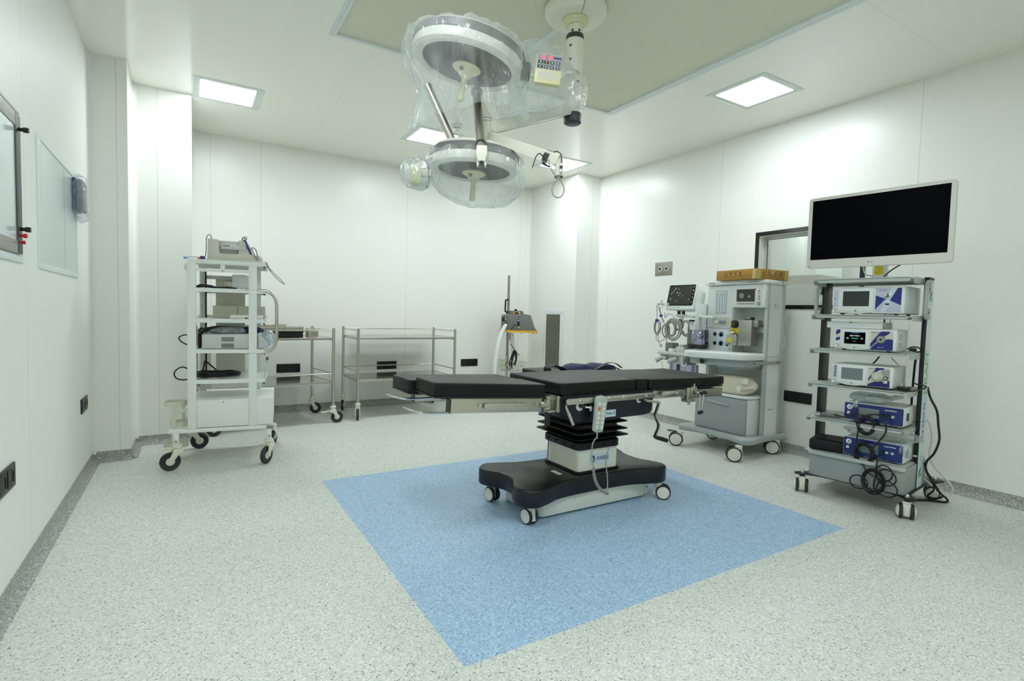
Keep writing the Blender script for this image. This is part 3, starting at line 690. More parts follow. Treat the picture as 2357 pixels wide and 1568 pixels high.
    # pads
    def pad(x0, x1, y0, y1, z0, z1, tilt=0.0, piv=None, m='black_leather', rad=0.02):
        b = B(O); M = Matrix.Identity(4)
        if tilt: M = T(piv[0], 0, piv[1]) @ Ry(tilt) @ T(-piv[0], 0, -piv[1])
        b.prism(rrect(x0, x1, y0, y1, rad, 3), z0, z1, m, bev=0.009, seg=3, M=M); return b.obj('pad', t, sharp=50), M
    pad(1.80, 2.392, 2.385, 2.958, 0.744, 0.812)
    pad(2.396, 2.498, 2.388, 2.958, 0.744, 0.811)
    pad(2.504, 2.992, 2.385, 2.958, 0.744, 0.806, tilt=math.radians(1.3), piv=(2.504, 0.806))
    pad(2.992, 3.252, 2.388, 2.958, 0.738, 0.794)
    # under-pad boards
    b = B(O); b.box(1.82, 2.49, 2.395, 2.95, 0.736, 0.7445, 'black_plastic', bev=0.002); b.obj('seat_board', t)
    b = B(O); b.box(2.53, 2.96, 2.395, 2.95, 0.727, 0.743, 'black_plastic', bev=0.002, M=T(2.504, 0, 0.806) @ Ry(math.radians(1.0)) @ T(-2.504, 0, -0.806)); b.obj('back_board', t)
    b = B(O); b.box(3.0, 3.248, 2.40, 2.95, 0.722, 0.734, 'black_plastic', bev=0.002); b.box(3.05, 3.15, 2.44, 2.92, 0.71, 0.724, 'black_plastic'); b.obj('head_board', t)
    # leg sections
    tl = math.radians(3.45)
    for k, (y0, y1, dz, xl, tt) in enumerate(((2.392, 2.672, 0.0, 1.036, tl), (2.678, 2.962, -0.004, 1.01, math.radians(2.1)))):
        M = T(1.714, 0, 0.808) @ Ry(tt) @ T(-1.714, 0, -0.808)
        b = B(O); b.prism(rrect(xl, 1.708, y0, y1, 0.018, 3), 0.742+dz, 0.810+dz, 'black_leather', bev=0.009, seg=3, M=M); b.obj('leg_pad', t, sharp=50)
        b = B(O); b.box(xl, 1.70, y0+0.006, y1-0.006, 0.732+dz, 0.7415+dz, 'black_plastic', bev=0.002, M=M)
        b.box(xl+0.06, xl+0.30, y0+0.05, y1-0.05, 0.722+dz, 0.733+dz, 'black_plastic', M=M); b.obj('leg_board', t)
        Yb = y0+0.028 if k == 0 else y1-0.04
        b = B(O); b.box(1.135, 1.70, Yb, Yb+0.008, 0.652+dz, 0.728+dz, 'brushed_steel', bev=0.0015, M=M)
        b.box(1.135, 1.14, Yb, Yb+0.05, 0.652+dz, 0.724+dz, 'dark_grey', M=M); b.cyl((1.69, Yb+0.004, 0.69), (1.745, Yb+0.004, 0.69), 0.018, 'brushed_steel', seg=14, M=M)
        b.obj('leg_frame', t)
        yy = Yb-0.012 if k == 0 else Yb+0.02
        b = B(O); b.prism(rrect(1.325, 1.60, 0.672, 0.706, 0.014, 4), -0.003, 0.005, 'steel', bev=0.0015, M=M @ fM((0, yy, 0), (1, 0, 0), (0, 0, 1)))
        b.cyl((1.40, yy, 0.689), (1.40, Yb+0.004, 0.689), 0.01, 'steel', seg=10, M=M); b.cyl((1.53, yy, 0.689), (1.53, Yb+0.004, 0.689), 0.01, 'steel', seg=10, M=M)
        b.cyl((1.31, yy+0.004, 0.69), (1.30, Yb, 0.69), 0.008, 'chrome', seg=10, M=M); b.obj('leg_rail', t)
        for x in (1.40, 1.53):
            s = B(O); s.cyl((x, yy-0.005, 0.689), (x, yy-0.008, 0.689), 0.0095, 'chrome', seg=12, M=M); s.obj('screw', t)
        b = B(O); b.cyl((1.655, Yb, 0.70), (1.655, Yb-0.014, 0.70), 0.0095, 'steel', seg=12, M=M); b.obj('pivot_bolt', t)
        # chrome release loop under the foot end
        zz = 0.655 if k == 0 else 0.70
        b = B(O); ym = (y0+y1)/2
        b.tube([(1.16, ym-0.10, zz), (1.03, ym-0.10, zz-0.002), (0.985, ym-0.085, zz), (0.955, ym-0.02, zz+0.004), (0.945, ym+0.03, zz+0.006)], 0.0055, 'chrome', 8, M=M, res=4); b.obj('release_handle', t)
        # hinge
        b = B(O); b.cyl((1.742, Yb+0.012, 0.662), (1.742, Yb+0.012, 0.715), 0.021, 'brushed_steel', seg=18); b.box(1.735, 1.80, Yb-0.012, Yb+0.034, 0.645, 0.657, 'brushed_steel', bev=0.002)
        b.box(1.782, 1.80, Yb-0.03, Yb+0.05, 0.645, 0.74, 'brushed_steel', bev=0.003); b.box(1.745, 1.79, Yb+0.02, Yb+0.036, 0.65, 0.735, 'brushed_steel', bev=0.002); b.obj('leg_hinge', t)
        b = B(O); b.cyl((1.745, Yb+0.012, 0.57), (1.745, Yb+0.012, 0.643), 0.017, 'black_plastic', seg=14); b.obj('gas_spring', t)
    # crank handle
    b = B(O); b.prism(circ(2.415, 0.682, 0.022, 24), 0, 0.003, 'label_white', M=fM((0, 2.3878, 0), (1, 0, 0), (0, 0, 1))); b.obj('crank_disc', t)
    b = B(O); b.cyl((2.415, 2.388, 0.682), (2.42, 2.34, 0.682), 0.009, 'dark_grey', seg=12)
    yk = 2.325
    path = [(2.42, 0.683), (2.528, 0.664), (2.495, 0.585), (2.531, 0.525), (2.529, 0.500), (2.500, 0.447)]
    b.cyl((2.42, 2.345, 0.683), (2.42, yk, 0.683), 0.008, 'steel', seg=12); b.cyl((2.42, yk, 0.683), (2.525, yk, 0.666), 0.0085, 'steel', seg=12)
    for (xa, za), (xb, zb) in zip(path[1:], path[2:]):
        d = Vector((xb-xa, 0, zb-za)); L = d.length; ang = math.atan2(-d.z, d.x)
        b.box(-0.004, L+0.004, -0.011, 0.011, -0.004, 0.004, 'steel', bev=0.002, M=T(xa, yk, za) @ Ry(ang))
    k = b.obj('crank', t)
    b = B(O); b.lathe([(0.009, 0), (0.0125, 0.004), (0.0135, 0.05), (0.0125, 0.085), (0.010, 0.09)], 'black_plastic', 16, M=fM((2.502, yk-0.002, 0.449), (0.25, 0.3, 0.9), (0, 1, 0)) if False else T(2.500, yk-0.002, 0.449) @ Matrix.Rotation(math.radians(108), 4, 'Y') @ Matrix.Rotation(math.radians(22), 4, 'X'))
    b.obj('grip', k)
    b = B(O); b.prism(circ(1.940, 0.672, 0.027, 24), 0, 0.003, 'label_white', M=fM((0, 2.3878, 0), (1, 0, 0), (0, 0, 1))); b.obj('lock_disc', t)
    b = B(O); b.cyl((1.940, 2.388, 0.674), (1.955, 2.35, 0.672), 0.011, 'dark_grey', seg=12); b.cyl((1.955, 2.35, 0.672), (1.972, 2.325, 0.669), 0.006, 'steel', seg=10)
    b.tube([(1.968, 2.326, 0.683), (1.974, 2.323, 0.669), (1.968, 2.326, 0.652)], 0.0055, 'steel', 8); b.obj('lock_key', t)
    b = B(O); b.cyl((1.822, 2.36, 0.692), (1.822, 2.36, 0.676), 0.006, 'steel', seg=10); b.cyl((1.822, 2.36, 0.677), (1.832, 2.35, 0.648), 0.007, 'steel', r1=0.0085, seg=12); b.cyl((1.832, 2.35, 0.648), (1.857, 2.335, 0.578), 0.0095, 'steel', r1=0.0085, seg=14); b.obj('rail_lever', t)
    b = B(O); b.tube([(2.035, 2.845, 0.39), (2.02, 2.80, 0.37), (2.012, 2.79, 0.31), (2.018, 2.80, 0.25), (2.028, 2.82, 0.232)], 0.004, 'grey_cable', 6); b.obj('power_cable', t)
    # hand control hung on the rail
    h = thing('hand_control', 'pale grey button hand control hung on the operating table side rail, curly cord below', 'remote control', (2.043, 2.34, 0.63))
    Oh = (2.043, 2.34, 0.63)
    M = T(2.043, 2.343, 0.63) @ Matrix.Rotation(math.radians(6.5), 4, 'Y') @ fM((0, 0, 0), (1, 0, 0), (0, 0, 1))
    b = B(Oh)
    out = [(-0.034, -0.100), (-0.018, -0.108), (0.018, -0.108), (0.034, -0.100), (0.041, 0.06), (0.044, 0.088), (0.032, 0.102), (0, 0.108), (-0.032, 0.102), (-0.044, 0.088), (-0.041, 0.06)]
    b.prism(out, 0, 0.026, 'handset_grey', bev=0.006, seg=3, M=M); b.box(-0.02, 0.02, 0.07, 0.098, -0.014, 0.001, 'handset_grey', M=M); b.obj('body', h, sharp=45)
    for r_ in range(6):
        for c_ in range(2):
            x, y = -0.017+0.034*c_, 0.058-0.027*r_
            q = B(Oh); mm = 'orange' if (r_, c_) == (1, 0) else 'cap_white'
            q.prism(circ(x, y, 0.0105, 18), 0.026, 0.0275, mm, M=M); q.prism([(x-0.005, y-0.001), (x+0.005, y-0.001), (x+0.005, y+0.001), (x-0.005, y+0.001)], 0.0275, 0.0277, 'print_grey', M=M)
            q = q.obj('button', h)
            if mm == 'orange': q['label'] = 'orange button'
    b = B(Oh); b.text('SHREEJI', 0.0075, 'print_black', M @ T(0, -0.096, 0.026)); b.obj('maker_name', h)
    b = B(Oh)
    p0 = M @ Vector((0, -0.106, 0.012)); b.cyl(p0, p0+Vector((0, 0, -0.04)), 0.006, 'grey_cable', r1=0.004, seg=10)
    b.tube([p0+Vector((0, 0, -0.03)), (2.005, 2.335, 0.46), (1.998, 2.335, 0.40), (2.004, 2.335, 0.35), (2.017, 2.333, 0.318)], 0.0035, 'grey_cable', 8)
    ax = catmull([Vector(p) for p in ((2.015, 2.335, 0.312), (2.022, 2.333, 0.262), (2.042, 2.33, 0.212), (2.078, 2.327, 0.170), (2.126, 2.325, 0.145))], 12)
    pts = []; turns = 30; n = len(ax); N = turns*8
    for i in range(N+1):
        u = i/N*(n-1); k = min(int(u), n-2); c = ax[k].lerp(ax[k+1], u-k); tn = (ax[k+1]-ax[k]).normalized(); s_ = Vector((0, 1, 0)); q = tn.cross(s_); a = 2*PI*turns*i/N
        pts.append(c + (s_*math.cos(a)+q*math.sin(a))*0.0078)
    b.tube(pts, 0.0024, 'grey_cable', 5, smooth=False)
    b.tube([(2.126, 2.327, 0.146), (2.113, 2.327, 0.165), (2.125, 2.33, 0.188), (2.165, 2.38, 0.235), (2.205, 2.44, 0.285), (2.24, 2.47, 0.335), (2.26, 2.475, 0.38)], 0.0033, 'grey_cable', 8); b.obj('curly_cord', h)
    # black sling strap and navy cushions behind the table
    b = B(); b.tube([(2.225, 3.03, 0.765), (2.215, 3.03, 0.815), (2.24, 3.03, 0.836), (2.30, 3.02, 0.824), (2.34, 3.0, 0.80)], 0.006, 'black_leather', 8)
    q = thing('arm_board', 'black padded arm board with a raised strap on the far side of the operating table', 'arm board', (2.30, 3.16, 0.0))
    Oa = (2.30, 3.16, 0.0)
    b = B(Oa); b.vbox(2.18, 2.42, 3.04, 3.40, 0.745, 0.785, 'black_leather', 0.02, edge=0.008); b.obj('pad', q, sharp=50)
    b = B(Oa)
    rings = []
    for (x, z) in ((2.205, 0.786), (2.208, 0.815), (2.23, 0.833), (2.265, 0.832), (2.33, 0.808), (2.36, 0.786)):
        rings.append([(x, 3.05, z), (x, 3.14, z), (x+0.002, 3.14, z+0.005), (x+0.002, 3.05, z+0.005)])
    b.loft(rings, 'black_leather'); b.obj('strap', q)
    b = B(Oa); b.box(2.28, 2.32, 2.995, 3.36, 0.725, 0.745, 'steel', bev=0.002); b.box(2.27, 2.33, 2.99, 3.02, 0.685, 0.735, 'steel', bev=0.004); b.obj('rail_clamp', q)
    q = thing('padded_harness', 'navy padded harness with black straps behind the operating table', 'padded harness', (2.72, 3.45, 0.0))
    Oa = (2.72, 3.45, 0)
    b = B(Oa); b.loft([[(2.72+a*math.cos(u)*c, 3.36+0.10*math.sin(u)+dy, z) for u in [2*PI*i/24 for i in range(24)]] for a, c, z, dy in ((0.19, 1, 0.70, 0), (0.2, 1, 0.745, 0), (0.18, 1, 0.775, 0.01), (0.12, 1, 0.795, 0.02), (0.03, 1, 0.802, 0.02))], 'navy_fabric'); b.obj('left_cushion', q, sharp=80)
    b = B(Oa); b.loft([[(2.97+a*math.cos(u), 3.42+0.10*math.sin(u), z) for u in [2*PI*i/24 for i in range(24)]] for a, z in ((0.17, 0.70), (0.18, 0.745), (0.16, 0.775), (0.10, 0.79), (0.03, 0.796))], 'navy_fabric'); b.obj('right_cushion', q, sharp=80)
    for pts in ([(2.83, 3.30, 0.76), (2.90, 3.30, 0.792), (2.98, 3.30, 0.812), (3.06, 3.3, 0.80), (3.12, 3.3, 0.765)], [(2.80, 3.27, 0.76), (2.86, 3.27, 0.785), (2.93, 3.27, 0.795), (3.02, 3.27, 0.775), (3.08, 3.27, 0.75)]):
        b = B(Oa); c = catmull([Vector(p) for p in pts], 5)
        b.loft([[v+Vector((0, -0.012, 0)), v+Vector((0, 0.012, 0)), v+Vector((0, 0.012, 0.004)), v+Vector((0, -0.012, 0.004))] for v in c], 'black_leather'); b.obj('strap', q)
    b = B(Oa); b.box(2.52, 3.15, 3.27, 3.5, 0.66, 0.705, 'black_leather', bev=0.01); b.box(2.9, 2.94, 2.995, 3.3, 0.675, 0.69, 'steel', bev=0.002); b.box(2.60, 2.64, 2.995, 3.3, 0.675, 0.69, 'steel', bev=0.002); b.obj('support_board', q)
operating_table()
# ================================================================== surgical light on the ceiling column
def surgical_light():
    CX, CY = 1.9855, 2.597
    O = (CX, CY, HC); L_ = 'ceiling-hung twin surgical light with cream column, two round heads and a third bare arm'
    t = thing('surgical_light', L_, 'surgical light', O)
    b = B(O); M = T(CX, CY, 0)
    b.lathe([(0.0, 2.962), (0.150, 2.962), (0.172, 2.972), (0.184, 2.99), (0.186, 3.021)], 'ivory', 48, M=M)
    a0 = math.radians(248); b.tube([(CX+r_*math.cos(a0+k_), CY+r_*math.sin(a0+k_), z_) for r_, k_, z_ in ((0.186, 0.0, 3.0), (0.176, 0.01, 2.975), (0.15, 0.03, 2.9608), (0.09, 0.12, 2.9608))], 0.0012, 'dark_grey', 5); b.obj('ceiling_cover', t)
    b = B(O); b.lathe([(0.05, 2.925), (0.058, 2.925), (0.076, 2.945), (0.078, 2.958), (0.07, 2.963), (0.05, 2.963)], 'cream_yellow', 36, M=M); b.obj('flange', t)
    b = B(O); b.lathe([(0.045, 2.86), (0.045, 2.955)], 'ivory', 32, M=M); b.obj('upper_tube', t)
    b = B(O); b.lathe([(0.04, 2.873), (0.05, 2.873), (0.0535, 2.865), (0.0535, 2.843), (0.04, 2.843)][::-1], 'dark_grey', 32, M=M); b.obj('upper_collar', t)
    b = B(O); pr = [(0.052, 2.843)]
    for z in (2.835, 2.70, 2.555): pr += [(0.0525, z+0.002), (0.051, z+0.001), (0.051, z-0.001), (0.0525, z-0.002)]
    pr += [(0.0525, 2.415), (0.05, 2.412)]
    b.lathe(pr[::-1], 'ivory', 36, M=M); b.obj('column', t)
    b = B(O); b.lathe([(0.0, 2.352), (0.044, 2.352), (0.052, 2.357), (0.0535, 2.365), (0.0535, 2.400), (0.05, 2.414), (0.04, 2.414)], 'dark_grey', 36, M=M); b.obj('end_cap', t)
    for ang, z in ((-155, 2.795), (-155, 2.715), (-100, 2.64), (-100, 2.585), (-150, 2.93), (-95, 2.885), (-148, 2.884)):
        a = math.radians(ang); r_ = 0.052 if z < 2.85 else 0.045
        b = B(O); b.cyl((CX+r_*0.95*math.cos(a), CY+r_*0.95*math.sin(a), z), (CX+(r_+0.0015)*math.cos(a), CY+(r_+0.0015)*math.sin(a), z), 0.0075, 'dark_grey', seg=12); b.obj('screw', t)
    def boxbeam(name, p, q, w, h0, h1, m, lip=True):
        p, q = Vector(p), Vector(q); d = (q-p); L = d.length; x = d.normalized(); y = Vector((0, 0, 1)).cross(x).normalized(); z = x.cross(y)
        b = B(O); rings = []
        for f, h in ((0, h0), (0.02, h0), (0.98, h1), (1, h1)):
            c = p + d*f; k = 0.85 if f in (0, 1) else 1.0
            rings.append([c + y*a*w/2*k + z*e*h/2*k for a, e in ((-1, -0.8), (-0.8, -1), (0.8, -1), (1, -0.8), (1, 0.8), (0.8, 1), (-0.8, 1), (-1, 0.8))])
        b.loft(rings, m)
        if lip:
            for s in (-1, 1):
                rings = []
                for f, h in ((0.02, h0), (0.98, h1)):
                    c = p+d*f; rings.append([c + y*s*(w/2+a) + z*(-h/2+e) for a, e in ((-0.004, -0.003), (0.0015, -0.003), (0.0015, 0.004), (-0.004, 0.004))])
                b.loft(rings if s > 0 else rings, 'cap_white')
        return b.obj(name, t)
    J = Vector((1.403, 2.60, 2.20))
    boxbeam('spring_arm', (CX-0.04, CY-0.01, 2.425), (J.x+0.01, J.y, J.z+0.015), 0.055, 0.055, 0.06, 'ivory')
    boxbeam('spring_arm', (J.x+0.01, J.y-0.02, J.z-0.035), (1.562, 2.135, 1.955), 0.05, 0.045, 0.055, 'ivory')
    b = B(O); b.cyl((J.x, J.y, J.z-0.085), (J.x, J.y, J.z+0.075), 0.027, 'ivory', seg=20)
    for z in (0.045, 0.06): b.cyl((J.x, J.y, J.z+z), (J.x, J.y, J.z+z+0.002), 0.0278, 'dark_grey', seg=20)
    b.obj('arm_joint', t)
    b = B(O); b.cyl((1.562, 2.141, 1.99), (1.562, 2.141, 1.882), 0.019, 'ivory', seg=18); b.cyl((1.562, 2.141, 1.882), (1.562, 2.141, 1.876), 0.021, 'black_plastic', seg=18); b.obj('arm_spigot', t)
    b = B(O); b.cyl((1.315, 2.56, 2.36), (1.245, 2.365, 2.02), 0.0235, 'steel', seg=20); b.cyl((1.251, 2.38, 2.045), (1.248, 2.373, 2.035), 0.0262, 'dark_grey', seg=20)
    b.sphere((1.315, 2.56, 2.37), 0.032, 'unit_grey', 16, 10); b.cyl((1.315, 2.56, 2.37), (J.x, J.y, J.z+0.07), 0.018, 'ivory', seg=14); b.obj('drop_arm', t)
    b = B(O); Mb = fM((1.24, 2.345, 1.975), (0.852, -0.524, 0), (0.05, 0.1, 1))
    b.prism([(-0.019, -0.035), (0.019, -0.035), (0.028, 0.01), (0.025, 0.045), (-0.025, 0.045), (-0.028, 0.01)], -0.02, 0.02, 'ivory', bev=0.003, M=Mb)
    for s in (-1, 1): b.box(s*0.019-0.004, s*0.019+0.004, -0.055, -0.034, -0.012, 0.012, 'ivory', M=Mb)
    b.box(-0.009, 0.009, -0.038, -0.034, -0.012, 0.0205, 'black_plastic', M=Mb); b.obj('drop_arm_fork', t)
    # first and second lamp heads
    def head(C_, R_, tilt, name_label, hd, ring_light):
        c, s = math.cos(tilt), math.sin(tilt)
        x = Vector((0.852*c, -0.524*c, -s)); y = Vector((0.524, 0.852, 0.0)); M = fM(C_, x, y)
        b = B(O)
        b.lathe([(R_*0.80, 0.004), (R_*0.83, -0.004), (R_*0.93, -0.006), (R_*0.985, 0.006), (R_, 0.028), (R_*0.985, 0.05)], 'head_white', 64, M=M)
        b.lathe([(R_*0.99, 0.05), (R_*1.005, 0.052), (R_*1.005, 0.088), (R_*0.97, 0.094)], 'rim_grey', 64, M=M)
        b.lathe([(R_*0.97, 0.092), (R_*0.9, 0.112), (R_*0.6, 0.128), (0, 0.132)], 'head_white', 64, M=M)
        o = b.obj('lamp_head', t)
        b = B(O); b.lathe([(0.0, 0.010), (R_*0.35, 0.010), (R_*0.82, 0.006)], 'lens_glass' if not ring_light else 'pale_lens', 64, M=M)
        if not ring_light:
            for k in range(10):
                a = 2*PI*k/10; b.lathe([(0, 0.0095), (0.024, 0.0085), (0.03, 0.0080)], 'silver_metal', 14, M=M @ T(R_*0.55*math.cos(a), R_*0.55*math.sin(a), -0.002))
        b.lathe([(R_*0.80, 0.003), (R_*0.815, 0.003)], 'dark_grey', 64, M=M); b.obj('lens', o)
        q = hd
        b = B(O); b.lathe([(0, -0.062*q), (0.020*q, -0.062*q), (0.026*q, -0.058*q), (0.038*q, -0.045*q), (0.052*q, -0.024*q), (0.070*q, -0.020*q), (0.077*q, -0.014*q), (0.074*q, -0.008*q), (0.055*q, 0.0), (0.045*q, 0.009)], 'cream_yellow', 32, M=M)
        b.cyl(M @ Vector((-0.018*q, -0.045*q, -0.034*q)), M @ Vector((-0.02*q, -0.05*q, -0.036*q)), 0.011*q, 'dark_grey', seg=14); b.obj('handle_boss', o)
        b = B(O); b.lathe([(0, -0.185*q), (0.014*q, -0.185*q), (0.019*q, -0.18*q), (0.0195*q, -0.155*q), (0.017*q, -0.12*q), (0.018*q, -0.06*q)], 'cream_yellow', 20, M=M); b.obj('sterile_handle', o)
        return M
    M1 = head((1.270, 2.59, 2.505), 0.297, math.radians(10.5), '', 1.0, False)
    M2 = head((1.345, 2.63, 1.975), 0.243, math.radians(3), '', 0.85, True)
    b = B(O); b.box(0.285, 0.335, -0.05, 0.05, 0.0, 0.07, 'rim_grey', bev=0.012, M=M1); b.box(0.33, 0.40, -0.025, 0.025, 0.01, 0.055, 'ivory', bev=0.004, M=M1); b.obj('head_yoke', t)
    b = B(O); b.tube([M1 @ Vector((0.37, 0.0, 0.03)), (1.72, 2.40, 2.50), (1.85, 2.52, 2.60), (CX-0.03, CY-0.03, 2.64)], 0.024, 'ivory', 14); b.obj('upper_arm', t)
    # control panel of the upper head
    a, c_, d = Vector((1.503, 2.269, 2.513)), Vector((1.615, 2.200, 2.498)), Vector((1.484, 2.270, 2.365))
    x = (c_-a).normalized(); M = fM((a+c_)/2*0.5 + (d + (c_-a) + d)/2*0.5, x, a-d); w, h = (c_-a).length/2, (a-d).length/2
    k = t; b = B(O)
    b.prism(rrect(-w, w, -h, h, 0.01), -0.035, 0, 'cream_yellow', bev=0.004, M=M); b.prism(rrect(-w*0.72, w*0.72, -h*0.72, -h*0.18, 0.008), -0.002, 0.0004, 'device_cream', M=M)
    o = b.obj('control_box', t); o['label'] = 'yellowed control box with keypad'
    b = B(O); b.prism(rrect(-w*0.95, w*0.95, -h*0.05, h*0.94, 0.004), 0.0, 0.0012, 'print_grey', M=M)
    b.text('SURGIX', 0.012, 'print_navy', M @ T(w*0.55, h*0.76, 0.0012), sx=0.8) if False else b.prism([(w*0.25, h*0.72), (w*0.85, h*0.72), (w*0.85, h*0.80), (w*0.25, h*0.80)], 0.0012, 0.0015, 'print_blue', M=M)
    b.obj('keypad', o)
    for i in range(2):
        b = B(O); b.prism(rrect(-w*0.62+i*w*0.55, -w*0.36+i*w*0.55, h*0.62, h*0.84, 0.001), 0.0012, 0.002, 'red_led', M=M); b.obj('indicator', o)
    for r_ in range(2):
        for i in range(4):
            ww = w*(0.19 if i < (2 if r_ == 0 else 1) else 0.13)
            b = B(O); cx_ = -w*0.66+i*w*0.44; cy_ = h*(0.40-0.30*r_); b.prism(rrect(cx_-ww, cx_+ww, cy_-h*0.09, cy_+h*0.09, 0.002), 0.0012, 0.0022, 'dark_grey', M=M)
            b.prism(circ(cx_, cy_, w*0.06, 10), 0.0022, 0.0026, 'amber' if (r_, i) == (0, 1) else 'label_white', M=M); b.obj('key', o)
    # lower head suspension: chrome tube, elbow, bent tube, control box
    b = B(O); b.cyl((1.09, 2.70, 2.40), (1.217, 2.594, 2.062), 0.0215, 'steel', seg=20); b.lathe([(0.0215, 0), (0.0255, 0), (0.0255, 0.012), (0.0215, 0.012)], 'dark_grey', 20, M=fM((1.212, 2.598, 2.075), (1, 0, 0.37), (0, 1, 0)))
    b.obj('drop_arm', t)
    b = B(O); b.cyl((1.217, 2.594, 2.062), (1.235, 2.58, 2.028), 0.0225, 'ivory', seg=18); b.sphere((1.235, 2.58, 2.028), 0.0225, 'ivory', 16, 10); b.obj('elbow', t)
    b = B(O); b.tube([(1.225, 2.59, 2.047), (1.208, 2.60, 2.047), (1.154, 2.631, 2.042), (1.11, 2.657, 2.022), (1.044, 2.695, 1.976), (1.03, 2.70, 1.96)], 0.0105, 'ivory', 12); b.obj('lamp_bracket', t)
    b = B(O); Mx = T(1.035, 2.70, 1.935) @ Rz(math.radians(-31)); b.box(-0.033, 0.033, -0.04, 0.04, -0.065, 0.035, 'cream_yellow', bev=0.012, M=Mx); b.box(0.03, 0.085, -0.02, 0.02, -0.02, 0.015, 'head_white', bev=0.006, M=Mx); b.obj('control_box', t)
    # cable wrapped on the third arm
    cb = thing('arm_cable', 'black cable wound round the end of the bare ceiling arm, grey loop hanging below', 'cable', (1.55, 2.16, 1.95))
    Oc = (1.55, 2.16, 1.95)
    b = B(Oc)
    xdir = Vector((1.555-J.x, 2.15-J.y, 1.967-J.z-0.0)).normalized(); yd = Vector((0, 0, 1)).cross(xdir).normalized(); zd = xdir.cross(yd)
    pts = []
    for i in range(56):
        a = 2*PI*i/14; c = Vector((1.535, 2.215, 1.985)) + xdir*(0.009*i/14); pts.append(c + yd*0.031*math.cos(a) + zd*(0.036*math.sin(a)))
    pts += [Vector((1.548, 2.165, 2.005)), Vector((1.555, 2.12, 1.985)), Vector((1.558, 2.114, 1.94))]
    b.tube(pts, 0.0026, 'black_cable', 6, res=2); b.obj('wound_cable', cb)
    b = B(Oc); b.cyl((1.556, 2.113, 1.938), (1.556, 2.113, 1.895), 0.008, 'cap_white', seg=12); b.cyl((1.556, 2.113, 1.925), (1.556, 2.113, 1.91), 0.0085, 'dark_grey', seg=12); b.obj('connector', cb)
    b = B(Oc); b.tube([(1.505, 2.15, 1.955), (1.508, 2.14, 1.92), (1.525, 2.13, 1.885), (1.548, 2.12, 1.865), (1.565, 2.115, 1.845), (1.574, 2.11, 1.815), (1.566, 2.112, 1.785), (1.545, 2.12, 1.772), (1.524, 2.13, 1.785), (1.518, 2.132, 1.815), (1.53, 2.125, 1.848), (1.548, 2.115, 1.872), (1.556, 2.113, 1.895)], 0.0033, 'grey_cable', 8); b.obj('hanging_loop', cb)
    b = B(Oc); b.tube([(1.51, 2.19, 1.97), (1.48, 2.19, 1.99), (1.458, 2.19, 1.972), (1.448, 2.19, 1.945), (1.438, 2.19, 1.915)], 0.0028, 'dark_grey', 8); b.tube([(1.438, 2.19, 1.915), (1.432, 2.19, 1.902)], 0.0018, 'amber', 6, smooth=False); b.tube([(1.438, 2.19, 1.915), (1.441, 2.185, 1.90)], 0.0015, 'cap_white', 6, smooth=False); b.obj('loose_wire', cb)
    # polythene covers
    def bag(name, label, rings, m, seed, n=96, jit=0.01, cap_top=True, loc=(0, 0, 0)):
        rnd = random.Random(seed); b = B(loc); R_ = []
        ph = [(rnd.randint(3, 22), rnd.uniform(0, 6.28), rnd.uniform(0.3, 1)) for _ in range(12)]
        for k, (cx, cy, cz, rx, ry, sag, *ex) in enumerate(rings):
            sh, tl = ex if ex else (0, 0); rg = []
            for i in range(n):
                a = 2*PI*i/n
                w = sum(am*math.sin(f*a+p+0.25*k*math.sin(p)) for f, p, am in ph)/6
                q = 1 + jit*w/max(rx, 0.05)*(1 if k else 0.4)
                dx, dy = sh+rx*q*math.cos(a), ry*q*math.sin(a)
                rg.append((cx+0.852*dx+0.524*dy, cy-0.524*dx+0.852*dy, cz+sag*w*0.6+sag*math.cos(a*3+k)+tl*math.cos(a)))
            R_.append(rg)
        b.loft(R_[::-1], m, caps=False)
        if cap_top:
            c = Vector((0, 0, 0))
            for v in R_[0]: c += Vector(v)/n
            rr = [[Vector(v).lerp(c+Vector((0, 0, 0.01)), f) for v in R_[0]] for f in (0, 0.4, 0.8, 0.999)]
            b.loft(rr, m, caps=False)
        o = b.obj(name, None, sharp=180); o.location = loc
        return tag(o, label, 'plastic cover')
    bag('plastic_cover', 'large clear crinkled plastic sheet draped over the upper lamp head and its arm', [
        (1.27, 2.59, 2.68, 0.04, 0.04, 0.004), (1.27, 2.59, 2.67, 0.13, 0.12, 0.005, 0.02, -0.005), (1.265, 2.59, 2.635, 0.26, 0.26, 0.006, 0, -0.02), (1.263, 2.59, 2.60, 0.312, 0.31, 0.006, 0, -0.03), (1.263, 2.59, 2.55, 0.325, 0.318, 0.003, 0, -0.03), (1.26, 2.59, 2.49, 0.326, 0.312, 0.003, 0.005, -0.02),
        (1.265, 2.60, 2.43, 0.300, 0.29, 0.005, 0.02, 0), (1.27, 2.60, 2.37, 0.275, 0.275, 0.006, 0.03, 0.01), (1.28, 2.60, 2.31, 0.275, 0.27, 0.008, 0.025, 0.02), (1.28, 2.60, 2.25, 0.29, 0.265, 0.010, 0.02, 0.035), (1.28, 2.60, 2.20, 0.31, 0.26, 0.012, 0.01, 0.05)], 'lamp_film', 3, jit=0.028, loc=(1.27, 2.59, 2.5))
    b = B((1.7, 2.5, 2.5)); R_ = []
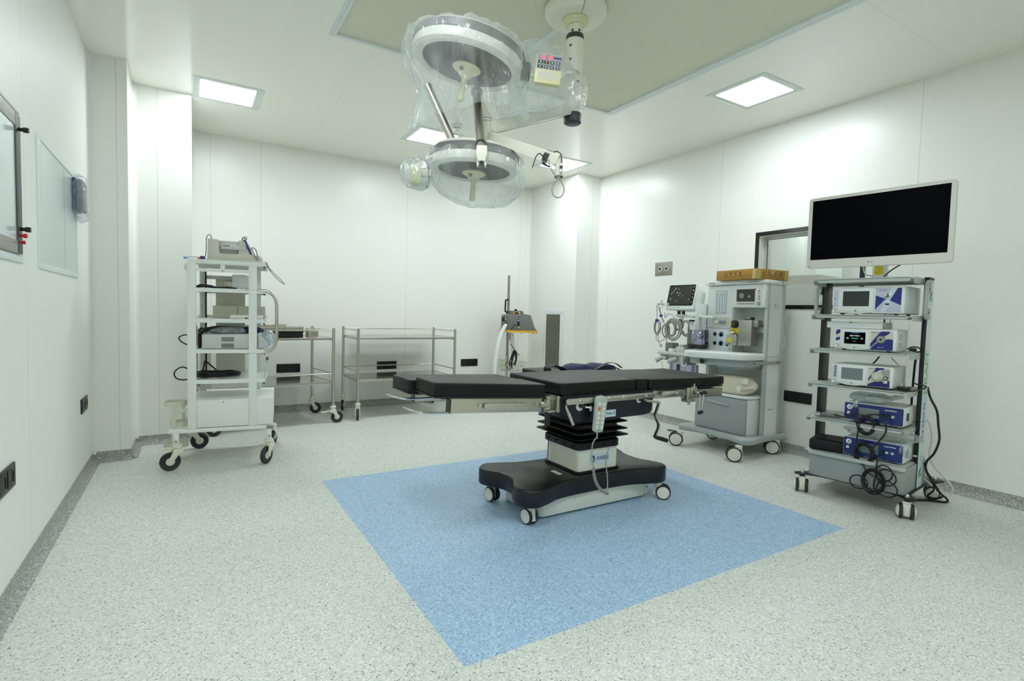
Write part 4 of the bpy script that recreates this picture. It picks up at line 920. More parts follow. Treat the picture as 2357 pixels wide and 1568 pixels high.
    for cx, cy, cz, w, h in ((1.47, 2.47, 2.43, 0.15, 0.19), (1.56, 2.42, 2.46, 0.15, 0.185), (1.66, 2.40, 2.47, 0.145, 0.165), (1.76, 2.44, 2.48, 0.12, 0.15), (1.86, 2.52, 2.50, 0.09, 0.14), (1.95, 2.57, 2.53, 0.078, 0.13), (2.02, 2.59, 2.54, 0.07, 0.13), (2.045, 2.595, 2.54, 0.055, 0.11)):
        rg = []
        for i in range(64):
            a = 2*PI*i/64; q = 1+0.05*math.sin(5*a+cx*9)+0.04*math.sin(9*a+cx*23)+0.03*math.sin(14*a-cx*31)
            rg.append((cx+0.45*w*q*math.cos(a)*0.5, cy-w*q*math.cos(a)*0.85, cz+h*q*math.sin(a)))
        R_.append(rg)
    b.loft(R_, 'lamp_film', caps=False); o = b.obj('plastic_sleeve', None, sharp=180); o.location = (1.7, 2.5, 2.5)
    tag(o, 'clear plastic sleeve pulled along the upper arm up to the ceiling column', 'plastic cover')
    bag('plastic_cover', 'clear crinkled plastic bag hanging below the lower lamp head', [
        (1.345, 2.63, 2.075, 0.08, 0.08, 0.003), (1.345, 2.63, 2.07, 0.18, 0.18, 0.003), (1.345, 2.63, 2.045, 0.252, 0.25, 0.004), (1.345, 2.63, 2.0, 0.262, 0.258, 0.004), (1.35, 2.63, 1.95, 0.256, 0.25, 0.005), (1.36, 2.62, 1.90, 0.245, 0.235, 0.006),
        (1.38, 2.61, 1.85, 0.215, 0.2, 0.008), (1.39, 2.60, 1.81, 0.15, 0.14, 0.008), (1.375, 2.60, 1.785, 0.07, 0.06, 0.004), (1.36, 2.60, 1.775, 0.012, 0.012, 0.0)], 'lamp_film', 11, jit=0.022, loc=(1.345, 2.63, 1.975))
    bag('plastic_cover', 'small clear plastic bag round the control box left of the lower lamp head', [
        (1.035, 2.70, 2.015, 0.015, 0.015, 0.0), (1.035, 2.70, 2.0, 0.05, 0.05, 0.004), (1.03, 2.70, 1.96, 0.075, 0.07, 0.005), (1.03, 2.70, 1.92, 0.08, 0.072, 0.005), (1.035, 2.70, 1.88, 0.068, 0.065, 0.005), (1.05, 2.70, 1.855, 0.05, 0.05, 0.004), (1.06, 2.70, 1.845, 0.01, 0.01, 0)], 'clear_film', 17, n=48, jit=0.014, loc=(1.035, 2.70, 1.935))
surgical_light()
# ================================================================== white equipment trolley on the left
def coil(b, c, rx, ry, turns, r, m, dz=0.004, jit=0.006, seed=1, n=18, tilt=0.0, M=None, cres=2):
    rnd = random.Random(seed); pts = []
    for i in range(turns*n):
        a = 2*PI*i/n; k = 1+rnd.uniform(-jit, jit)*4+0.10*math.sin(a*0.37+seed); pts.append((c[0]+rx*k*math.cos(a), c[1]+ry*k*math.sin(a), c[2]+dz*i/n+rnd.uniform(0, jit)+tilt*math.cos(a)))
    b.tube(pts, r, m, 6, res=cres, M=M)
def white_trolley():
    LOC = (-0.127, 4.508, 0); RZ = math.radians(-8.1)
    t = thing('equipment_trolley', 'tall white open-shelf equipment trolley with bottom drawer box, left of the steel trolleys', 'trolley', LOC, RZ)
    m = 'white_powder'
    for s in (0.123, 0.523):
        b = B(); b.box(s, s+0.056, 0.0, 0.028, 0.297, 1.508, m, bev=0.003); b.obj('upright', t)
    for s in (0.140, 0.545):
        b = B(); b.box(s, s+0.045, 0.50, 0.525, 0.297, 1.508, 'grey_light' if s < 0.2 else m, bev=0.003); b.obj('upright', t)
    b = B(); b.box(0.0, 0.69, 0.0, 0.03, 0.268, 0.296, m, bev=0.002); b.obj('base_rail', t)
    b = B(); b.box(0.0, 0.69, 0.58, 0.61, 0.268, 0.296, m, bev=0.002); b.obj('base_rail', t)
    b = B(); b.box(0.12, 0.15, 0.03, 0.58, 0.268, 0.296, m); b.box(0.55, 0.58, 0.03, 0.58, 0.268, 0.296, m); b.obj('cross_rail', t)
    b = B(); b.box(0.645, 0.692, -0.003, 0.033, 0.265, 0.294, 'grey_mid', bev=0.003); b.obj('corner_bracket', t)
    def shelf(z0, z1, x0=0.126, x1=0.638, y1=0.52, nm='shelf'):
        b = B(); b.box(x0, x1, 0.002, 0.008, z0, z1, m); b.box(x0, x1, y1-0.006, y1, z0, z1+0.02, m); b.box(x0, x1, 0.008, y1-0.006, z1-0.008, z1-0.003, m)
        b.box(x1-0.004, x1, 0.002, y1, z0, z1+0.012, m); b.obj(nm, t)
        q = B(); q.prism([(x1-0.022, z0), (x1-0.004, z0), (x1-0.004, z0-0.018)], -0.0015, 0.0, 'black_plastic', M=fM((0, 0.004, 0), (1, 0, 0), (0, 0, 1))); q.obj('hook_slot', t)
    shelf(1.510, 1.540, 0.124, 0.640, 0.56, 'top_shelf')
    for z0, z1 in ((1.304, 1.333), (1.079, 1.109), (0.853, 0.882), (0.627, 0.656)): shelf(z0, z1)
    b = B(); b.box(0.179, 0.523, 0.012, 0.018, 1.452, 1.474, m); b.box(0.335, 0.365, 0.008, 0.013, 1.458, 1.512, m); b.cyl((0.350, 0.008, 1.463), (0.350, 0.004, 1.463), 0.005, 'grey_mid', seg=10); b.obj('stiffener', t)
    b = B(); b.box(0.185, 0.46, 0.49, 0.497, 1.42, 1.45, 'device_cream'); b.box(0.375, 0.405, 0.484, 0.49, 1.40, 1.462, 'device_cream'); b.cyl((0.39, 0.484, 1.432), (0.39, 0.48, 1.432), 0.006, 'grey_mid', seg=10); b.obj('rear_stiffener', t)
    b = B(); b.box(0.255, 0.47, 0.505, 0.52, 0.62, 1.45, 'device_cream', bev=0.002); b.obj('back_panel', t)
    b = B(); b.cyl((0.158, 0.42, 0.63), (0.158, 0.42, 1.50), 0.0065, 'steel', seg=10); b.obj('guide_rod', t)
    # locker box
    b = B(); b.box(0.128, 0.692, 0.008, 0.585, 0.300, 0.505, m, bev=0.003); b.obj('drawer_box', t)
    b = B(); b.box(0.184, 0.522, 0.003, 0.009, 0.303, 0.500, m, bev=0.002); b.cyl((0.354, 0.003, 0.487), (0.354, 0.0015, 0.487), 0.004, 'black_plastic', seg=12); b.obj('drawer_front', t)
    # stainless push handle
    b = B(); b.tube([(0.50, 0.012, 1.327), (0.60, 0.012, 1.327), (0.655, 0.012, 1.320), (0.695, 0.012, 1.29), (0.713, 0.012, 1.245), (0.716, 0.012, 1.19), (0.716, 0.012, 1.0), (0.712, 0.012, 0.945), (0.695, 0.012, 0.895), (0.655, 0.012, 0.862), (0.60, 0.012, 0.853), (0.50, 0.012, 0.853)], 0.0125, 'steel', 14); b.obj('push_handle', t)
    # bottle cage
    b = B(); mc = 'cream_plastic'
    def hoop(z, h, c, r_): b.lathe([(r_, z), (r_, z+h), (r_-0.003, z+h), (r_-0.003, z)], mc, 36, M=T(c[0], c[1], 0), close=True)
    c = (0.0, 0.32); hoop(0.425, 0.035, c, 0.075); hoop(0.27, 0.03, (0.03, 0.33), 0.07); hoop(0.105, 0.035, c, 0.082)
    b.box(-0.018, 0.012, 0.24, 0.246, 0.12, 0.43, mc); b.box(0.04, 0.06, 0.33, 0.336, 0.25, 0.45, mc); b.lathe([(0, 0.105), (0.08, 0.105), (0.08, 0.110), (0, 0.110)], mc, 36, M=T(c[0], c[1], 0)); b.obj('bottle_cage', t)
    b = B(); b.box(0.03, 0.13, 0.25, 0.275, 0.375, 0.40, m, bev=0.002); b.obj('cage_bracket', t)
    b = B(); b.box(0.098, 0.126, 0.05, 0.054, 1.46, 1.502, m); b.obj('side_bracket', t); b = B(); b.box(0.085, 0.126, 0.05, 0.075, 1.128, 1.136, m); b.obj('side_bracket', t)
    for x, y in ((0.050, 0.015), (0.665, 0.015), (0.07, 0.60), (0.66, 0.60)):
        b = B(); b.box(x-0.017, x+0.017, y-0.017, y+0.017, 0.185, 0.268, m, bev=0.004); b.cyl((x, y-0.017, 0.21), (x, y-0.021, 0.21), 0.009, 'silver_metal', seg=14); b.obj('castor_post', t)
    r = 0.067
    caster(t, 0.055, 0.015, 0.187, r, math.radians(200), 'fork', off=0.045, brake=False)
    b = B(); b.prism([(0.04, -0.02), (-0.075, -0.012), (-0.08, 0.01), (0.04, 0.02)], 0.150, 0.164, mc, bev=0.003, M=T(0.045, 0.015, 0)); b.obj('brake_pedal', t)
    caster(t, 0.665, 0.015, 0.187, r, math.radians(238), 'fork', off=0.035)
    caster(t, 0.07, 0.62, 0.187, r, math.radians(12), 'fork', off=0.05); caster(t, 0.68, 0.60, 0.187, r, math.radians(75), 'fork', off=0.04)
    MW = T(*LOC) @ Rz(RZ)
    def W(x, y, z): return tuple(MW @ Vector((x, y, z)))
    # defibrillator / analyser on top
    q = thing('defibrillator', 'beige portable unit with side paddle and blue sloping panel on top of white trolley', 'medical device', W(0.42, 0.16, 1.541), RZ)
    b = B((0.42, 0, 1.541)); M = Matrix(((1, 0, 0, 0), (0, 0, -1, 0), (0, 1, 0, 0), (0, 0, 0, 1)))
    out = [(0.247, 1.556), (0.25, 1.698), (0.318, 1.698), (0.325, 1.602), (0.335, 1.592), (0.445, 1.597), (0.452, 1.607), (0.455, 1.700), (0.482, 1.702), (0.537, 1.601), (0.595, 1.590), (0.612, 1.578), (0.616, 1.556)]
    dy = 0.16
    b.prism(out, -0.30+dy, -0.055+dy, 'device_cream', bev=0.003, M=M)
    b.box(0.247, 0.617, 0.045-dy, 0.31-dy, 1.543, 1.558, 'device_cream', bev=0.004); b.box(0.32, 0.452, 0.10-dy, 0.29-dy, 1.59, 1.697, 'grey_light', bev=0.01); b.obj('casing', q)
    b = B((0.42, 0, 1.541)); b.box(0.336, 0.485, 0.047-dy, 0.10-dy, 1.625, 1.660, 'grey_light', bev=0.008); b.box(0.480, 0.505, 0.045-dy, 0.10-dy, 1.622, 1.662, 'device_cream', bev=0.008); b.box(0.35, 0.395, 0.0465-dy, 0.048-dy, 1.65, 1.656, 'dark_grey'); b.box(0.332, 0.342, 0.05-dy, 0.08-dy, 1.635, 1.655, 'orange', bev=0.003); b.obj('paddle', q)
    b = B((0.42, 0, 1.541)); b.prism([(0.487, 1.704), (0.499, 1.704), (0.545, 1.603), (0.530, 1.603)], -0.31+dy, -0.04+dy, 'blue_edge', bev=0.002, M=M); b.obj('front_panel', q)
    b = B((0.42, 0, 1.541)); b.box(0.515, 0.535, 0.08-dy, 0.14-dy, 1.63, 1.665, 'device_cream', bev=0.006, M=T(0.525, 0, 1.648) @ Ry(math.radians(-25)) @ T(-0.525, 0, -1.648)); b.obj('front_knob', q)
    b = B((0.42, 0, 1.541)); b.tube([(0.238, 0.02-dy, 1.56), (0.243, 0.03-dy, 1.61), (0.243, 0.04-dy, 1.69), (0.250, 0.06-dy, 1.722), (0.262, 0.09-dy, 1.730), (0.270, 0.12-dy, 1.70)], 0.004, 'grey_cable', 8)
    b.tube([(0.52, 0.10-dy, 1.66), (0.50, 0.06-dy, 1.70), (0.488, 0.06-dy, 1.725), (0.475, 0.08-dy, 1.715), (0.485, 0.10-dy, 1.70), (0.505, 0.09-dy, 1.72), (0.495, 0.11-dy, 1.735), (0.478, 0.1-dy, 1.725)], 0.005, 'grey_cable', 8)
    b.tube([(0.59, 0.06-dy, 1.552), (0.565, 0.03-dy, 1.585), (0.545, 0.02-dy, 1.635), (0.552, 0.02-dy, 1.648), (0.572, 0.02-dy, 1.63), (0.582, 0.03-dy, 1.59), (0.588, 0.05-dy, 1.553)], 0.0045, 'grey_cable', 8); b.obj('lead', q)
    # bundle of leads at the left end of the top
    o = thing('patient_leads', 'grey leads with blue and orange plugs at the left end of the white trolley top', 'cable', W(0.18, 0.10, 1.541), RZ)
    Oo = (0.18, 0.10, 1.541)
    b = B(Oo)
    for k in range(4): b.tube([(0.245, 0.06+0.01*k, 1.55), (0.21, 0.05+0.02*k, 1.556+0.002*k), (0.17, 0.07+0.01*k, 1.560), (0.13, 0.05+0.015*k, 1.557), (0.112-0.003*k, 0.03+0.02*k, 1.552)], 0.0035, 'grey_cable' if k % 2 else 'white_cable', 8)
    b.obj('leads', o)
    b = B(Oo); b.box(0.098, 0.12, 0.03, 0.06, 1.541, 1.553, 'light_blue', bev=0.003); b.obj('blue_plug', o); b = B(Oo); b.box(0.186, 0.206, 0.03, 0.05, 1.543, 1.556, 'orange', bev=0.003); b.obj('orange_plug', o)
    b = B(Oo); b.box(0.205, 0.232, 0.02, 0.06, 1.543, 1.565, 'blue_edge', bev=0.003); b.obj('navy_plug', o)
    o = thing('sensor_lead', 'thin grey looped lead hanging off the right end of the white trolley top', 'cable', W(0.66, 0.05, 1.54), RZ)
    b = B((0.66, 0.05, 1.54)); b.tube([(0.63, 0.06, 1.546), (0.645, 0.04, 1.543), (0.655, 0.03, 1.52), (0.67, 0.03, 1.495), (0.70, 0.03, 1.462), (0.74, 0.03, 1.422), (0.772, 0.03, 1.385)], 0.003, 'grey_cable', 8)
    b.tube([(0.64, 0.05, 1.544), (0.652, 0.03, 1.51), (0.672, 0.03, 1.478), (0.705, 0.03, 1.437), (0.74, 0.03, 1.403), (0.772, 0.03, 1.383)], 0.003, 'grey_cable', 8); b.tube([(0.645, 0.03, 1.512), (0.66, 0.025, 1.50), (0.675, 0.03, 1.48)], 0.007, 'grey_cable', 8); b.obj('lead', o)
    # first shelf: black hose and white unit
    o = thing('control_unit', 'white boxed unit with round knob on the first shelf of the white trolley', 'medical device', W(0.47, 0.30, 1.333), RZ)
    b = B((0.47, 0.30, 1.333)); b.prism([(0.395, 1.334), (0.60, 1.334), (0.60, 1.40), (0.52, 1.435), (0.495, 1.452), (0.40, 1.452)], -0.40, -0.22, 'device_white', bev=0.003, M=M); b.obj('casing', o)
    b = B((0.47, 0.30, 1.333)); b.cyl((0.355, 0.30, 1.372), (0.395, 0.30, 1.372), 0.024, 'cap_white', seg=20); b.lathe([(0, 0), (0.022, 0), (0.024, 0.012), (0.018, 0.018), (0, 0.018)], 'device_cream', 9, M=T(0.355, 0.30, 1.372) @ Ry(-PI/2)); b.obj('knob', o)
    b = B(W(0.3, 0.2, 1.335)); tb = B((0.3, 0.2, 1.333))
    tb.tube([(0.17, 0.10, 1.341), (0.20, 0.09, 1.356), (0.26, 0.10, 1.352), (0.30, 0.12, 1.342), (0.37, 0.13, 1.346), (0.42, 0.16, 1.341)], 0.007, 'black_cable', 8); tb.tube([(0.17, 0.16, 1.341), (0.22, 0.15, 1.350), (0.28, 0.17, 1.343), (0.36, 0.2, 1.346), (0.43, 0.2, 1.341)], 0.007, 'black_cable', 8)
    o = tb.obj('black_hose'); o.location = W(0.3, 0.2, 1.333); o.rotation_euler = (0, 0, RZ); tag(o, 'black flexible hose lying on the first shelf of the white trolley', 'hose')
    # second shelf: back tray and white box
    tb = B((0.43, 0.42, 1.109)); tb.box(0.244, 0.625, 0.40, 0.47, 1.109, 1.207, 'device_cream', bev=0.002); tb.box(0.42, 0.423, 0.398, 0.4, 1.15, 1.207, 'dark_grey'); o = tb.obj('grey_carton'); o.location = W(0.43, 0.42, 1.109); o.rotation_euler = (0, 0, RZ); tag(o, 'plain beige box at the back of the second shelf of the white trolley', 'box')
    o = thing('adapter_box', 'small flat white unit on the second shelf of the white trolley', 'medical device', W(0.5, 0.06, 1.109), RZ)
    tb = B((0.5, 0.06, 1.109)); tb.box(0.395, 0.618, 0.03, 0.16, 1.110, 1.138, 'cap_white', bev=0.006); tb.obj('casing', o); tb = B((0.5, 0.06, 1.109)); tb.box(0.495, 0.515, 0.029, 0.031, 1.112, 1.120, 'black_plastic'); tb.obj('socket', o)
    # third shelf: vented unit with film and blue bag
    o = thing('vented_unit', 'grey-white machine with two slotted vents on the third shelf of the white trolley', 'medical device', W(0.4, 0.2, 0.882), RZ)
    Oo = (0.4, 0.2, 0.882)
    b = B(Oo); b.prism([(0.213, 0.884), (0.655, 0.884), (0.655, 0.925), (0.592, 0.997), (0.213, 0.992)], -0.40, -0.03, 'grey_light', bev=0.004, M=M); b.obj('casing', o)
    for z0, z1 in ((0.938, 0.971), (0.891, 0.924)):
        b = B(Oo)
        for k in range(16): b.box(0.341+k*0.0052, 0.3435+k*0.0052, 0.0285, 0.031, z0, z1, 'print_black')
        b.obj('vent', o)
    b = B(Oo); b.box(0.575, 0.590, 0.028, 0.031, 0.89, 0.99, 'grey_mid'); b.obj('front_trim', o)
    o = thing('wrapped_bag', 'navy and black bag in clear film lying on the vented machine', 'bag', W(0.4, 0.2, 0.993), RZ)
    Oo = (0.4, 0.2, 0.993)
    def blob(b, c, rx, ry, rz, m, seed, amp=0.12, n=40, k=12, flat=True):
        rnd = random.Random(seed); ph = [(rnd.randint(2, 9), rnd.uniform(0, 6), rnd.uniform(1, 4)) for _ in range(6)]; R_ = []
        for j in range(1, k):
            v = PI*j/k; rg = []
            for i in range(n):
                a = 2*PI*i/n; q = 1+amp*sum(math.sin(f*a+p+g*v) for f, p, g in ph)/4
                z = c[2]+rz*math.cos(v)*(1 if not flat or math.cos(v) > 0 else 0.6); rg.append((c[0]+rx*q*math.sin(v)**0.7*math.cos(a), c[1]+ry*q*math.sin(v)**0.7*math.sin(a), z))
            R_.append(rg)
        b.loft(R_[::-1], m)
    b = B(Oo); blob(b, (0.36, 0.15, 1.018), 0.145, 0.10, 0.035, 'black_rubber', 4); b.obj('dark_pouch', o)
    b = B(Oo); blob(b, (0.52, 0.14, 1.018), 0.10, 0.09, 0.03, 'navy_fabric', 9); b.obj('blue_pouch', o)
    b = B(Oo); blob(b, (0.40, 0.13, 1.014), 0.15, 0.11, 0.038, 'clear_film', 12, amp=0.2, n=60); b.obj('film', o, sharp=180)
    o = thing('plastic_bag', 'crumpled clear plastic bag on the right of the third shelf behind the steel handle', 'plastic bag', W(0.64, 0.1, 0.94), RZ)
    b = B((0.64, 0.1, 0.94)); blob(b, (0.655, 0.14, 0.965), 0.045, 0.08, 0.06, 'clear_film', 21, amp=0.3, n=60, flat=False); b.obj('film', o, sharp=180)
    b = B((0.64, 0.1, 0.94)); blob(b, (0.66, 0.13, 0.945), 0.025, 0.04, 0.045, 'light_teal', 22, amp=0.3, flat=False); b.obj('pale_contents', o)
    o = thing('power_lead', 'black cable with thick plug at the left of the third shelf, one loop hanging out', 'cable', W(0.19, 0.1, 0.9), RZ)
    Oo = (0.19, 0.1, 0.9)
    b = B(Oo); b.cyl((0.192, 0.08, 0.886), (0.192, 0.08, 1.0), 0.013, 'black_plastic', seg=14); b.cyl((0.192, 0.08, 1.0), (0.215, 0.09, 1.03), 0.022, 'black_plastic', seg=14); b.tube([(0.21, 0.09, 1.02), (0.24, 0.09, 1.03), (0.29, 0.1, 1.04)], 0.012, 'black_plastic', 10); b.obj('plug', o)
    b = B(Oo); b.tube([(0.15, 0.09, 0.975), (0.10, 0.06, 0.985), (0.065, 0.05, 0.965), (0.08, 0.05, 0.935), (0.125, 0.05, 0.905), (0.12, 0.05, 0.875), (0.14, 0.07, 0.87)], 0.0045, 'black_cable', 8); b.obj('loop', o)
    # fourth shelf: coil of black cable
    o = thing('coiled_cable', 'long coil of black cable on the lowest open shelf of the white trolley', 'cable', W(0.31, 0.17, 0.656), RZ)
    Oo = (0.31, 0.17, 0.656)
    b = B(Oo); coil(b, (0.31, 0.16, 0.664), 0.135, 0.10, 7, 0.0062, 'black_cable', dz=0.0045, seed=5); b.obj('coil', o)
    b = B(Oo); b.tube([(0.18, 0.08, 0.67), (0.12, 0.05, 0.735), (0.075, 0.04, 0.748), (0.036, 0.04, 0.71), (0.05, 0.04, 0.668), (0.10, 0.05, 0.655), (0.18, 0.08, 0.672)], 0.005, 'black_cable', 8); b.obj('loop', o)
    b = B(Oo); b.tube([(0.20, 0.12, 0.67), (0.215, 0.12, 0.75), (0.222, 0.12, 0.785), (0.245, 0.13, 0.765), (0.30, 0.15, 0.705)], 0.0055, 'black_cable', 8); b.obj('bight', o)
    b = B((0.18, 0.45, 0.656)); b.tube([(0.188, 0.475, 0.66), (0.188, 0.475, 1.0), (0.188, 0.475, 1.3), (0.188, 0.47, 1.50)], 0.0065, 'black_cable', 8); o = b.obj('mains_cable'); o.location = W(0.18, 0.45, 0.656); o.rotation_euler = (0, 0, RZ); tag(o, 'straight black mains cable running up the rear left of the white trolley', 'cable')
    o = thing('keys', 'small bunch of keys on a string hanging from the white trolley push handle', 'keys', W(0.648, 0.0, 0.84), RZ)
    Oo = (0.648, 0.0, 0.84)
    b = B(Oo); b.tube([(0.644, 0.0, 0.868), (0.648, -0.004, 0.84), (0.654, -0.003, 0.825)], 0.0022, 'cap_white', 6); b.obj('string', o)
    b = B(Oo); b.box(0.642, 0.650, -0.006, -0.002, 0.795, 0.823, 'black_plastic', bev=0.002); b.box(0.652, 0.660, -0.006, -0.002, 0.80, 0.823, 'black_plastic', bev=0.002); b.obj('key_head', o)
    b = B(Oo); b.box(0.645, 0.647, -0.005, -0.003, 0.775, 0.796, 'silver_metal'); b.box(0.658, 0.661, -0.005, -0.003, 0.772, 0.802, 'cap_white', M=T(0.66, 0, 0.80) @ Ry(-0.3) @ T(-0.66, 0, -0.80)); b.obj('key_blade', o)
white_trolley()
# ================================================================== stainless instrument trolleys
def steel_trolley(loc, rz, label, L=1.155, D=0.65, casters=None):
    t = thing('steel_trolley', label, 'instrument trolley', loc, rz, 'stainless two-tier trolleys by the back wall')
    m = 'steel'; r = 0.0155
    for i, (x, y) in enumerate(((0, 0), (L, 0), (0, D), (L, D))):
        b = B(); b.cyl((x, y, 0.18), (x, y, 0.998), r, m, seg=16); b.sphere((x, y, 0.998), r, m, 14, 6, sc=(1, 1, 0.3)); b.lathe([(r, 0.20), (0.024, 0.196), (0.026, 0.185), (0.02, 0.17), (0.012, 0.15)][::-1], 'chrome', 16, M=T(x, y, 0)); b.obj('leg', t)
    for z in (0.900, 0.436):
        b = B(); h = 0.03
        b.box(0.012, L-0.012, 0.006, D-0.006, z-0.005, z, 'steel_plate'); b.box(0.012, L-0.012, -0.004, 0.006, z-h+0.008, z+0.003, m, bev=0.002); b.box(0.012, L-0.012, D-0.006, D+0.004, z-h+0.008, z+0.003, m, bev=0.002)
        b.box(-0.002, 0.008, 0.012, D-0.012, z-h, z+0.003, m, bev=0.002); b.box(L-0.008, L+0.002, 0.012, D-0.012, z-h, z+0.003, m, bev=0.002); b.cyl((L*0.0-0.0035, D*0.4, z-0.018), (-0.002, D*0.4, z-0.018), 0.005, 'dark_grey', seg=8)
        b.obj('shelf', t)
    for z in (0.977, 0.522):
        b = B(); b.cyl((0, D, z), (L, D, z), 0.0065, m, seg=10); b.obj('guard_rail', t)
        for x in (0, L):
            b = B(); b.cyl((x, 0, z), (x, D, z), 0.0065, m, seg=10); b.obj('guard_rail', t)
    return t
T2 = steel_trolley((1.577, 5.752, 0), 0, 'right stainless two-tier trolley, empty shelves, by the back wall')
for x, y, a in ((0, 0, 255), (1.155, 0, 200), (0, 0.65, 250), (1.155, 0.65, 60)): caster(T2, x, y, 0.185, 0.062, math.radians(a), 'fork', off=0.035)
A8 = math.radians(8.1)
T1 = steel_trolley((1.305+0.65*math.sin(-A8)*1.0, 5.70+0.65*math.cos(A8), 0), PI+A8, 'left stainless two-tier trolley with a black box, partly behind the white trolley')
T1.location = (1.305, 5.70, 0)
T1.location = (1.305 - 0.65*math.sin(A8), 5.70 + 0.65*math.cos(A8), 0)
for x, y, a, br in ((0, 0, 150, False), (1.155, 0, 60, False), (0, 0.65, 172, True), (1.155, 0.65, 170, False)): caster(T1, x, y, 0.185, 0.062, math.radians(a), 'fork', off=0.04, brake=br)
def on_trolley1():
    # black padded box and steel table accessories stacked on top (front edge of the left trolley)
    ux, uy = math.cos(A8), math.sin(A8); rz = A8
    def W(x, y, z): return (1.305 - x*ux - y*uy, 5.70 - x*uy + y*ux, z)   # x to the left of the front right leg, y backwards
    o = thing('storage_box', 'long black box on the top shelf of the left steel trolley', 'box', W(0.55, 0.10, 0.903), rz)
    b = B(); b.box(-0.30, 0.25, -0.06, 0.16, 0, 0.056, 'black_plastic', bev=0.003); b.obj('body', o); b = B(); b.box(-0.305, 0.258, -0.065, 0.165, 0.056, 0.066, 'black_plastic', bev=0.002); b.obj('lid', o)
    o = thing('table_accessory', 'flat steel rail attachment with round bolts lying on the black box', 'table accessory', W(0.55, 0.10, 0.970), rz)
    b = B(); b.box(-0.36, 0.255, -0.06, -0.05, 0.012, 0.048, 'brushed_steel', bev=0.002); b.box(-0.36, 0.10, 0.0, 0.2, 0.045, 0.058, 'brushed_steel', bev=0.002); b.box(-0.36, 0.26, -0.055, 0.02, 0.0, 0.012, 'brushed_steel', bev=0.002); b.obj('frame', o)
    b = B(); b.prism(rrect(-0.30, 0.19, 0.016, 0.04, 0.01), 0, 0.006, 'steel', bev=0.001, M=fM((0, -0.061, 0), (1, 0, 0), (0, 0, 1))); b.obj('rail', o)
    for x in (-0.2, 0.07):
        b = B(); b.cyl((x, -0.067, 0.029), (x, -0.070, 0.029), 0.008, 'silver_metal', seg=14); b.cyl((x, -0.070, 0.029), (x, -0.071, 0.029), 0.004, 'dark_grey', seg=8); b.obj('bolt', o)
    b = B(); b.box(0.02, 0.14, 0.06, 0.16, 0.058, 0.064, 'brushed_steel', bev=0.002); b.obj('clamp_plate', o)
    o = thing('steel_block', 'small square steel block at the right end of the rail attachment on the left trolley', 'steel block', W(0.19, 0.12, 0.903), rz)
    b = B(); b.box(-0.05, 0.055, -0.05, 0.05, 0.0, 0.094, 'brushed_steel', bev=0.003); b.obj('block', o); b = B(); b.box(0.0, 0.03, -0.03, 0.02, 0.094, 0.102, 'steel', bev=0.002); b.obj('catch', o)
on_trolley1()
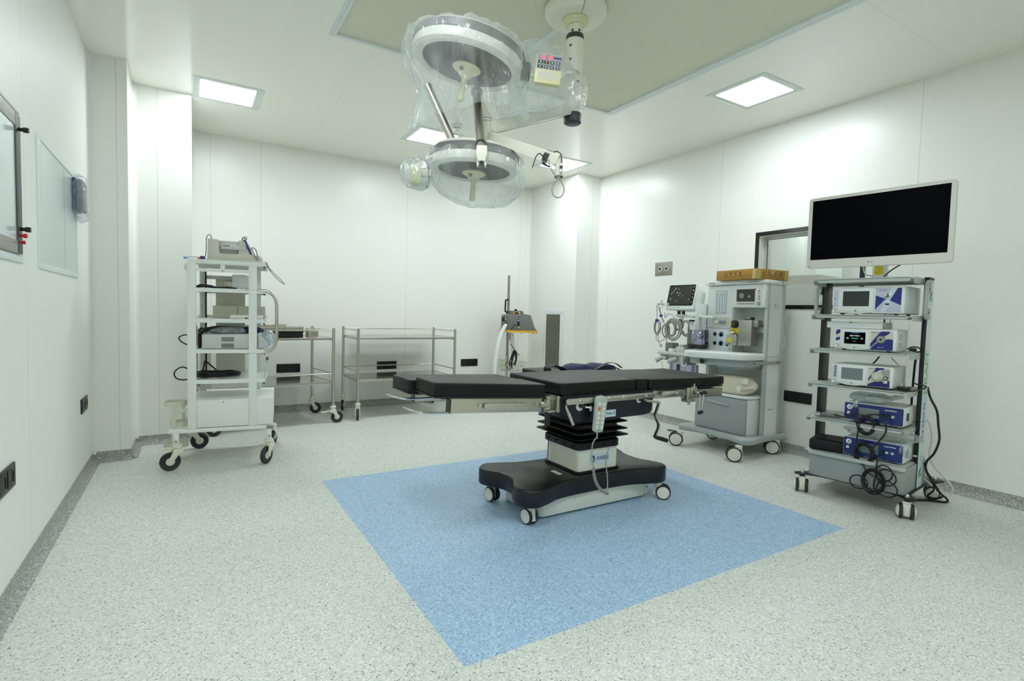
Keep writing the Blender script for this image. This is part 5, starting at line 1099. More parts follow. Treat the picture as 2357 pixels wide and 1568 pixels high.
# ================================================================== patient warming unit on its stand
def warming_unit():
    X, Y = 3.69, 6.12
    t = thing('warming_unit', 'grey patient warming unit with yellow base on a tall steel pole stand', 'warming unit', (X, Y, 0))
    O = (X, Y, 0)
    # dimensions as seen at y = 6.1
    b = B(O); b.cyl((X, Y, 0.10), (X, Y, 0.62), 0.019, 'steel', seg=16); b.cyl((X, Y, 0.60), (X, Y, 1.713), 0.0175, 'plate_steel', seg=16); b.obj('pole', t)
    for k in range(5):
        a = 2*PI*k/5+0.3; b = B(O); b.tube([(X, Y, 0.115), (X+0.12*math.cos(a), Y+0.12*math.sin(a), 0.10), (X+0.24*math.cos(a), Y+0.24*math.sin(a), 0.075)], 0.013, 'grey_mid', 8); l = b.obj('foot', t)
        caster(l, X+0.24*math.cos(a), Y+0.24*math.sin(a), 0.075, 0.026, a, 'twin', O) if False else None
        b = B(O); px, py = X+0.24*math.cos(a), Y+0.24*math.sin(a); b.cyl((px, py, 0.04), (px, py, 0.075), 0.012, 'black_plastic', seg=10); b.cyl((px-0.02*math.sin(a), py+0.02*math.cos(a), 0.026), (px+0.02*math.sin(a), py-0.02*math.cos(a), 0.026), 0.026, 'tyre', seg=18); b.obj('wheel', l)
    b = B(O); M = Matrix(((1, 0, 0, 0), (0, 0, -1, 0), (0, 1, 0, 0), (0, 0, 0, 1)))
    x0 = 3.625
    b.prism([(3.635, 0.985), (4.078, 0.975), (4.06, 0.992), (4.035, 1.02), (3.968, 1.185), (3.89, 1.198), (3.66, 1.190), (3.64, 1.17)], -6.10-0.12, -6.10+0.12, 'unit_grey', bev=0.008, M=M)
    b.prism([(3.69, 1.185), (3.885, 1.192), (3.85, 1.243), (3.70, 1.240)], -6.10-0.09, -6.10+0.09, 'unit_grey', bev=0.006, M=M); b.obj('housing', t)
    b = B(O); b.prism([(3.612, 0.955), (4.085, 0.942), (4.086, 0.968), (3.615, 0.982)], -6.10-0.125, -6.10+0.125, 'warm_yellow', bev=0.004, M=M); b.obj('base_tray', t)
    for x in (3.85, 4.035):
        b = B(O); b.cyl((x, 6.02, 0.93), (x, 6.02, 0.945), 0.008, 'warm_yellow', seg=10); b.obj('rubber_foot', t)
    b = B(O); b.prism([(3.70, 1.195), (3.80, 1.197), (3.80, 1.228), (3.70, 1.226)], 0, 0.004, 'warm_yellow', M=fM((0, 6.006, 0), (1, 0, 0), (0, 0, 1))); b.prism([(3.718, 1.20), (3.785, 1.201), (3.785, 1.221), (3.718, 1.22)], 0.004, 0.006, 'black_plastic', M=fM((0, 6.006, 0), (1, 0, 0), (0, 0, 1))); b.prism([(3.786, 1.197), (3.80, 1.197), (3.80, 1.226), (3.786, 1.226)], 0.004, 0.006, 'label_white', M=fM((0, 6.006, 0), (1, 0, 0), (0, 0, 1))); b.obj('carry_grip', t)
    b = B(O); b.tube([(3.665, 6.08, 1.385), (3.635, 6.08, 1.382), (3.622, 6.08, 1.365), (3.618, 6.08, 1.25), (3.628, 6.08, 1.225), (3.665, 6.08, 1.218)], 0.011, 'black_plastic', 8, res=3); b.obj('pole_handle', t)
    b = B(O); b.cyl((3.735, 6.02, 1.255), (3.76, 6.02, 1.245), 0.014, 'black_plastic', seg=12); b.obj('knob', t)
    b = B(O); b.lathe([(0, 0), (0.028, 0.004), (0.03, 0.02), (0.022, 0.028), (0, 0.03)], 'black_plastic', 12, M=T(3.605, 6.08, 1.124) @ Ry(-PI/2)); b.cyl((3.60, 6.08, 1.124), (3.66, 6.09, 1.12), 0.011, 'cream_plastic', seg=12); b.obj('clamp_knob', t)
    b = B(O); b.box(3.66, 3.72, 6.075, 6.14, 1.085, 1.135, 'silver_metal', bev=0.004); b.box(3.655, 3.70, 6.08, 6.14, 0.99, 1.04, 'silver_metal', bev=0.004); b.obj('pole_clamp', t)
    b = B(O)
    for z in (1.155, 1.13): b.box(3.757, 3.774, 5.972, 5.98, z-0.006, z+0.006, 'black_plastic')
    b.box(3.757, 3.774, 5.972, 5.98, 1.138, 1.147, 'label_white'); b.box(3.757, 3.774, 5.972, 5.98, 1.108, 1.117, 'label_white'); b.obj('marking_strip', t)
    b = B(O); b.box(3.755, 3.775, 5.955, 5.98, 1.04, 1.10, 'black_plastic', bev=0.004); b.tube([(3.765, 5.96, 1.045), (3.72, 5.96, 1.05), (3.685, 5.97, 1.03), (3.65, 5.98, 0.97), (3.645, 5.99, 0.88), (3.655, 6.0, 0.84)], 0.0045, 'black_cable', 8); b.obj('inlet_plug', t)
    b = B(O); b.cyl((3.775, 5.98, 1.018), (3.775, 5.972, 1.018), 0.012, 'yellow', seg=12); b.obj('earth_stud', t)
    # ribbed hose: two visible runs
    def ribbed(pts, r_, m, step):
        ax = catmull([Vector(p) for p in pts], 10); b = B(O); L = 0; acc = [0]
        for p, q in zip(ax, ax[1:]): L += (q-p).length; acc.append(L)
        rings = []; n = int(L/step); k = 0
        up = Vector((0, 1, 0))
        for i in range(n+1):
            d = L*i/n
            while k < len(acc)-2 and acc[k+1] < d: k += 1
            f = (d-acc[k])/max(acc[k+1]-acc[k], 1e-6); c = ax[k].lerp(ax[k+1], f); tn = (ax[k+1]-ax[k]).normalized(); y = (up-tn*up.dot(tn)).normalized(); x = tn.cross(y)
            rr = r_*(1.0 if i % 2 else 0.90); rings.append([c+(y*math.cos(2*PI*j/16)+x*math.sin(2*PI*j/16))*rr for j in range(16)])
        b.loft(rings, m); return b
    b = ribbed([(3.64, 6.06, 1.045), (3.605, 6.06, 1.02), (3.56, 6.06, 0.93), (3.51, 6.06, 0.78), (3.48, 6.06, 0.60), (3.465, 6.06, 0.45), (3.46, 6.06, 0.25), (3.50, 6.1, 0.12), (3.60, 6.2, 0.07), (3.72, 6.26, 0.09), (3.79, 6.2, 0.25), (3.80, 6.15, 0.5)], 0.030, 'hose_white', 0.0105); b.obj('ribbed_hose', t, sharp=80)
    b = ribbed([(3.765, 6.14, 0.93), (3.775, 6.14, 0.85), (3.79, 6.14, 0.75), (3.80, 6.14, 0.66), (3.80, 6.14, 0.6)], 0.031, 'hose_white', 0.0105); b.obj('hose_outlet', t, sharp=80)
    b = B(O); b.cyl((3.635, 6.06, 1.02), (3.655, 6.07, 1.07), 0.035, 'black_plastic', seg=16); b.obj('hose_collar', t)
    # wire basket and cable
    b = B(O); zt, zb_ = 0.575, 0.43
    def wire(pts): b.tube(pts, 0.0024, 'steel', 5, smooth=False)
    tx0, tx1, bx0, bx1, ya, yb, yc, yd = 3.585, 3.935, 3.62, 3.90, 6.00, 6.19, 6.02, 6.17
    wire([(tx0, ya, zt), (tx1, ya, zt-0.03), (tx1, yb, zt-0.03), (tx0, yb, zt), (tx0, ya, zt)]); wire([(bx0, yc, zb_), (bx1, yc, zb_-0.01), (bx1, yd, zb_-0.01), (bx0, yd, zb_), (bx0, yc, zb_)]); wire([(tx0+0.015, ya+0.01, 0.50), (tx1-0.015, ya+0.01, 0.485), (tx1-0.015, yb-0.01, 0.485), (tx0+0.015, yb-0.01, 0.50), (tx0+0.015, ya+0.01, 0.5)])
    for i in range(9):
        f = i/8; wire([(tx0+(tx1-tx0)*f, ya, zt-0.03*f), (bx0+(bx1-bx0)*f, yc, zb_-0.01*f), (bx0+(bx1-bx0)*f, yd, zb_-0.01*f), (tx0+(tx1-tx0)*f, yb, zt-0.03*f)])
    for i in range(1, 4):
        f = i/4; wire([(tx0, ya+(yb-ya)*f, zt), (bx0, yc+(yd-yc)*f, zb_)]); wire([(tx1, ya+(yb-ya)*f, zt-0.03), (bx1, yc+(yd-yc)*f, zb_-0.01)])
    b.obj('wire_basket', t)
    o = thing('bundled_cable', 'bundle of black cable stuffed in the wire basket on the warming unit pole', 'cable', (3.77, 6.1, 0.44))
    Oo = (3.77, 6.1, 0.44); rnd = random.Random(3)
    b = B(Oo)
    for k in range(7):
        u = rnd.uniform(-0.02, 0.02); b.tube([(3.74+u, 6.09, 0.45+rnd.uniform(0, .03)), (3.735+u*2, 6.08+u, 0.55), (3.775+u, 6.09, 0.66+rnd.uniform(0, .02)), (3.805+u, 6.1, 0.69), (3.825+u*0.5, 6.1, 0.60), (3.80+u, 6.1, 0.50)], 0.006, 'black_cable', 6)
    b.obj('hank', o)
    b = B(Oo); b.tube([(3.76, 6.08, 0.46), (3.70, 6.06, 0.455), (3.635, 6.06, 0.50), (3.63, 6.06, 0.53), (3.67, 6.06, 0.55), (3.75, 6.08, 0.50)], 0.0055, 'black_cable', 6); b.obj('loop', o)
    b = B(Oo); b.tube([(3.705, 6.07, 0.79), (3.74, 6.06, 0.75), (3.80, 6.06, 0.68), (3.85, 6.06, 0.635)], 0.0045, 'black_cable', 6); b.cyl((3.80, 6.07, 0.69), (3.79, 6.08, 0.73), 0.02, 'blue_edge', seg=10) if False else None; b.obj('tail', o)
warming_unit()
# ================================================================== anaesthesia machine (faces the table, local x = to the viewer's right, y = depth)
def anaesthesia():
    X0, Y0 = 3.9, 3.08
    LOC = (X0, Y0, 0); RZ = -PI/2
    t = thing('anaesthesia_machine', 'tall white and grey anaesthesia workstation with drawer, gauges and small screen', 'anaesthesia machine', LOC, RZ)
    def P(X, Y, z): return (Y0-Y, X-X0, z)         # world metres -> local
    class BB(B):
        def wbox(s, Xa, Xb, Ya, Yb, z0, z1, m, bev=0.0, seg=2): s.box(Y0-Yb, Y0-Ya, Xa-X0, Xb-X0, z0, z1, m, bev, seg)
        def wprism(s, pts, z0, z1, m, bev=0.0, seg=2): s.prism([(Y0-y, x-X0) for x, y in pts], z0, z1, m, bev=bev, seg=seg)
    F = lambda X: fM((Y0-0, X-X0, 0), (1, 0, 0), (0, 0, 1))   # front plane: use (Y0... ) local x directly
    def front(X, Y, z): return fM(P(X, Y, z), (1, 0, 0), (0, 0, 1))       # normal = -depth (towards viewer)
    def side(X, Y, z): return fM(P(X, Y, z), (0, 1, 0), (0, 0, 1))        # right-hand side face, normal = +local x
    # base
    b = BB(); b.wprism([(4.03, 2.71), (4.10, 2.695), (4.24, 2.72), (4.48, 2.72), (4.58, 2.70), (4.62, 2.725), (4.62, 3.44), (4.58, 3.46), (4.10, 3.46), (4.03, 3.45), (4.005, 3.42), (4.03, 3.33), (4.06, 3.25), (4.06, 2.92), (4.03, 2.83), (4.0, 2.74)], 0.132, 0.182, 'grey_abs', bev=0.013, seg=3)
    b.obj('base', t)
    r = 0.063
    for X, Y, a, br in ((3.955, 2.745, 2.5, True), (3.945, 3.36, 2.6, True), (4.50, 2.75, 2.6, False), (4.50, 3.38, 0.2, False)):
        lx, ly, _ = P(X, Y, 0); caster(t, lx, ly, 0.135, r, math.radians(222), 'twin', off=0.034, brake=False, hub='cap_white')
        if br:
            q = BB(); q.box(-0.075, -0.01, -0.012, 0.012, 0.128, 0.136, 'dark_grey', bev=0.003, M=T(lx-0.0, ly-0.02, 0) @ Rz(0.25)); q.box(-0.105, -0.06, -0.022, 0.022, 0.126, 0.136, 'dark_grey', bev=0.003, M=T(lx-0.0, ly-0.02, 0) @ Rz(0.25)); q.obj('brake_pedal', t)
    # drawer unit
    b = BB(); b.wprism([(4.14, 2.80), (4.42, 2.79), (4.42, 3.33), (4.135, 3.33)], 0.184, 0.50, 'device_white', bev=0.002); b.obj('drawer_case', t)
    b = BB(); b.wprism([(4.112, 3.33), (4.112, 2.85), (4.118, 2.825), (4.13, 2.808), (4.15, 2.80), (4.165, 2.80), (4.165, 3.33)], 0.188, 0.498, 'grey_drawer', bev=0.002); d = b.obj('drawer_front', t)
    b = BB()
    hp = [P(4.108, y, 0.45 + 0.006*math.cos((y-3.08)*8)) for y in (3.19, 3.16, 3.08, 3.0, 2.96)]
    rg = []
    for k, (y, z, dp, hh) in enumerate(((3.20, 0.452, 0.001, 0.004), (3.185, 0.450, 0.014, 0.012), (3.12, 0.445, 0.022, 0.014), (3.03, 0.438, 0.022, 0.014), (2.97, 0.436, 0.014, 0.012), (2.955, 0.437, 0.001, 0.004))):
        c = P(4.112, y, z); rg.append([(c[0], c[1], c[2]+hh), (c[0], c[1]-dp, c[2]+hh*0.9), (c[0], c[1]-dp, c[2]-hh*0.6), (c[0], c[1]-dp*0.4, c[2]-hh), (c[0], c[1], c[2]-hh)])
    b.loft(rg, 'grey_abs'); b.obj('drawer_handle', d)
    b = BB(); b.wprism([(4.108, 3.335), (4.108, 2.86), (4.122, 2.81), (4.16, 2.785), (4.42, 2.775), (4.42, 3.335)], 0.506, 0.531, 'device_white', bev=0.003); b.obj('drawer_top', t)
    # tall body
    b = BB(); m = 'device_white'
    b.wbox(4.42, 4.53, 2.755, 3.345, 0.18, 1.512, m); b.wbox(4.30, 4.50, 2.752, 2.768, 0.18, 1.512, m); b.wbox(4.27, 4.45, 3.325, 3.345, 0.18, 1.512, m)
    b.wbox(4.25, 4.43, 3.06, 3.34, 0.80, 1.512, m); b.wbox(4.25, 4.43, 2.765, 3.06, 1.309, 1.512, m); b.obj('cabinet_body', t)
    b = BB(); b.wbox(4.268, 4.302, 2.742, 2.772, 0.18, 1.512, 'alu', bev=0.005); b.obj('corner_post', t); b = BB(); b.wbox(4.49, 4.532, 2.742, 2.772, 0.18, 1.512, 'alu', bev=0.005); b.obj('corner_post', t)
    b = BB(); b.wbox(4.272, 4.285, 3.335, 3.352, 0.18, 0.85, 'grey_mid'); b.obj('edge_trim', t)
    for z in (0.878,):
        b = BB(); b.wbox(4.303, 4.488, 2.7505, 2.7525, z, z+0.002, 'dark_grey'); b.obj('panel_joint', t)
    b = BB(); M = side(4.407, 2.7505, 1.328)
    b.prism(rrect(-0.038, 0.038, -0.016, 0.016, 0.003), 0, 0.0008, 'label_white', M=M); b.prism([(-0.03, -0.010), (-0.014, -0.010), (-0.014, 0.010), (-0.03, 0.010)], 0.0008, 0.001, 'print_grey', M=M)
    for k in range(3): b.prism(circ(0.005+0.011*k, 0.005 if k % 2 else -0.005, 0.0045, 10), 0.0008, 0.001, 'print_grey', M=M)
    b.obj('symbol_sticker', t)
    for X, z in ((4.29, 0.44), (4.29, 0.415), (4.36, 0.41), (4.40, 0.412)):
        b = BB(); b.cyl(P(X, 2.752, z), P(X, 2.7395, z), 0.003, 'dark_grey', seg=8); b.obj('vent_hole', t)
    # cap
    b = BB(); b.wprism([(4.215, 3.355), (4.20, 3.33), (4.20, 2.80), (4.215, 2.755), (4.245, 2.735), (4.57, 2.735), (4.57, 3.355)], 1.513, 1.549, 'device_white', bev=0.006); o = b.obj('top_cap', t)
    b = BB(); b.text('mindray', 0.022, 'print_black', front(4.1995, 3.27, 1.531), sx=0.9); b.obj('maker_name', o)
    b = BB(); b.text('WATO EX-30', 0.016, 'print_black', front(4.1995, 2.85, 1.532), sx=1.0); b.obj('model_name', o)
    b = BB(); b.lathe([(0.008, 0), (0.010, 0), (0.010, 0.0005), (0.008, 0.0005)], 'red', 20, M=side(4.46, 2.7345, 1.531), close=True); b.prism([(-0.008, -0.001), (0.008, -0.001), (0.008, 0.001), (-0.008, 0.001)], 0, 0.0005, 'red', M=side(4.46, 2.7345, 1.531) @ Rz(0.8)); b.prism(circ(0, 0, 0.004, 10), 0, 0.0004, 'print_grey', M=side(4.46, 2.7345, 1.531)); b.obj('warning_mark', o)
    # flowmeter column
    b = BB(); b.wbox(4.235, 4.252, 3.066, 3.335, 1.115, 1.508, m, bev=0.006); o = b.obj('flowmeter_panel', t)
    b = BB(); M = front(4.2348, 3.187, 1.355)
    b.prism(rrect(-0.062, 0.062, -0.108, 0.108, 0.012), 0, 0.0015, 'grey_abs', M=M)
    b.prism(rrect(-0.056, 0.056, -0.102, 0.102, 0.010), 0.0015, 0.0025, 'label_white', M=M)
    for k in range(4):
        x = -0.04+0.027*k; b.cyl(M @ Vector((x, -0.095, 0.004)), M @ Vector((x, 0.09, 0.004)), 0.006, 'label_pale', seg=10); b.prism([(x-0.0015, -0.09), (x+0.0015, -0.09), (x+0.0015, 0.085), (x-0.0015, 0.085)], 0.0098, 0.0102, 'grey_mid', M=M)
        b.prism(circ(x, -0.097, 0.004, 8), 0.004, 0.008, 'red' if k in (1, 2) else 'dark_grey', M=M)
    b.obj('flow_tubes', o)
    b = BB(); M = front(4.2348, 3.187, 1.171); b.prism(rrect(-0.098, 0.098, -0.040, 0.040, 0.014), 0, 0.0012, 'device_cream', M=M); b.obj('knob_recess', o)
    for x, mm in ((-0.034, 'cap_white'), (0.017, 'blue_ring'), (0.045, 'silver_metal')):
        b = BB(); M2 = M @ T(x, 0, 0.001); b.lathe([(0, 0.03), (0.011, 0.03), (0.0135, 0.026), (0.0135, 0.004), (0.0165, 0.002), (0.0165, 0)][::-1], mm, 18, M=M2); q = b.obj('flow_knob', o)
        if mm == 'blue_ring': q['label'] = 'blue flow knob'
    # gauge panel
    b = BB(); b.wbox(4.245, 4.255, 3.068, 3.332, 0.905, 1.108, m, bev=0.003); o = b.obj('gauge_panel', t)
    for Y, z, rr, ring, face in ((3.245, 1.057, 0.020, 'silver_metal', 'print_green'), (3.177, 1.056, 0.026, 'blue_ring', 'print_green'), (3.243, 0.972, 0.020, 'silver_metal', 'label_white'), (3.177, 0.972, 0.026, 'blue_ring', 'label_white')):
        b = BB(); M = front(4.2448, Y, z); b.lathe([(rr*0.68, 0.004), (rr*0.72, 0.007), (rr*0.95, 0.007), (rr, 0.0)][::-1], ring, 24, M=M); b.prism(circ(0, 0, rr*0.72, 20), 0.0, 0.004, 'label_white', M=M)
        if face == 'print_green': b.prism([(0, 0), (rr*0.5, 0.1*rr), (rr*0.4, 0.5*rr), (0, rr*0.5)], 0.004, 0.0045, 'print_green', M=M)
        b.prism([(-rr*0.06, -rr*0.1), (rr*0.06, -rr*0.1), (rr*0.4, rr*0.45), (rr*0.33, rr*0.5)], 0.0045, 0.005, 'print_black', M=M); b.obj('pressure_gauge', o)
    b = BB(); M = front(4.2448, 3.108, 0.968); b.lathe([(0.019, 0.0), (0.019, 0.006), (0.0275, 0.010), (0.030, 0.008), (0.031, 0.0)][::-1], 'cap_white', 24, M=M); b.prism(circ(0, 0, 0.0195, 20), 0, 0.0015, 'black_plastic', M=M); b.obj('outlet_port', o)
    b = BB(); b.prism(circ(0, 0, 0.008, 16), 0, 0.0006, 'blue_ring', M=front(4.2448, 3.082, 0.925)); b.obj('blue_mark', o)
    # screen block
    b = BB(); b.wbox(4.225, 4.27, 2.745, 3.064, 1.307, 1.510, m, bev=0.005); o = b.obj('display_panel', t)
    b = BB(); M = front(4.2248, 2.93, 1.414); b.prism(rrect(-0.09, 0.09, -0.055, 0.055, 0.003), 0, 0.0015, 'screen_dark', M=M); b.prism(circ(-0.04, -0.002, 0.024, 24), 0.0015, 0.0018, 'grey_mid', M=M); b.prism(circ(0.036, -0.010, 0.013, 20), 0.0015, 0.0018, 'grey_mid', M=M); b.obj('screen', o)
    b = BB(); M = front(4.2248, 2.839, 1.469); b.prism(rrect(-0.005, 0.006, -0.006, 0.006, 0.001), 0, 0.0015, 'red', M=M); b.obj('alarm_lamp', o)
    for z, mm in ((1.450, 'grey_mid'), (1.428, 'amber'), (1.404, 'grey_mid'), (1.382, 'grey_mid')):
        b = BB(); b.prism(rrect(-0.010, 0.010, -0.006, 0.006, 0.005), 0, 0.003, mm, M=front(4.2248, 2.799, z)); q = b.obj('key', o)
        if mm == 'amber': q['label'] = 'amber key'
    for k in range(7):
        b = BB(); b.prism(rrect(-0.008, 0.008, -0.006, 0.006, 0.003), 0, 0.003, 'grey_mid', M=front(4.2248, 3.0-0.0245*k, 1.340)); b.obj('soft_key', o)
    b = BB(); b.lathe([(0, 0.016), (0.013, 0.016), (0.016, 0.012), (0.018, 0.0)][::-1], 'grey_abs', 24, M=front(4.2248, 2.80, 1.340)); b.obj('rotary_knob', o)
    # niche behind the worktop
    b = BB(); b.wbox(4.25, 4.42, 2.768, 3.06, 0.885, 0.905, m); b.obj('niche_floor', t)
    # worktop
    b = BB()
    wt = [(3.90, 3.30), (3.885, 3.22), (3.90, 3.12), (3.95, 2.98), (3.99, 2.88), (4.02, 2.815), (4.055, 2.78), (4.12, 2.757), (4.268, 2.748), (4.268, 3.335), (3.93, 3.335)]
    b.wprism(wt, 0.848, 0.906, 'device_white', bev=0.008, seg=3); o = b.obj('worktop', t)
    b = BB(); M = fM(P(3.905, 3.275, 0.875), (1, 0, 0), (0, 0, 1)); M = front(3.884, 3.235, 0.876); b.prism(circ(0, 0, 0.017, 24, 0.014), 0, 0.003, 'label_white', M=M); b.text('O2+', 0.012, 'print_black', M @ T(0, 0, 0.003)); b.obj('flush_button', o)
    b = BB(); b.wprism([(4.0, 3.32), (3.99, 3.24), (4.0, 3.1), (4.05, 2.92), (4.10, 2.83), (4.15, 2.79), (4.27, 2.78), (4.27, 3.32)], 0.785, 0.846, 'grey_abs', bev=0.006)
    b.wprism([(4.10, 3.1), (4.10, 3.0), (4.15, 2.86), (4.20, 2.82), (4.40, 2.80), (4.40, 3.1)], 0.762, 0.787, 'grey_abs', bev=0.004); b.obj('worktop_apron', t)
    b = BB(); b.wbox(4.0, 4.50, 2.731, 2.738, 0.813, 0.840, 'silver_metal', bev=0.002)
    for X in (4.30, 4.45): b.cyl(P(X, 2.738, 0.826), P(X, 2.752, 0.826), 0.008, 'silver_metal', seg=10)
    b.obj('side_rail', t)
    for X in (4.10, 4.44):
        b = BB(); b.cyl(P(X, 2.731, 0.827), P(X, 2.728, 0.827), 0.007, 'dark_grey', seg=10); b.obj('screw', t)
    b = BB(); b.cyl(P(3.99, 3.19, 0.822), P(3.955, 3.19, 0.822), 0.013, 'silver_metal', seg=16); b.cyl(P(3.955, 3.19, 0.822), P(3.945, 3.19, 0.822), 0.017, 'chrome', seg=16); b.obj('gas_outlet', t)
    b = BB(); b.cyl(P(3.99, 3.14, 0.815), P(3.95, 3.14, 0.815), 0.012, 'silver_metal', seg=14); b.cyl(P(3.95, 3.14, 0.815), P(3.935, 3.14, 0.815), 0.018, 'black_plastic', seg=16); b.obj('outlet_plug', t)
    # vaporiser
    b = BB(); b.wprism([(4.20, 3.055), (4.20, 2.95), (4.21, 2.935), (4.22, 2.88), (4.235, 2.865), (4.34, 2.865), (4.34, 3.055)], 0.965, 1.198, 'silver_metal', bev=0.005); b.wprism([(4.165, 3.065), (4.165, 2.985), (4.175, 2.97), (4.21, 2.965), (4.21, 3.065)], 0.968, 1.065, 'silver_metal', bev=0.004)
    b.wbox(4.25, 4.31, 2.815, 2.866, 1.135, 1.195, 'silver_metal', bev=0.003); v = b.obj('vaporiser', t)
    b = BB(); M = front(4.20, 3.005, 1.157); b.lathe([(0, 0.028), (0.030, 0.028), (0.034, 0.024), (0.036, 0.004), (0.0375, 0)][::-1], 'black_plastic', 28, M=M); b.prism(rrect(-0.030, -0.019, -0.02, 0.02, 0.002), 0.028, 0.030, 'yellow', M=M); b.lathe([(0, 0.034), (0.016, 0.034), (0.018, 0.028)][::-1], 'dark_grey', 20, M=M); b.obj('dial', v)
    b = BB(); b.prism(rrect(-0.042, 0.036, -0.024, 0.022, 0.003), 0, 0.0015, 'yellow', M=front(4.1995, 3.003, 1.098)); b.obj('yellow_label', v)
    b = BB(); M = front(4.1645, 3.03, 1.012); b.prism(rrect(-0.022, 0.022, -0.017, 0.017, 0.003), 0, 0.0015, 'yellow', M=M); b.text('ISOFLURANE', 0.007, 'print_black', M @ T(0, 0, 0.0015)); b.cyl(P(4.165, 3.03, 0.982), P(4.161, 3.03, 0.982), 0.005, 'dark_grey', seg=10); b.obj('agent_label', v)
    b = BB(); b.tube([P(4.18, 3.03, 1.07), P(4.165, 3.0, 1.10), P(4.165, 2.975, 1.095), P(4.18, 2.968, 1.06), P(4.19, 2.97, 1.04)], 0.0025, 'black_cable', 6); b.cyl(P(4.17, 3.04, 1.07), P(4.17, 2.99, 1.085), 0.009, 'chrome', seg=12); b.obj('filler_valve', v)
    b = BB(); b.wbox(4.30, 4.36, 2.77, 2.865, 1.083, 1.142, 'silver_metal', bev=0.002); b.cyl(P(4.30, 2.787, 1.098), P(4.293, 2.787, 1.098), 0.011, 'cap_white', seg=14); b.cyl(P(4.293, 2.787, 1.098), P(4.291, 2.787, 1.098), 0.004, 'dark_grey', seg=8); b.obj('vaporiser_mount', t)
    b = BB(); b.wbox(4.27, 4.30, 2.88, 2.905, 1.198, 1.222, 'black_plastic', bev=0.003); b.wbox(4.26, 4.30, 2.89, 2.955, 1.198, 1.205, 'black_plastic'); b.obj('lock_lever', t)
    for Y in (2.83, 2.80, 2.815):
        b = BB(); b.cyl(P(4.32, Y, 1.142), P(4.32, Y, 1.152), 0.004, 'black_plastic', seg=8); b.obj('gas_pin', t)
    b = BB(); b.tube([P(4.53, 2.80, 1.125), P(4.565, 2.78, 1.09), P(4.60, 2.78, 1.02), P(4.60, 2.78, 0.975), P(4.575, 2.78, 0.955), P(4.53, 2.79, 0.955)], 0.009, 'hose_white', 10); b.obj('rear_hose', t)
    # monitor arm on the left side
    b = BB(); b.wbox(4.10, 4.32, 3.35, 3.37, 1.0, 1.34, 'device_white', bev=0.003); b.obj('side_mount', t)
    b = BB(); b.wbox(4.13, 4.17, 3.20, 3.62, 1.205, 1.228, 'device_white', bev=0.004); b.cyl(P(4.15, 3.57, 1.205), P(4.15, 3.57, 1.12), 0.02, 'device_white', seg=14); b.wbox(4.129, 4.13, 3.20+0.16, 3.42, 1.208, 1.213, 'dark_grey'); b.obj('monitor_arm', t)
    # breathing circuit block
    b = BB(); b.wbox(3.98, 4.22, 3.36, 3.71, 0.838, 0.868, 'grey_light', bev=0.006); b.wbox(4.0, 4.2, 3.38, 3.69, 0.815, 0.84, 'grey_abs', bev=0.004); b.wbox(4.0, 4.2, 3.40, 3.60, 0.755, 0.818, 'grey_abs', bev=0.008); b.obj('circuit_block', t)
    for Y, z, mm in ((3.66, 0.80, 'grey_abs'), (3.50, 0.80, 'grey_abs')):
        b = BB(); b.cyl(P(4.0, Y-0.02, z+0.012), P(3.95, Y+0.02, z-0.018), 0.020, mm, seg=18); b.cyl(P(3.96, Y+0.012, z-0.012), P(3.94, Y+0.03, z-0.028), 0.024, mm, seg=18); b.obj('breathing_port', t)
    b = BB(); b.cyl(P(4.0, 3.60, 0.806), P(3.965, 3.60, 0.806), 0.019, 'silver_metal', seg=18); b.cyl(P(3.965, 3.60, 0.806), P(3.955, 3.60, 0.806), 0.014, 'device_cream', seg=18); b.obj('pressure_port', t)
    b = BB(); b.wbox(4.03, 4.12, 3.56, 3.66, 0.868, 0.955, 'unit_grey', bev=0.012); b.wbox(4.0, 4.06, 3.54, 3.59, 0.868, 0.90, 'label_white', bev=0.004); b.obj('flow_sensor', t)
    b = BB(); b.wbox(4.02, 4.16, 3.42, 3.52, 0.868, 0.92, 'grey_light', bev=0.008); b.wbox(4.04, 4.12, 3.44, 3.49, 0.92, 0.945, 'grey_abs', bev=0.006); b.obj('valve_housing', t)
    b = BB(); b.cyl(P(4.10, 3.40, 0.868), P(4.10, 3.40, 1.17), 0.016, 'device_white', seg=14); b.cyl(P(4.10, 3.40, 1.17), P(4.10, 3.40, 1.185), 0.03, 'black_plastic', seg=18); b.cyl(P(4.13, 3.465, 0.9), P(4.13, 3.465, 1.12), 0.006, 'black_cable', seg=8); b.obj('bag_arm_post', t)
    b = BB(); M = T(*P(4.10, 3.32, 0)); R_ = 0.092
    b.lathe([(R_, 0.955), (R_, 1.088), (R_-0.003, 1.092), (R_-0.003, 0.958)], 'canister', 32, M=M, close=True); b.obj('bellows_dome', t)
    b = BB(); b.lathe([(0, 0.915), (R_*0.9, 0.915), (R_*1.02, 0.925), (R_*1.02, 0.953), (R_*0.4, 0.957), (0, 0.957)], 'black_plastic', 32, M=M); b.tube([P(4.05, 3.35, 0.96), P(4.04, 3.31, 0.99), P(4.04, 3.27, 1.01), P(4.05, 3.22, 1.04)], 0.004, 'black_cable', 6); b.obj('bellows_base', t)
    b = BB(); b.wprism(rrect(4.02, 4.17, 3.34, 3.60, 0.03), 0.60, 0.755, 'canister'); b.obj('absorber_canister', t)
    b = BB(); b.wbox(4.012, 4.018, 3.45, 3.49, 0.60, 0.755, 'dark_grey'); b.obj('absorber_clip', t)
    b = BB()
    b.tube([P(3.93, 3.36, 0.845), P(3.93, 3.362, 0.79), P(3.93, 3.35, 0.762), P(3.93, 3.32, 0.758), P(3.93, 3.305, 0.785)], 0.005, 'cap_white', 8); b.obj('bag_hook', t)
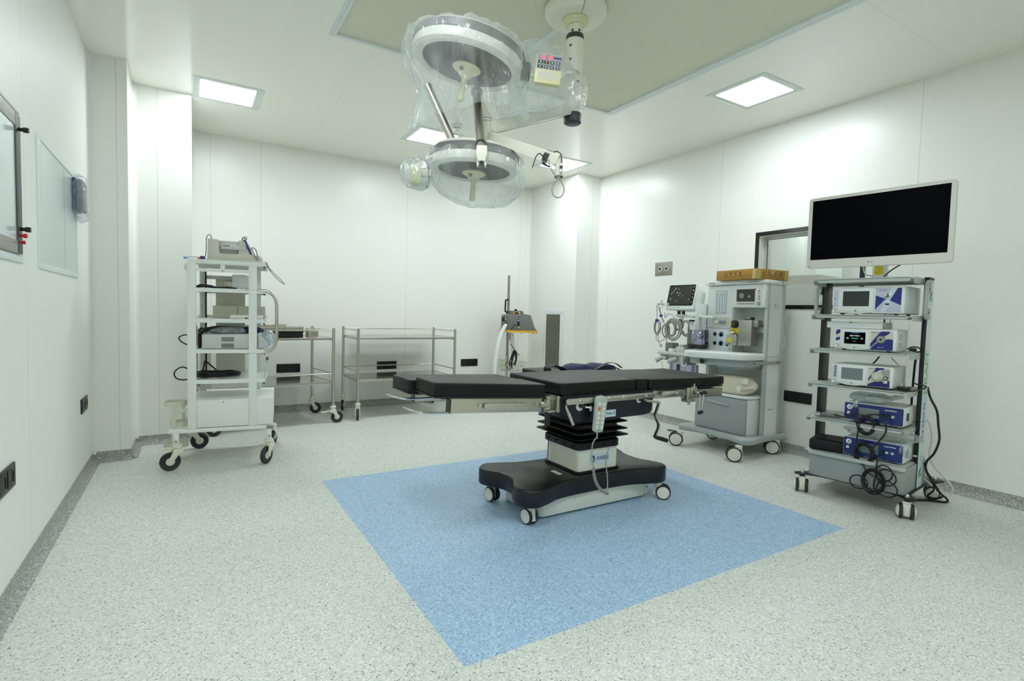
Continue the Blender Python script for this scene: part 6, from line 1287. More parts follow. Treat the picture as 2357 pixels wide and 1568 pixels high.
    b = BB(); b.cyl(P(3.96, 3.63, 0.77), P(3.96, 3.615, 0.70), 0.0025, 'silver_metal', seg=6); b.cyl(P(3.96, 3.615, 0.702), P(3.96, 3.612, 0.695), 0.005, 'silver_metal', seg=6); b.obj('tether', t)
    # ---- things carried by it
    o = thing('patient_monitor', 'white patient monitor with dark tilted touch screen on the left arm of the anaesthesia machine', 'monitor', (4.15, 3.57, 1.25), RZ)
    tilt = math.radians(13)
    MM = T(0, 0, 0) @ Rx(-tilt)
    def fr(x, z, d=0.0): return MM @ fM((x, -0.06+d, z), (1, 0, 0), (0, 0, 1))
    wv, hv = 0.166, 0.128
    b = B(); b.prism(rrect(-wv, wv, 0.018, 0.018+2*hv, 0.016), -0.045, 0.0, 'device_white', bev=0.006, seg=3, M=fr(0, 0)); b.prism(rrect(-wv+0.02, wv+0.005, 0.03, 0.01+1.8*hv, 0.02), -0.15, -0.04, 'device_white', bev=0.006, M=fr(0, 0)); b.obj('housing', o)
    b = B(); b.prism(rrect(-wv+0.006, wv-0.006, 0.058, 0.012+2*hv, 0.012), 0.0, 0.0025, 'black_gloss', M=fr(0, 0)); b.obj('bezel_glass', o)
    b = B(); b.prism(rrect(-wv+0.018, wv-0.040, 0.070, 0.0+2*hv, 0.004), 0.0025, 0.003, 'screen_dark', M=fr(0, 0))
    rn = random.Random(8)
    for k in range(16):
        x, y = rn.uniform(-wv+0.03, wv-0.06), rn.uniform(0.09, 2*hv-0.02); b.prism(circ(x, y, 0.006, 10, 0.009), 0.003, 0.0032, 'grey_mid', M=fr(0, 0))
    b.obj('screen', o)
    for k, z in enumerate((0.245, 0.21, 0.175, 0.14, 0.095)):
        b = B(); b.prism(rrect(wv-0.030, wv-0.016, z-0.006, z+0.005, 0.003), 0.0025, 0.0035, 'amber' if k == 1 else 'grey_mid', M=fr(0, 0)); b.obj('touch_key', o)
    b = B(); b.text('mindray', 0.011, 'print_black', fr(-0.01, 0.04, -0.0003)); b.obj('maker_name', o)
    b = B(); b.prism(circ(wv-0.03, 0.038, 0.009, 16), 0, 0.003, 'grey_light', M=fr(0, 0)); b.obj('power_button', o)
    for x in (-0.035, 0.02):
        b = B(); b.cyl((x, 0.0, -0.022), (x, 0.0, 0.02), 0.016, 'black_plastic', seg=14); b.obj('mount_foot', o)
    b = B(); b.box(-0.06, 0.05, -0.03, 0.03, -0.028, -0.015, 'device_white', bev=0.004); b.obj('mount_plate', o)
    b = B(); b.tube([(0.14, 0.10, 0.05), (0.17, 0.10, 0.03), (0.19, 0.10, -0.005)], 0.006, 'black_cable', 8); b.obj('power_lead', o)
    # leads and coils hanging from the monitor
    o = thing('monitor_leads', 'tangle of grey monitoring leads coiled with blue clips below the patient monitor', 'cable', (4.1, 3.60, 1.1), RZ)
    def L(y, z, X=4.08): return (3.60-y, X-4.1, z-1.1)
    rn = random.Random(31)
    def loop(cy, cz, ry, rz_, turns, r_, X, sd, mname='grey_cable', nm='coil'):
        rr_ = random.Random(sd); pts = []
        for i in range(turns*14):
            a = 2*PI*i/14; k = 1+0.13*math.sin(a*0.31+sd)+rr_.uniform(-.01, .01); pts.append(L(cy+ry*k*math.cos(a), cz+rz_*k*math.sin(a), X+0.012*math.sin(a*0.23+sd)))
        b = B(); b.tube(pts, r_, mname, 6, res=2); return b.obj(nm, o)
    loop(3.575, 1.085, 0.088, 0.095, 4, 0.0055, 4.04, 1); loop(3.62, 1.09, 0.05, 0.07, 4, 0.004, 4.07, 2); loop(3.47, 1.10, 0.05, 0.07, 4, 0.005, 4.10, 3); loop(3.80, 1.10, 0.035, 0.072, 4, 0.004, 4.06, 4); loop(3.69, 1.07, 0.045, 0.06, 3, 0.004, 4.06, 6); loop(3.55, 1.13, 0.04, 0.05, 3, 0.004, 4.09, 7, 'dark_grey')
    for pts in ([(3.73, 1.36), (3.745, 1.37), (3.75, 1.34), (3.80, 1.33), (3.80, 1.25), (3.795, 1.18)], [(3.735, 1.33), (3.78, 1.325), (3.77, 1.27), (3.745, 1.215), (3.72, 1.17), (3.69, 1.13)], [(3.73, 1.30), (3.765, 1.295), (3.75, 1.24), (3.74, 1.21), (3.70, 1.16)],
                [(3.70, 1.25), (3.69, 1.20), (3.66, 1.235), (3.60, 1.225), (3.56, 1.18)], [(3.80, 1.02), (3.79, 0.97), (3.74, 0.96), (3.68, 0.99), (3.64, 1.0)], [(3.76, 1.08), (3.77, 1.0), (3.755, 0.95), (3.745, 0.93)], [(3.66, 1.0), (3.66, 0.94), (3.67, 0.89)]):
        b = B(); b.tube([L(y, z, 4.05) for y, z in pts], 0.0038, 'grey_cable', 7); b.obj('lead', o)
    for y, z in ((3.735, 1.218), (3.79, 1.17)):
        b = B(); b.sphere(L(y, z, 4.04), 0.017, 'blue_clip', 10, 7, sc=(1.2, 0.8, 0.9)); q = b.obj('blue_clip', o)
    for y, z in ((3.735, 0.918), (3.64, 1.16), (3.665, 1.33), (3.72, 1.33)):
        b = B(); c = L(y, z, 4.05); b.box(c[0]-0.012, c[0]+0.012, c[1]-0.01, c[1]+0.01, c[2]-0.016, c[2]+0.016, 'grey_light', bev=0.004); b.obj('connector', o)
    # white jug on the drawer unit
    o = thing('plastic_jug', 'translucent cream jerrycan lying on its side on the anaesthesia machine drawer top', 'jerrycan', (4.2, 2.92, 0.532), RZ)
    def J(X, Y, z): return (2.92-Y, X-4.2, z-0.532)
    b = B(); sec = []
    for Y, hx, hz, cz in ((3.17, 0.03, 0.03, 0.62), (3.165, 0.07, 0.07, 0.615), (3.13, 0.082, 0.08, 0.614), (2.90, 0.082, 0.08, 0.614), (2.84, 0.07, 0.072, 0.612), (2.79, 0.035, 0.04, 0.615), (2.76, 0.012, 0.014, 0.62)):
        sec.append([tuple(Vector(J(4.20, Y, cz)) + Vector((0, px, pz))) for px, pz in rrect(-hx, hx, -hz, hz, min(hx, hz)*0.35, 4)])
    b.loft(sec, 'jug_plastic'); b.obj('body', o)
    b = B(); c0, c1 = Vector(J(4.12, 2.855, 0.60)), Vector(J(4.085, 2.86, 0.598)); b.cyl(c0, c1, 0.026, 'cap_white', seg=20); b.obj('cap', o)
    b = B(); b.tube([J(4.12, 2.83, 0.60), J(4.115, 2.80, 0.603), J(4.13, 2.775, 0.612), J(4.15, 2.765, 0.62)], 0.013, 'jug_plastic', 8); b.obj('handle', o)
    b = B(); b.prism(rrect(-0.024, 0.018, -0.024, 0.026, 0.004), 0, 0.002, 'cap_white', M=fM(J(4.122, 2.82, 0.662), (1, 0.3, 0.1), (0, 0.5, 1))); b.obj('tag', o)
    # carton on top
    A = math.radians(-90-6.0)
    o = thing('cardboard_box', 'brown cardboard box with black shipping symbols on top of the anaesthesia machine', 'cardboard box', (4.335, 2.955, 1.5495), A)
    b = B(); w2, d2, h2 = 0.215, 0.205, 0.088
    b.box(-w2, w2, -d2, d2, 0.0, h2, 'cardboard', bev=0.004); b.obj('carton', o, sharp=60)
    b = B(); b.box(w2-0.06, w2+0.001, -d2-0.001, d2+0.001, -0.0002, h2+0.0008, 'tape') if False else None
    b.box(w2-0.035, w2-0.001, -d2-0.0012, -d2, 0.002, h2-0.002, 'tape'); b.box(w2, w2+0.0012, -d2+0.002, -d2+0.06, 0.002, h2-0.002, 'tape'); b.box(w2, w2+0.0012, d2-0.05, d2-0.002, 0.002, h2-0.002, 'tape'); b.box(-w2+0.002, w2-0.002, -0.03, 0.03, h2, h2+0.0012, 'tape'); b.box(w2, w2+0.0012, -0.03, 0.03, h2*0.55, h2-0.002, 'tape')
    b.obj('packing_tape', o)
    def marks(M, s, gap):
        b = B()
        def p(pts): b.prism([(x*s, y*s) for x, y in pts], 0, 0.0006, 'print_black', M=Mi)
        for k in range(4):
            Mi = M @ T(gap*(k-1.5), 0, 0)
            for sx in (-1, 1):
                for sy in (-1, 1):
                    q = [(sx*11, sy*13), (sx*7, sy*13), (sx*7, sy*12), (sx*10, sy*12), (sx*10, sy*9), (sx*11, sy*9)]; p(q if sx*sy > 0 else q[::-1])
            if k == 0:
                for x in (-3.5, 3.5): p([(x-0.8, -8), (x+0.8, -8), (x+0.8, 5), (x-0.8, 5)]); p([(x-2.5, 5), (x+2.5, 5), (x, 9)])
                p([(-6, -10), (6, -10), (6, -8.8), (-6, -8.8)])
            elif k == 1: p([(-4, 9), (-3.5, 3), (-1, 1), (-0.7, -7), (-3, -9), (3, -9), (0.7, -7), (1, 1), (3.5, 3), (4, 9)])
            elif k == 2: p([(-6, 1), (-4, 5), (0, 8), (4, 5), (6, 1)]); p([(-0.6, 1), (-0.6, -7), (-2, -8), (1, -9), (0.7, 1)])
            else: p([(-4, -9), (4, -9), (4, -3), (-4, -3)]); p([(-4, 4), (4, 4), (4, 9), (-4, 9)]); p([(-2.5, -2), (2.5, -2), (0.8, 0.5), (2.5, 3), (-2.5, 3), (-0.8, 0.5)])
        return b
    b = marks(fM((-0.025, -d2-0.0002, h2*0.56), (1, 0, 0), (0, 0, 1)), 0.0019, 0.052); b.obj('shipping_symbols', o)
    b = marks(fM((w2+0.0002, 0.0, h2*0.56), (0, 1, 0), (0, 0, 1)), 0.0018, 0.07); b.obj('shipping_symbols', o)
anaesthesia()
# ================================================================== endoscopy cart and its equipment (local x = viewer's right, y = depth)
def cart():
    LOC = (3.756, 1.436, 0); RZ = math.radians(-82.7)
    Mw = T(*LOC) @ Rz(RZ)
    def W(x, y, z): return tuple(Mw @ Vector((x, y, z)))
    t = thing('endoscopy_cart', 'tall black-posted equipment cart with grey shelves, lettered side and bottom drawer', 'equipment cart', LOC, RZ)
    # base plate with four ears
    b = B(); bp = [(-0.66, 0.0), (-0.645, -0.03), (-0.61, -0.035), (-0.56, 0.005), (-0.45, 0.03), (-0.15, 0.03), (-0.05, 0.005), (0.0, -0.035), (0.035, -0.03), (0.05, 0.0), (0.02, 0.05), (-0.005, 0.12), (-0.005, 0.48), (0.02, 0.56), (0.05, 0.61), (0.035, 0.64), (0.0, 0.645), (-0.06, 0.60), (-0.15, 0.58), (-0.45, 0.58), (-0.55, 0.60), (-0.61, 0.645), (-0.645, 0.64), (-0.66, 0.61), (-0.63, 0.56), (-0.605, 0.48), (-0.605, 0.12), (-0.63, 0.05)]
    C = catmull([Vector((x, y, 0)) for x, y in bp], 3, True); b.prism([(v.x, v.y) for v in C], 0.126, 0.134, 'black_plastic', bev=0.001); b.obj('base_plate', t)
    r = 0.046
    for x, y, a in ((0.0, 0.0, -70), (-0.61, 0.0, -66), (0.0, 0.61, 15), (-0.61, 0.61, 40)):
        a = math.radians(a)
        b = B(); b.lathe([(0, 0.158), (0.006, 0.156), (0.011, 0.148), (0.011, 0.142), (0.014, 0.141), (0.014, 0.134)][::-1], 'chrome', 16, M=T(x, y, 0)); b.cyl((x, y, 0.112), (x, y, 0.127), 0.016, 'black_plastic', seg=14); b.obj('dome_nut', t)
        off = -0.012; M = T(x, y, 0) @ Rz(a)
        q = B(); q.cyl((0, 0, 0.098), (0, 0, 0.112), 0.022, 'ivory', seg=18, M=M); q.box(off-0.028, off+0.03, -0.021, 0.021, 0.018, 0.1, 'ivory', bev=0.010, seg=3, M=M); c = q.obj('caster', t)
        for s in (-1, 1):
            w = B(); Wm = M @ T(off, s*0.021, r) @ Rx(-s*PI/2); w.lathe([(r*0.5, 0), (r*0.95, 0.0), (r, 0.004), (r, 0.013), (r*0.94, 0.017), (r*0.82, 0.018)], 'tyre', 32, M=Wm); w.lathe([(r*0.82, 0.017), (r*0.7, 0.024), (r*0.4, 0.031), (0, 0.033)], 'ivory', 32, M=Wm); w.obj('wheel', c)
    # posts
    for k, (x0, x1) in enumerate(((-0.016, -0.041), (-0.609, -0.635))):
        b = B(); b.box(x0, x1, 0.24, 0.355, 0.134, 1.492, 'black_plastic', bev=0.002); b.box(min(x0, x1)-0.001, max(x0, x1)+0.001, 0.238, 0.357, 1.490, 1.496, 'black_plastic'); p = b.obj('post', t)
        if k == 0:
            b = B(); b.box(-0.0165, -0.0145, 0.246, 0.350, 0.14, 1.478, 'label_pale'); s = b.obj('side_panel', t)
            # lettering runs up the panel, reading from below
            M = fM((-0.0143, 0.298, 0.0), (0, 0, 1), (0, -1, 0))
            sz = 0.094
            b = B(); b.text('Arthro', sz, 'lettering_blue', M @ T(0.43, 0, 0), align='LEFT', sx=0.99, bold=0.0018); b.obj('blue_lettering', s)
            b = B(); b.text('KRAFT', sz, 'lettering_green', M @ T(0.745, 0, 0), align='LEFT', sx=1.02, bold=0.0018); b.obj('green_lettering', s)
            for z in (0.235, 1.37):
                b = B(); Me = M @ T(z, 0, 0)
                b.prism([(v.x, v.y) for v in catmull([Vector(p) for p in ((-0.03, 0.025, 0), (0.0, 0.0, 0), (0.035, -0.02, 0), (0.03, 0.0, 0), (0.005, 0.022, 0))], 4, True)], 0, 0.0006, 'lettering_navy', M=Me); b.prism([(v.x, v.y) for v in catmull([Vector(p) for p in ((-0.03, -0.03, 0), (-0.015, -0.005, 0), (-0.005, -0.02, 0), (-0.012, -0.034, 0))], 4, True)], 0, 0.0006, 'print_green', M=Me); b.obj('emblem', s)
            for z, tx in ((0.33, 'actinoconq'), (1.27, 'actinoconq')):
                b = B(); b.text('CE', 0.03, 'print_grey', M @ T(z, 0.0, 0)); b.obj('approval_mark', s)
    # shelves
    def shelf(z0, z1, nm='shelf', depth=0.42, flange=True):
        b = B(); m = 'grey_shelf'
        b.box(-0.612, -0.038, 0.02, depth, z1-0.010, z1-0.004, m)
        b.prism([(v[0], v[1]) for v in rrect(-0.578, -0.052, z0, z1, 0.012, 4)], -0.003, 0.0, m, M=fM((0, 0.0, 0), (1, 0, 0), (0, 0, 1)))
        b.prism([(-0.578, 0.0), (-0.052, 0.0), (-0.052, 0.03), (-0.578, 0.03)], z1-0.010, z1-0.004, m)
        for s in (-1, 1):
            xe = -0.612 if s < 0 else -0.038; b.prism([(0.02, z0), (0.03, z0-0.012), (0.24, z0-0.012), (depth, z0), (depth, z1), (0.02, z1)], -0.002, 0.0015, m, M=Matrix(((0, 0, 1, xe), (1, 0, 0, 0), (0, 1, 0, 0), (0, 0, 0, 1))))
        b.box(-0.612, -0.038, depth-0.004, depth, z0, z1, m)
        b.obj(nm, t)
    shelf(1.460, 1.488, 'top_shelf'); shelf(1.226, 1.250); shelf(0.988, 1.013); shelf(0.753, 0.776); shelf(0.518, 0.540)
    # grab handles
    for x in (-0.010, -0.645):
        b = B(); sx = 0.0
        b.tube([(x, 0.245, 1.462), (x, 0.20, 1.464), (x, 0.178, 1.445), (x, 0.172, 1.41), (x, 0.172, 1.29), (x, 0.178, 1.255), (x, 0.20, 1.238), (x, 0.245, 1.24)], 0.0125, 'grey_abs', 12, res=4); b.obj('grab_handle', t)
        for z in (1.42, 1.27):
            b = B(); b.box(x-0.006, x+0.006, 0.225, 0.262, z-0.03, z+0.03, 'grey_abs', bev=0.005); b.cyl((x, 0.225, z), (x, 0.221, z), 0.008, 'chrome', seg=12); b.obj('handle_bracket', t)
    # drawer unit
    b = B(); b.box(-0.575, -0.02, 0.012, 0.45, 0.136, 0.300, 'grey_drawer', bev=0.003); b.obj('drawer_case', t)
    b = B(); b.prism(rrect(-0.580, -0.017, 0.284, 0.309, 0.010, 3), 0.0, 0.02, 'grey_shelf', bev=0.003, M=fM((0, 0.014, 0), (1, 0, 0), (0, 0, 1))); b.box(-0.608, -0.03, 0.0, 0.47, 0.301, 0.309, 'grey_shelf', bev=0.002); b.obj('drawer_top', t)
    b = B(); b.cyl((-0.03, 0.19, 0.36), (-0.01, 0.19, 0.36), 0.008, 'chrome', seg=12); b.obj('lock', t)
    # monitor mount
    b = B(); b.box(-0.35, -0.265, 0.29, 0.34, 1.492, 1.66, 'device_white', bev=0.006); b.cyl((-0.30, 0.315, 1.488), (-0.30, 0.315, 1.70), 0.02, 'black_plastic', seg=14); b.box(-0.33, -0.27, 0.20, 0.34, 1.68, 1.76, 'black_plastic', bev=0.01); b.box(-0.34, -0.26, 0.063, 0.22, 1.70, 1.90, 'black_plastic', bev=0.01); o = b.obj('monitor_mount', t)
    b = B(); M = fM((-0.308, 0.2895, 1.556), (1, 0, 0), (0, 0, 1)); b.prism([(-0.026, -0.03), (0.024, -0.03), (0.024, 0.028), (-0.026, 0.028)], 0, 0.001, 'yellow', M=M)
    def pr(pts, z=0.001): b.prism(pts, z, z+0.0003, 'print_black', M=M)
    pr([(-0.004, 0.006), (0.014, 0.006), (0.014, 0.0068), (-0.004, 0.0068)]); pr([(-0.004, 0.017), (0.014, 0.017), (0.014, 0.0178), (-0.004, 0.0178)]); pr([(-0.004, 0.006), (-0.0032, 0.006), (-0.0032, 0.0178), (-0.004, 0.0178)]); pr([(0.0132, 0.006), (0.014, 0.006), (0.014, 0.0178), (0.0132, 0.0178)]); pr([(0.004, -0.018), (0.005, -0.018), (0.005, 0.006), (0.004, 0.006)]); pr([(-0.018, -0.014), (-0.010, -0.014), (-0.014, -0.007)]); pr([(-0.02, 0.022), (0.006, 0.022), (0.006, 0.0235), (-0.02, 0.0235)])
    b.obj('warning_label', o)
    # ---------------- television
    AT = math.radians(-82.2)
    c = W(-0.2585, 0.0, 0)
    tv = thing('wall_display', 'large white-framed flat display with a black screen mounted above the endoscopy cart', 'display screen', (c[0], c[1], 1.803), AT)
    w2, h2 = 0.3985, 0.2405; ty = 0.0
    b = B(); M = fM((0, 0, ty), (1, 0, 0), (0, 0, 1))
    b.prism(rrect(-w2, w2, -h2, h2, 0.022, 6), -0.035, 0.0, 'tv_bezel', bev=0.004, seg=3, M=M); b.box(-0.25, 0.25, 0.03, 0.06, -0.18, 0.16, 'device_white', bev=0.02); b.obj('housing', tv)
    b = B(); b.prism([(-w2+0.025, -h2+0.058), (w2-0.025, -h2+0.058), (w2-0.025, h2-0.022), (-w2+0.025, h2-0.022)], 0.0, 0.0006, 'screen_black', M=M); b.obj('screen', tv)
    b = B(); M2 = M @ T(-0.012, -h2+0.026, 0.0002); b.lathe([(0, 0.0006), (0.0055, 0.0006), (0.0055, 0)][::-1], 'grey_mid', 20, M=M2 @ T(-0.012, 0, 0)); b.text('LG', 0.012, 'grey_mid', M2 @ T(0.006, 0, 0), bold=0.0003); b.obj('maker_logo', tv)
    b = B(); b.prism(rrect(-w2+0.012, -w2+0.028, -h2+0.010, -h2+0.018, 0.004), 0, 0.0006, 'print_grey', M=M); b.prism([(0.30, -h2+0.030), (0.31, -h2+0.030), (0.31, -h2+0.032), (0.30, -h2+0.032)], 0, 0.0005, 'print_grey', M=M); b.prism(circ(0.337, -h2+0.030, 0.0012, 8), 0, 0.0006, 'grey_mid', M=M); b.obj('indicator_marks', tv)
    o = thing('display_cables', 'black and white cables looping below the large display onto the top shelf', 'cable', W(-0.25, 0.25, 1.5), RZ)
    Oc = (-0.25, 0.25, 1.5)
    b = B(Oc); b.tube([(-0.378, 0.22, 1.60), (-0.375, 0.22, 1.555), (-0.36, 0.22, 1.525), (-0.33, 0.23, 1.515), (-0.30, 0.25, 1.495)], 0.0045, 'white_cable', 8); b.obj('white_lead', o)
    b = B(Oc); b.tube([(-0.12, 0.20, 1.60), (-0.17, 0.20, 1.575), (-0.22, 0.22, 1.545), (-0.262, 0.24, 1.51)], 0.0042, 'black_cable', 8); b.tube([(-0.16, 0.2, 1.60), (-0.20, 0.2, 1.582), (-0.235, 0.2, 1.595)], 0.003, 'black_cable', 8); b.obj('black_lead', o)
    # ---------------- consoles
    def console(name, label, x0, x1, y, d, z0, z1, cat='console', rz=0.0):
        o = thing(name, label, cat, W((x0+x1)/2, y, z0), RZ+rz); w = x1-x0; h = z1-z0
        return o, w/2, h
    def emblem(b, M, s):
        b.prism(circ(0, 0, s, 24), 0, 0.0008, 'label_white', M=M)
        b.prism([(v.x*s, v.y*s) for v in catmull([Vector(p) for p in ((-0.7, -0.45, 0), (-0.2, 0.1, 0), (0.2, 0.65, 0), (0.28, 0.2, 0), (0.0, -0.1, 0), (0.45, -0.35, 0), (0.7, -0.35, 0), (0.3, -0.6, 0), (-0.1, -0.25, 0), (-0.3, -0.3, 0))], 3, True)], 0.0008, 0.0012, 'print_navy', M=M)
        b.prism([(v.x*s, v.y*s) for v in catmull([Vector(p) for p in ((0.35, 0.6, 0), (0.7, 0.3, 0), (0.75, -0.1, 0), (0.5, 0.1, 0))], 3, True)], 0.0008, 0.0012, 'print_green', M=M)
    def touch_face(o, w2, h, xa, xb, scr_m, btn_z, bulge=True):
        """white touch-panel half with screen, emblem and chamfered lower edge"""
        M = fM((0, 0, 0), (1, 0, 0), (0, 0, 1)); b = B(); wd = xb-xa; xm = (xa+xb)/2
        b.prism([(xa, h*0.10), (xm-wd*0.15, h*0.0+0.004), (xm+wd*0.15, 0.004), (xb, h*0.10), (xb, h*0.95), (xa, h*0.95)], 0.0, 0.006, 'device_white', bev=0.002, M=M); b.obj('touch_panel', o)
        b = B(); sx0, sx1, sz0, sz1 = xa+wd*0.12, xb-wd*0.12, h*0.30, h*0.84
        b.prism([(sx0, sz0), (sx1, sz0), (sx1, sz1), (sx0, sz1)], 0.006, 0.0068, scr_m, M=M); s = b.obj('screen', o)
        b = B(); emblem(b, M @ T(xm, h*0.14, 0.0064), h*0.075); b.obj('emblem', o)
        return s, (sx0, sx1, sz0, sz1), M
    def button(o, x, z, r_=0.011):
        b = B(); M = fM((x, 0, z), (1, 0, 0), (0, 0, 1)); b.lathe([(0, 0.004), (r_*0.6, 0.004), (r_*0.65, 0.003), (r_*0.9, 0.005), (r_, 0.0)][::-1], 'chrome', 20, M=M); b.obj('power_button', o)
    def body(o, w2, d, h, m='device_white', feet=True, bev=0.006):
        b = B(); b.box(-w2, w2, 0.0, d, 0.008 if feet else 0, h, m, bev=bev, seg=3); b.obj('casing', o)
        if feet:
            for x in (-w2+0.05, w2-0.05):
                for y in (0.04, d-0.04):
                    b = B(); b.cyl((x, y, 0), (x, y, 0.0095), 0.012, 'black_plastic', seg=12); b.obj('rubber_foot', o)
    # camera unit
    o, w2, h = console('camera_console', 'white console with dark screen and two blue triangles, top of the stacked devices', -0.496, -0.09, 0.05, 0.33, 1.251, 1.434)
    body(o, w2, 0.33, h)
    s, (sx0, sx1, sz0, sz1), M = touch_face(o, w2, h, -w2+0.04, w2-0.165, 'screen_dark', 0)
    button(o, -w2+0.021, 0.032)
    b = B(); b.prism([(-w2+0.008, 0.05), (-w2+0.034, 0.05), (-w2+0.034, h-0.018), (-w2+0.008, h-0.018)], 0, 0.0008, 'print_lilac', M=M); b.prism([(-w2+0.012, 0.10), (-w2+0.018, 0.107), (-w2+0.012, 0.114)], 0.0008, 0.0012, 'print_navy', M=M); b.obj('left_strip', o)
    a0, a1 = w2-0.155, w2-0.016
    b = B(); b.prism([(a0, 0.018), (a1, 0.018), (a1, h-0.010), (a0, h-0.010)], 0, 0.0008, 'print_lilac', M=M); b.prism([(a0+0.03, 0.018), (a0+0.055, 0.018), (a1-0.01, h-0.01), (a1-0.055, h-0.01)], 0.0008, 0.001, 'label_pale', M=M)
    b.prism([(a0, 0.034), (a0+0.055, 0.103), (a0, 0.125)], 0.001, 0.0014, 'print_blue', M=M); b.prism([(a1, h-0.012), (a1, 0.062), (a0+0.078, 0.092), (a1-0.022, h-0.012)], 0.001, 0.0014, 'print_blue', M=M)
    b.text('ArthroCam', 0.0095, 'print_black', M @ T(a0+0.04, h-0.026, 0.0012)); b.obj('graphic_panel', o)
    b = B(); M2 = M @ T(a0+0.068, 0.122, 0.0014); b.lathe([(0.010, 0.003), (0.011, 0.008), (0.0165, 0.006), (0.017, 0.0)][::-1], 'chrome', 24, M=M2); b.prism(circ(0, 0, 0.0105, 18), 0, 0.003, 'print_black', M=M2); b.obj('camera_socket', o)
    b = B(); b.prism(rrect(a0+0.054, a0+0.076, 0.064, 0.074, 0.003), 0.0012, 0.003, 'print_navy', M=M); b.obj('usb_port', o)
    # carton on the light source
    tb = B((0, 0, 0)); tb.box(-0.1625, 0.1625, 0.0, 0.19, 0, 0.042, 'device_white', bev=0.002); o = thing('flat_box', 'flat white carton with a green tab, lying on the light source console', 'box', W(-0.3625, 0.055, 1.1605), RZ); tb.obj('carton', o)
    tb = B(); tb.box(-0.163+0.325, 0.1632, 0.001, 0.19, 0.001, 0.041, 'device_cream'); tb.box(-0.03, -0.008, -0.0006, 0.01, 0.034, 0.0425, 'print_green'); tb.obj('seal_tab', o)
    # light source
    o, w2, h = console('light_source_console', 'white light source console with lit black touch screen and blue curved graphics', -0.472, -0.118, 0.05, 0.2, 1.014, 1.158)
    body(o, w2, 0.22, h)
    s, (sx0, sx1, sz0, sz1), M = touch_face(o, w2, h, -w2+0.042, w2-0.150, 'screen_black', 0)
    xm, zm = (sx0+sx1)/2, (sz0+sz1)/2
    b = B(); b.text('Light Adjust', 0.012, 'screen_text', M @ T(xm, zm+0.016, 0.0069)); b.prism([(sx0+0.04, sz1-0.007), (sx1-0.04, sz1-0.007), (sx1-0.04, sz1-0.003), (sx0+0.04, sz1-0.003)], 0.0069, 0.0072, 'light_blue', M=M); b.prism([(xm-0.02, zm-0.005), (xm+0.02, zm-0.005), (xm+0.02, zm+0.001), (xm-0.02, zm+0.001)], 0.0069, 0.0072, 'green_led', M=M)
    for x in (xm-0.042, xm+0.042): b.lathe([(0.005, 0), (0.0062, 0), (0.0062, 0.0004), (0.005, 0.0004)], 'screen_text', 16, M=M @ T(x, zm-0.002, 0.0069), close=True)
    b.prism(rrect(xm-0.01, xm+0.01, zm-0.026, zm-0.014, 0.003), 0.0069, 0.0071, 'screen_dark', M=M); b.obj('screen_readout', s)
    button(o, -w2+0.021, 0.030)
    b = B(); x0, x1 = -w2+0.008, -w2+0.034
    b.prism([(x0, 0.058), (x1, 0.066), (x1, h-0.008), (x0+0.01, h-0.008), (x0, h-0.02)], 0, 0.0006, 'device_cream', M=M); b.prism([(x0, 0.060), (x1, 0.068), (x1, 0.088), (x0, 0.078)], 0.0006, 0.001, 'print_blue', M=M); b.prism([(x0, 0.100), (x1, 0.114), (x1, h-0.008), (x0+0.01, h-0.008), (x0, h-0.018)], 0.0006, 0.001, 'print_blue', M=M); b.obj('left_strip', o)
    a0, a1 = w2-0.142, w2-0.018; wd = a1-a0; hh = h-0.024
    def gp(pts): return [(a0+wd*x, 0.012+hh*y) for x, y in pts]
    def cv(pts, n=5): return [(v.x, v.y) for v in catmull([Vector((x, y, 0)) for x, y in pts], n)]
    b = B(); b.prism(gp([(0, 0), (1, 0), (1, 1), (0, 1)]), 0, 0.0006, 'device_cream', M=M)
    up = cv([(0, 0.32), (0.18, 0.60), (0.34, 0.84), (0.48, 1.0)]); dn = cv([(0.86, 1.0), (0.78, 0.86), (0.45, 0.62), (0.2, 0.34), (0.0, 0.12)])
    b.prism(gp(up+dn)[::-1], 0.0006, 0.001, 'print_blue', M=M)
    lo = cv([(0.0, 0.0), (0.12, 0.20), (0.35, 0.42), (0.55, 0.52), (0.8, 0.60), (1.0, 0.58)]); b.prism(gp(lo+[(1, 0)]), 0.0006, 0.001, 'print_blue', M=M)
    b.text('ArthroLum', 0.011, 'print_black', M @ T(a0+0.028, h-0.020, 0.001)); b.text('Light Output', 0.007, 'label_white', M @ T(a0+wd*0.48, 0.028, 0.001)); b.obj('graphic_panel', o)
    b = B(); M2 = M @ T(a0+wd*0.48, 0.012+hh*0.56, 0.001); b.lathe([(0, 0.008), (0.006, 0.008), (0.007, 0.010), (0.021, 0.010), (0.023, 0.006), (0.026, 0.0)][::-1], 'silver_metal', 32, M=M2); b.prism(circ(0, 0, 0.0055, 16), 0.008, 0.0105, 'black_plastic', M=M2); b.obj('light_port', o)
    for z in (0.095, 0.045):
        b = B(); b.box(w2-0.0005, w2+0.0008, 0.04, 0.11, z-0.02, z+0.02, 'grey_light'); b.obj('side_vent', o)
    # pump
    o, w2, h = console('pump_console', 'white pump console with grey screen and large round white dial, third device down', -0.478, -0.125, 0.05, 0.25, 0.777, 0.92)
    body(o, w2, 0.25, h)
    s, _, M = touch_face(o, w2, h, -w2+0.042, w2-0.145, 'screen_grey', 0)
    button(o, -w2+0.021, 0.026)
    b = B(); b.prism(rrect(-w2+0.008, -w2+0.034, 0.042, h-0.008, 0.004), 0, 0.0006, 'grey_light', M=M); b.obj('left_strip', o)
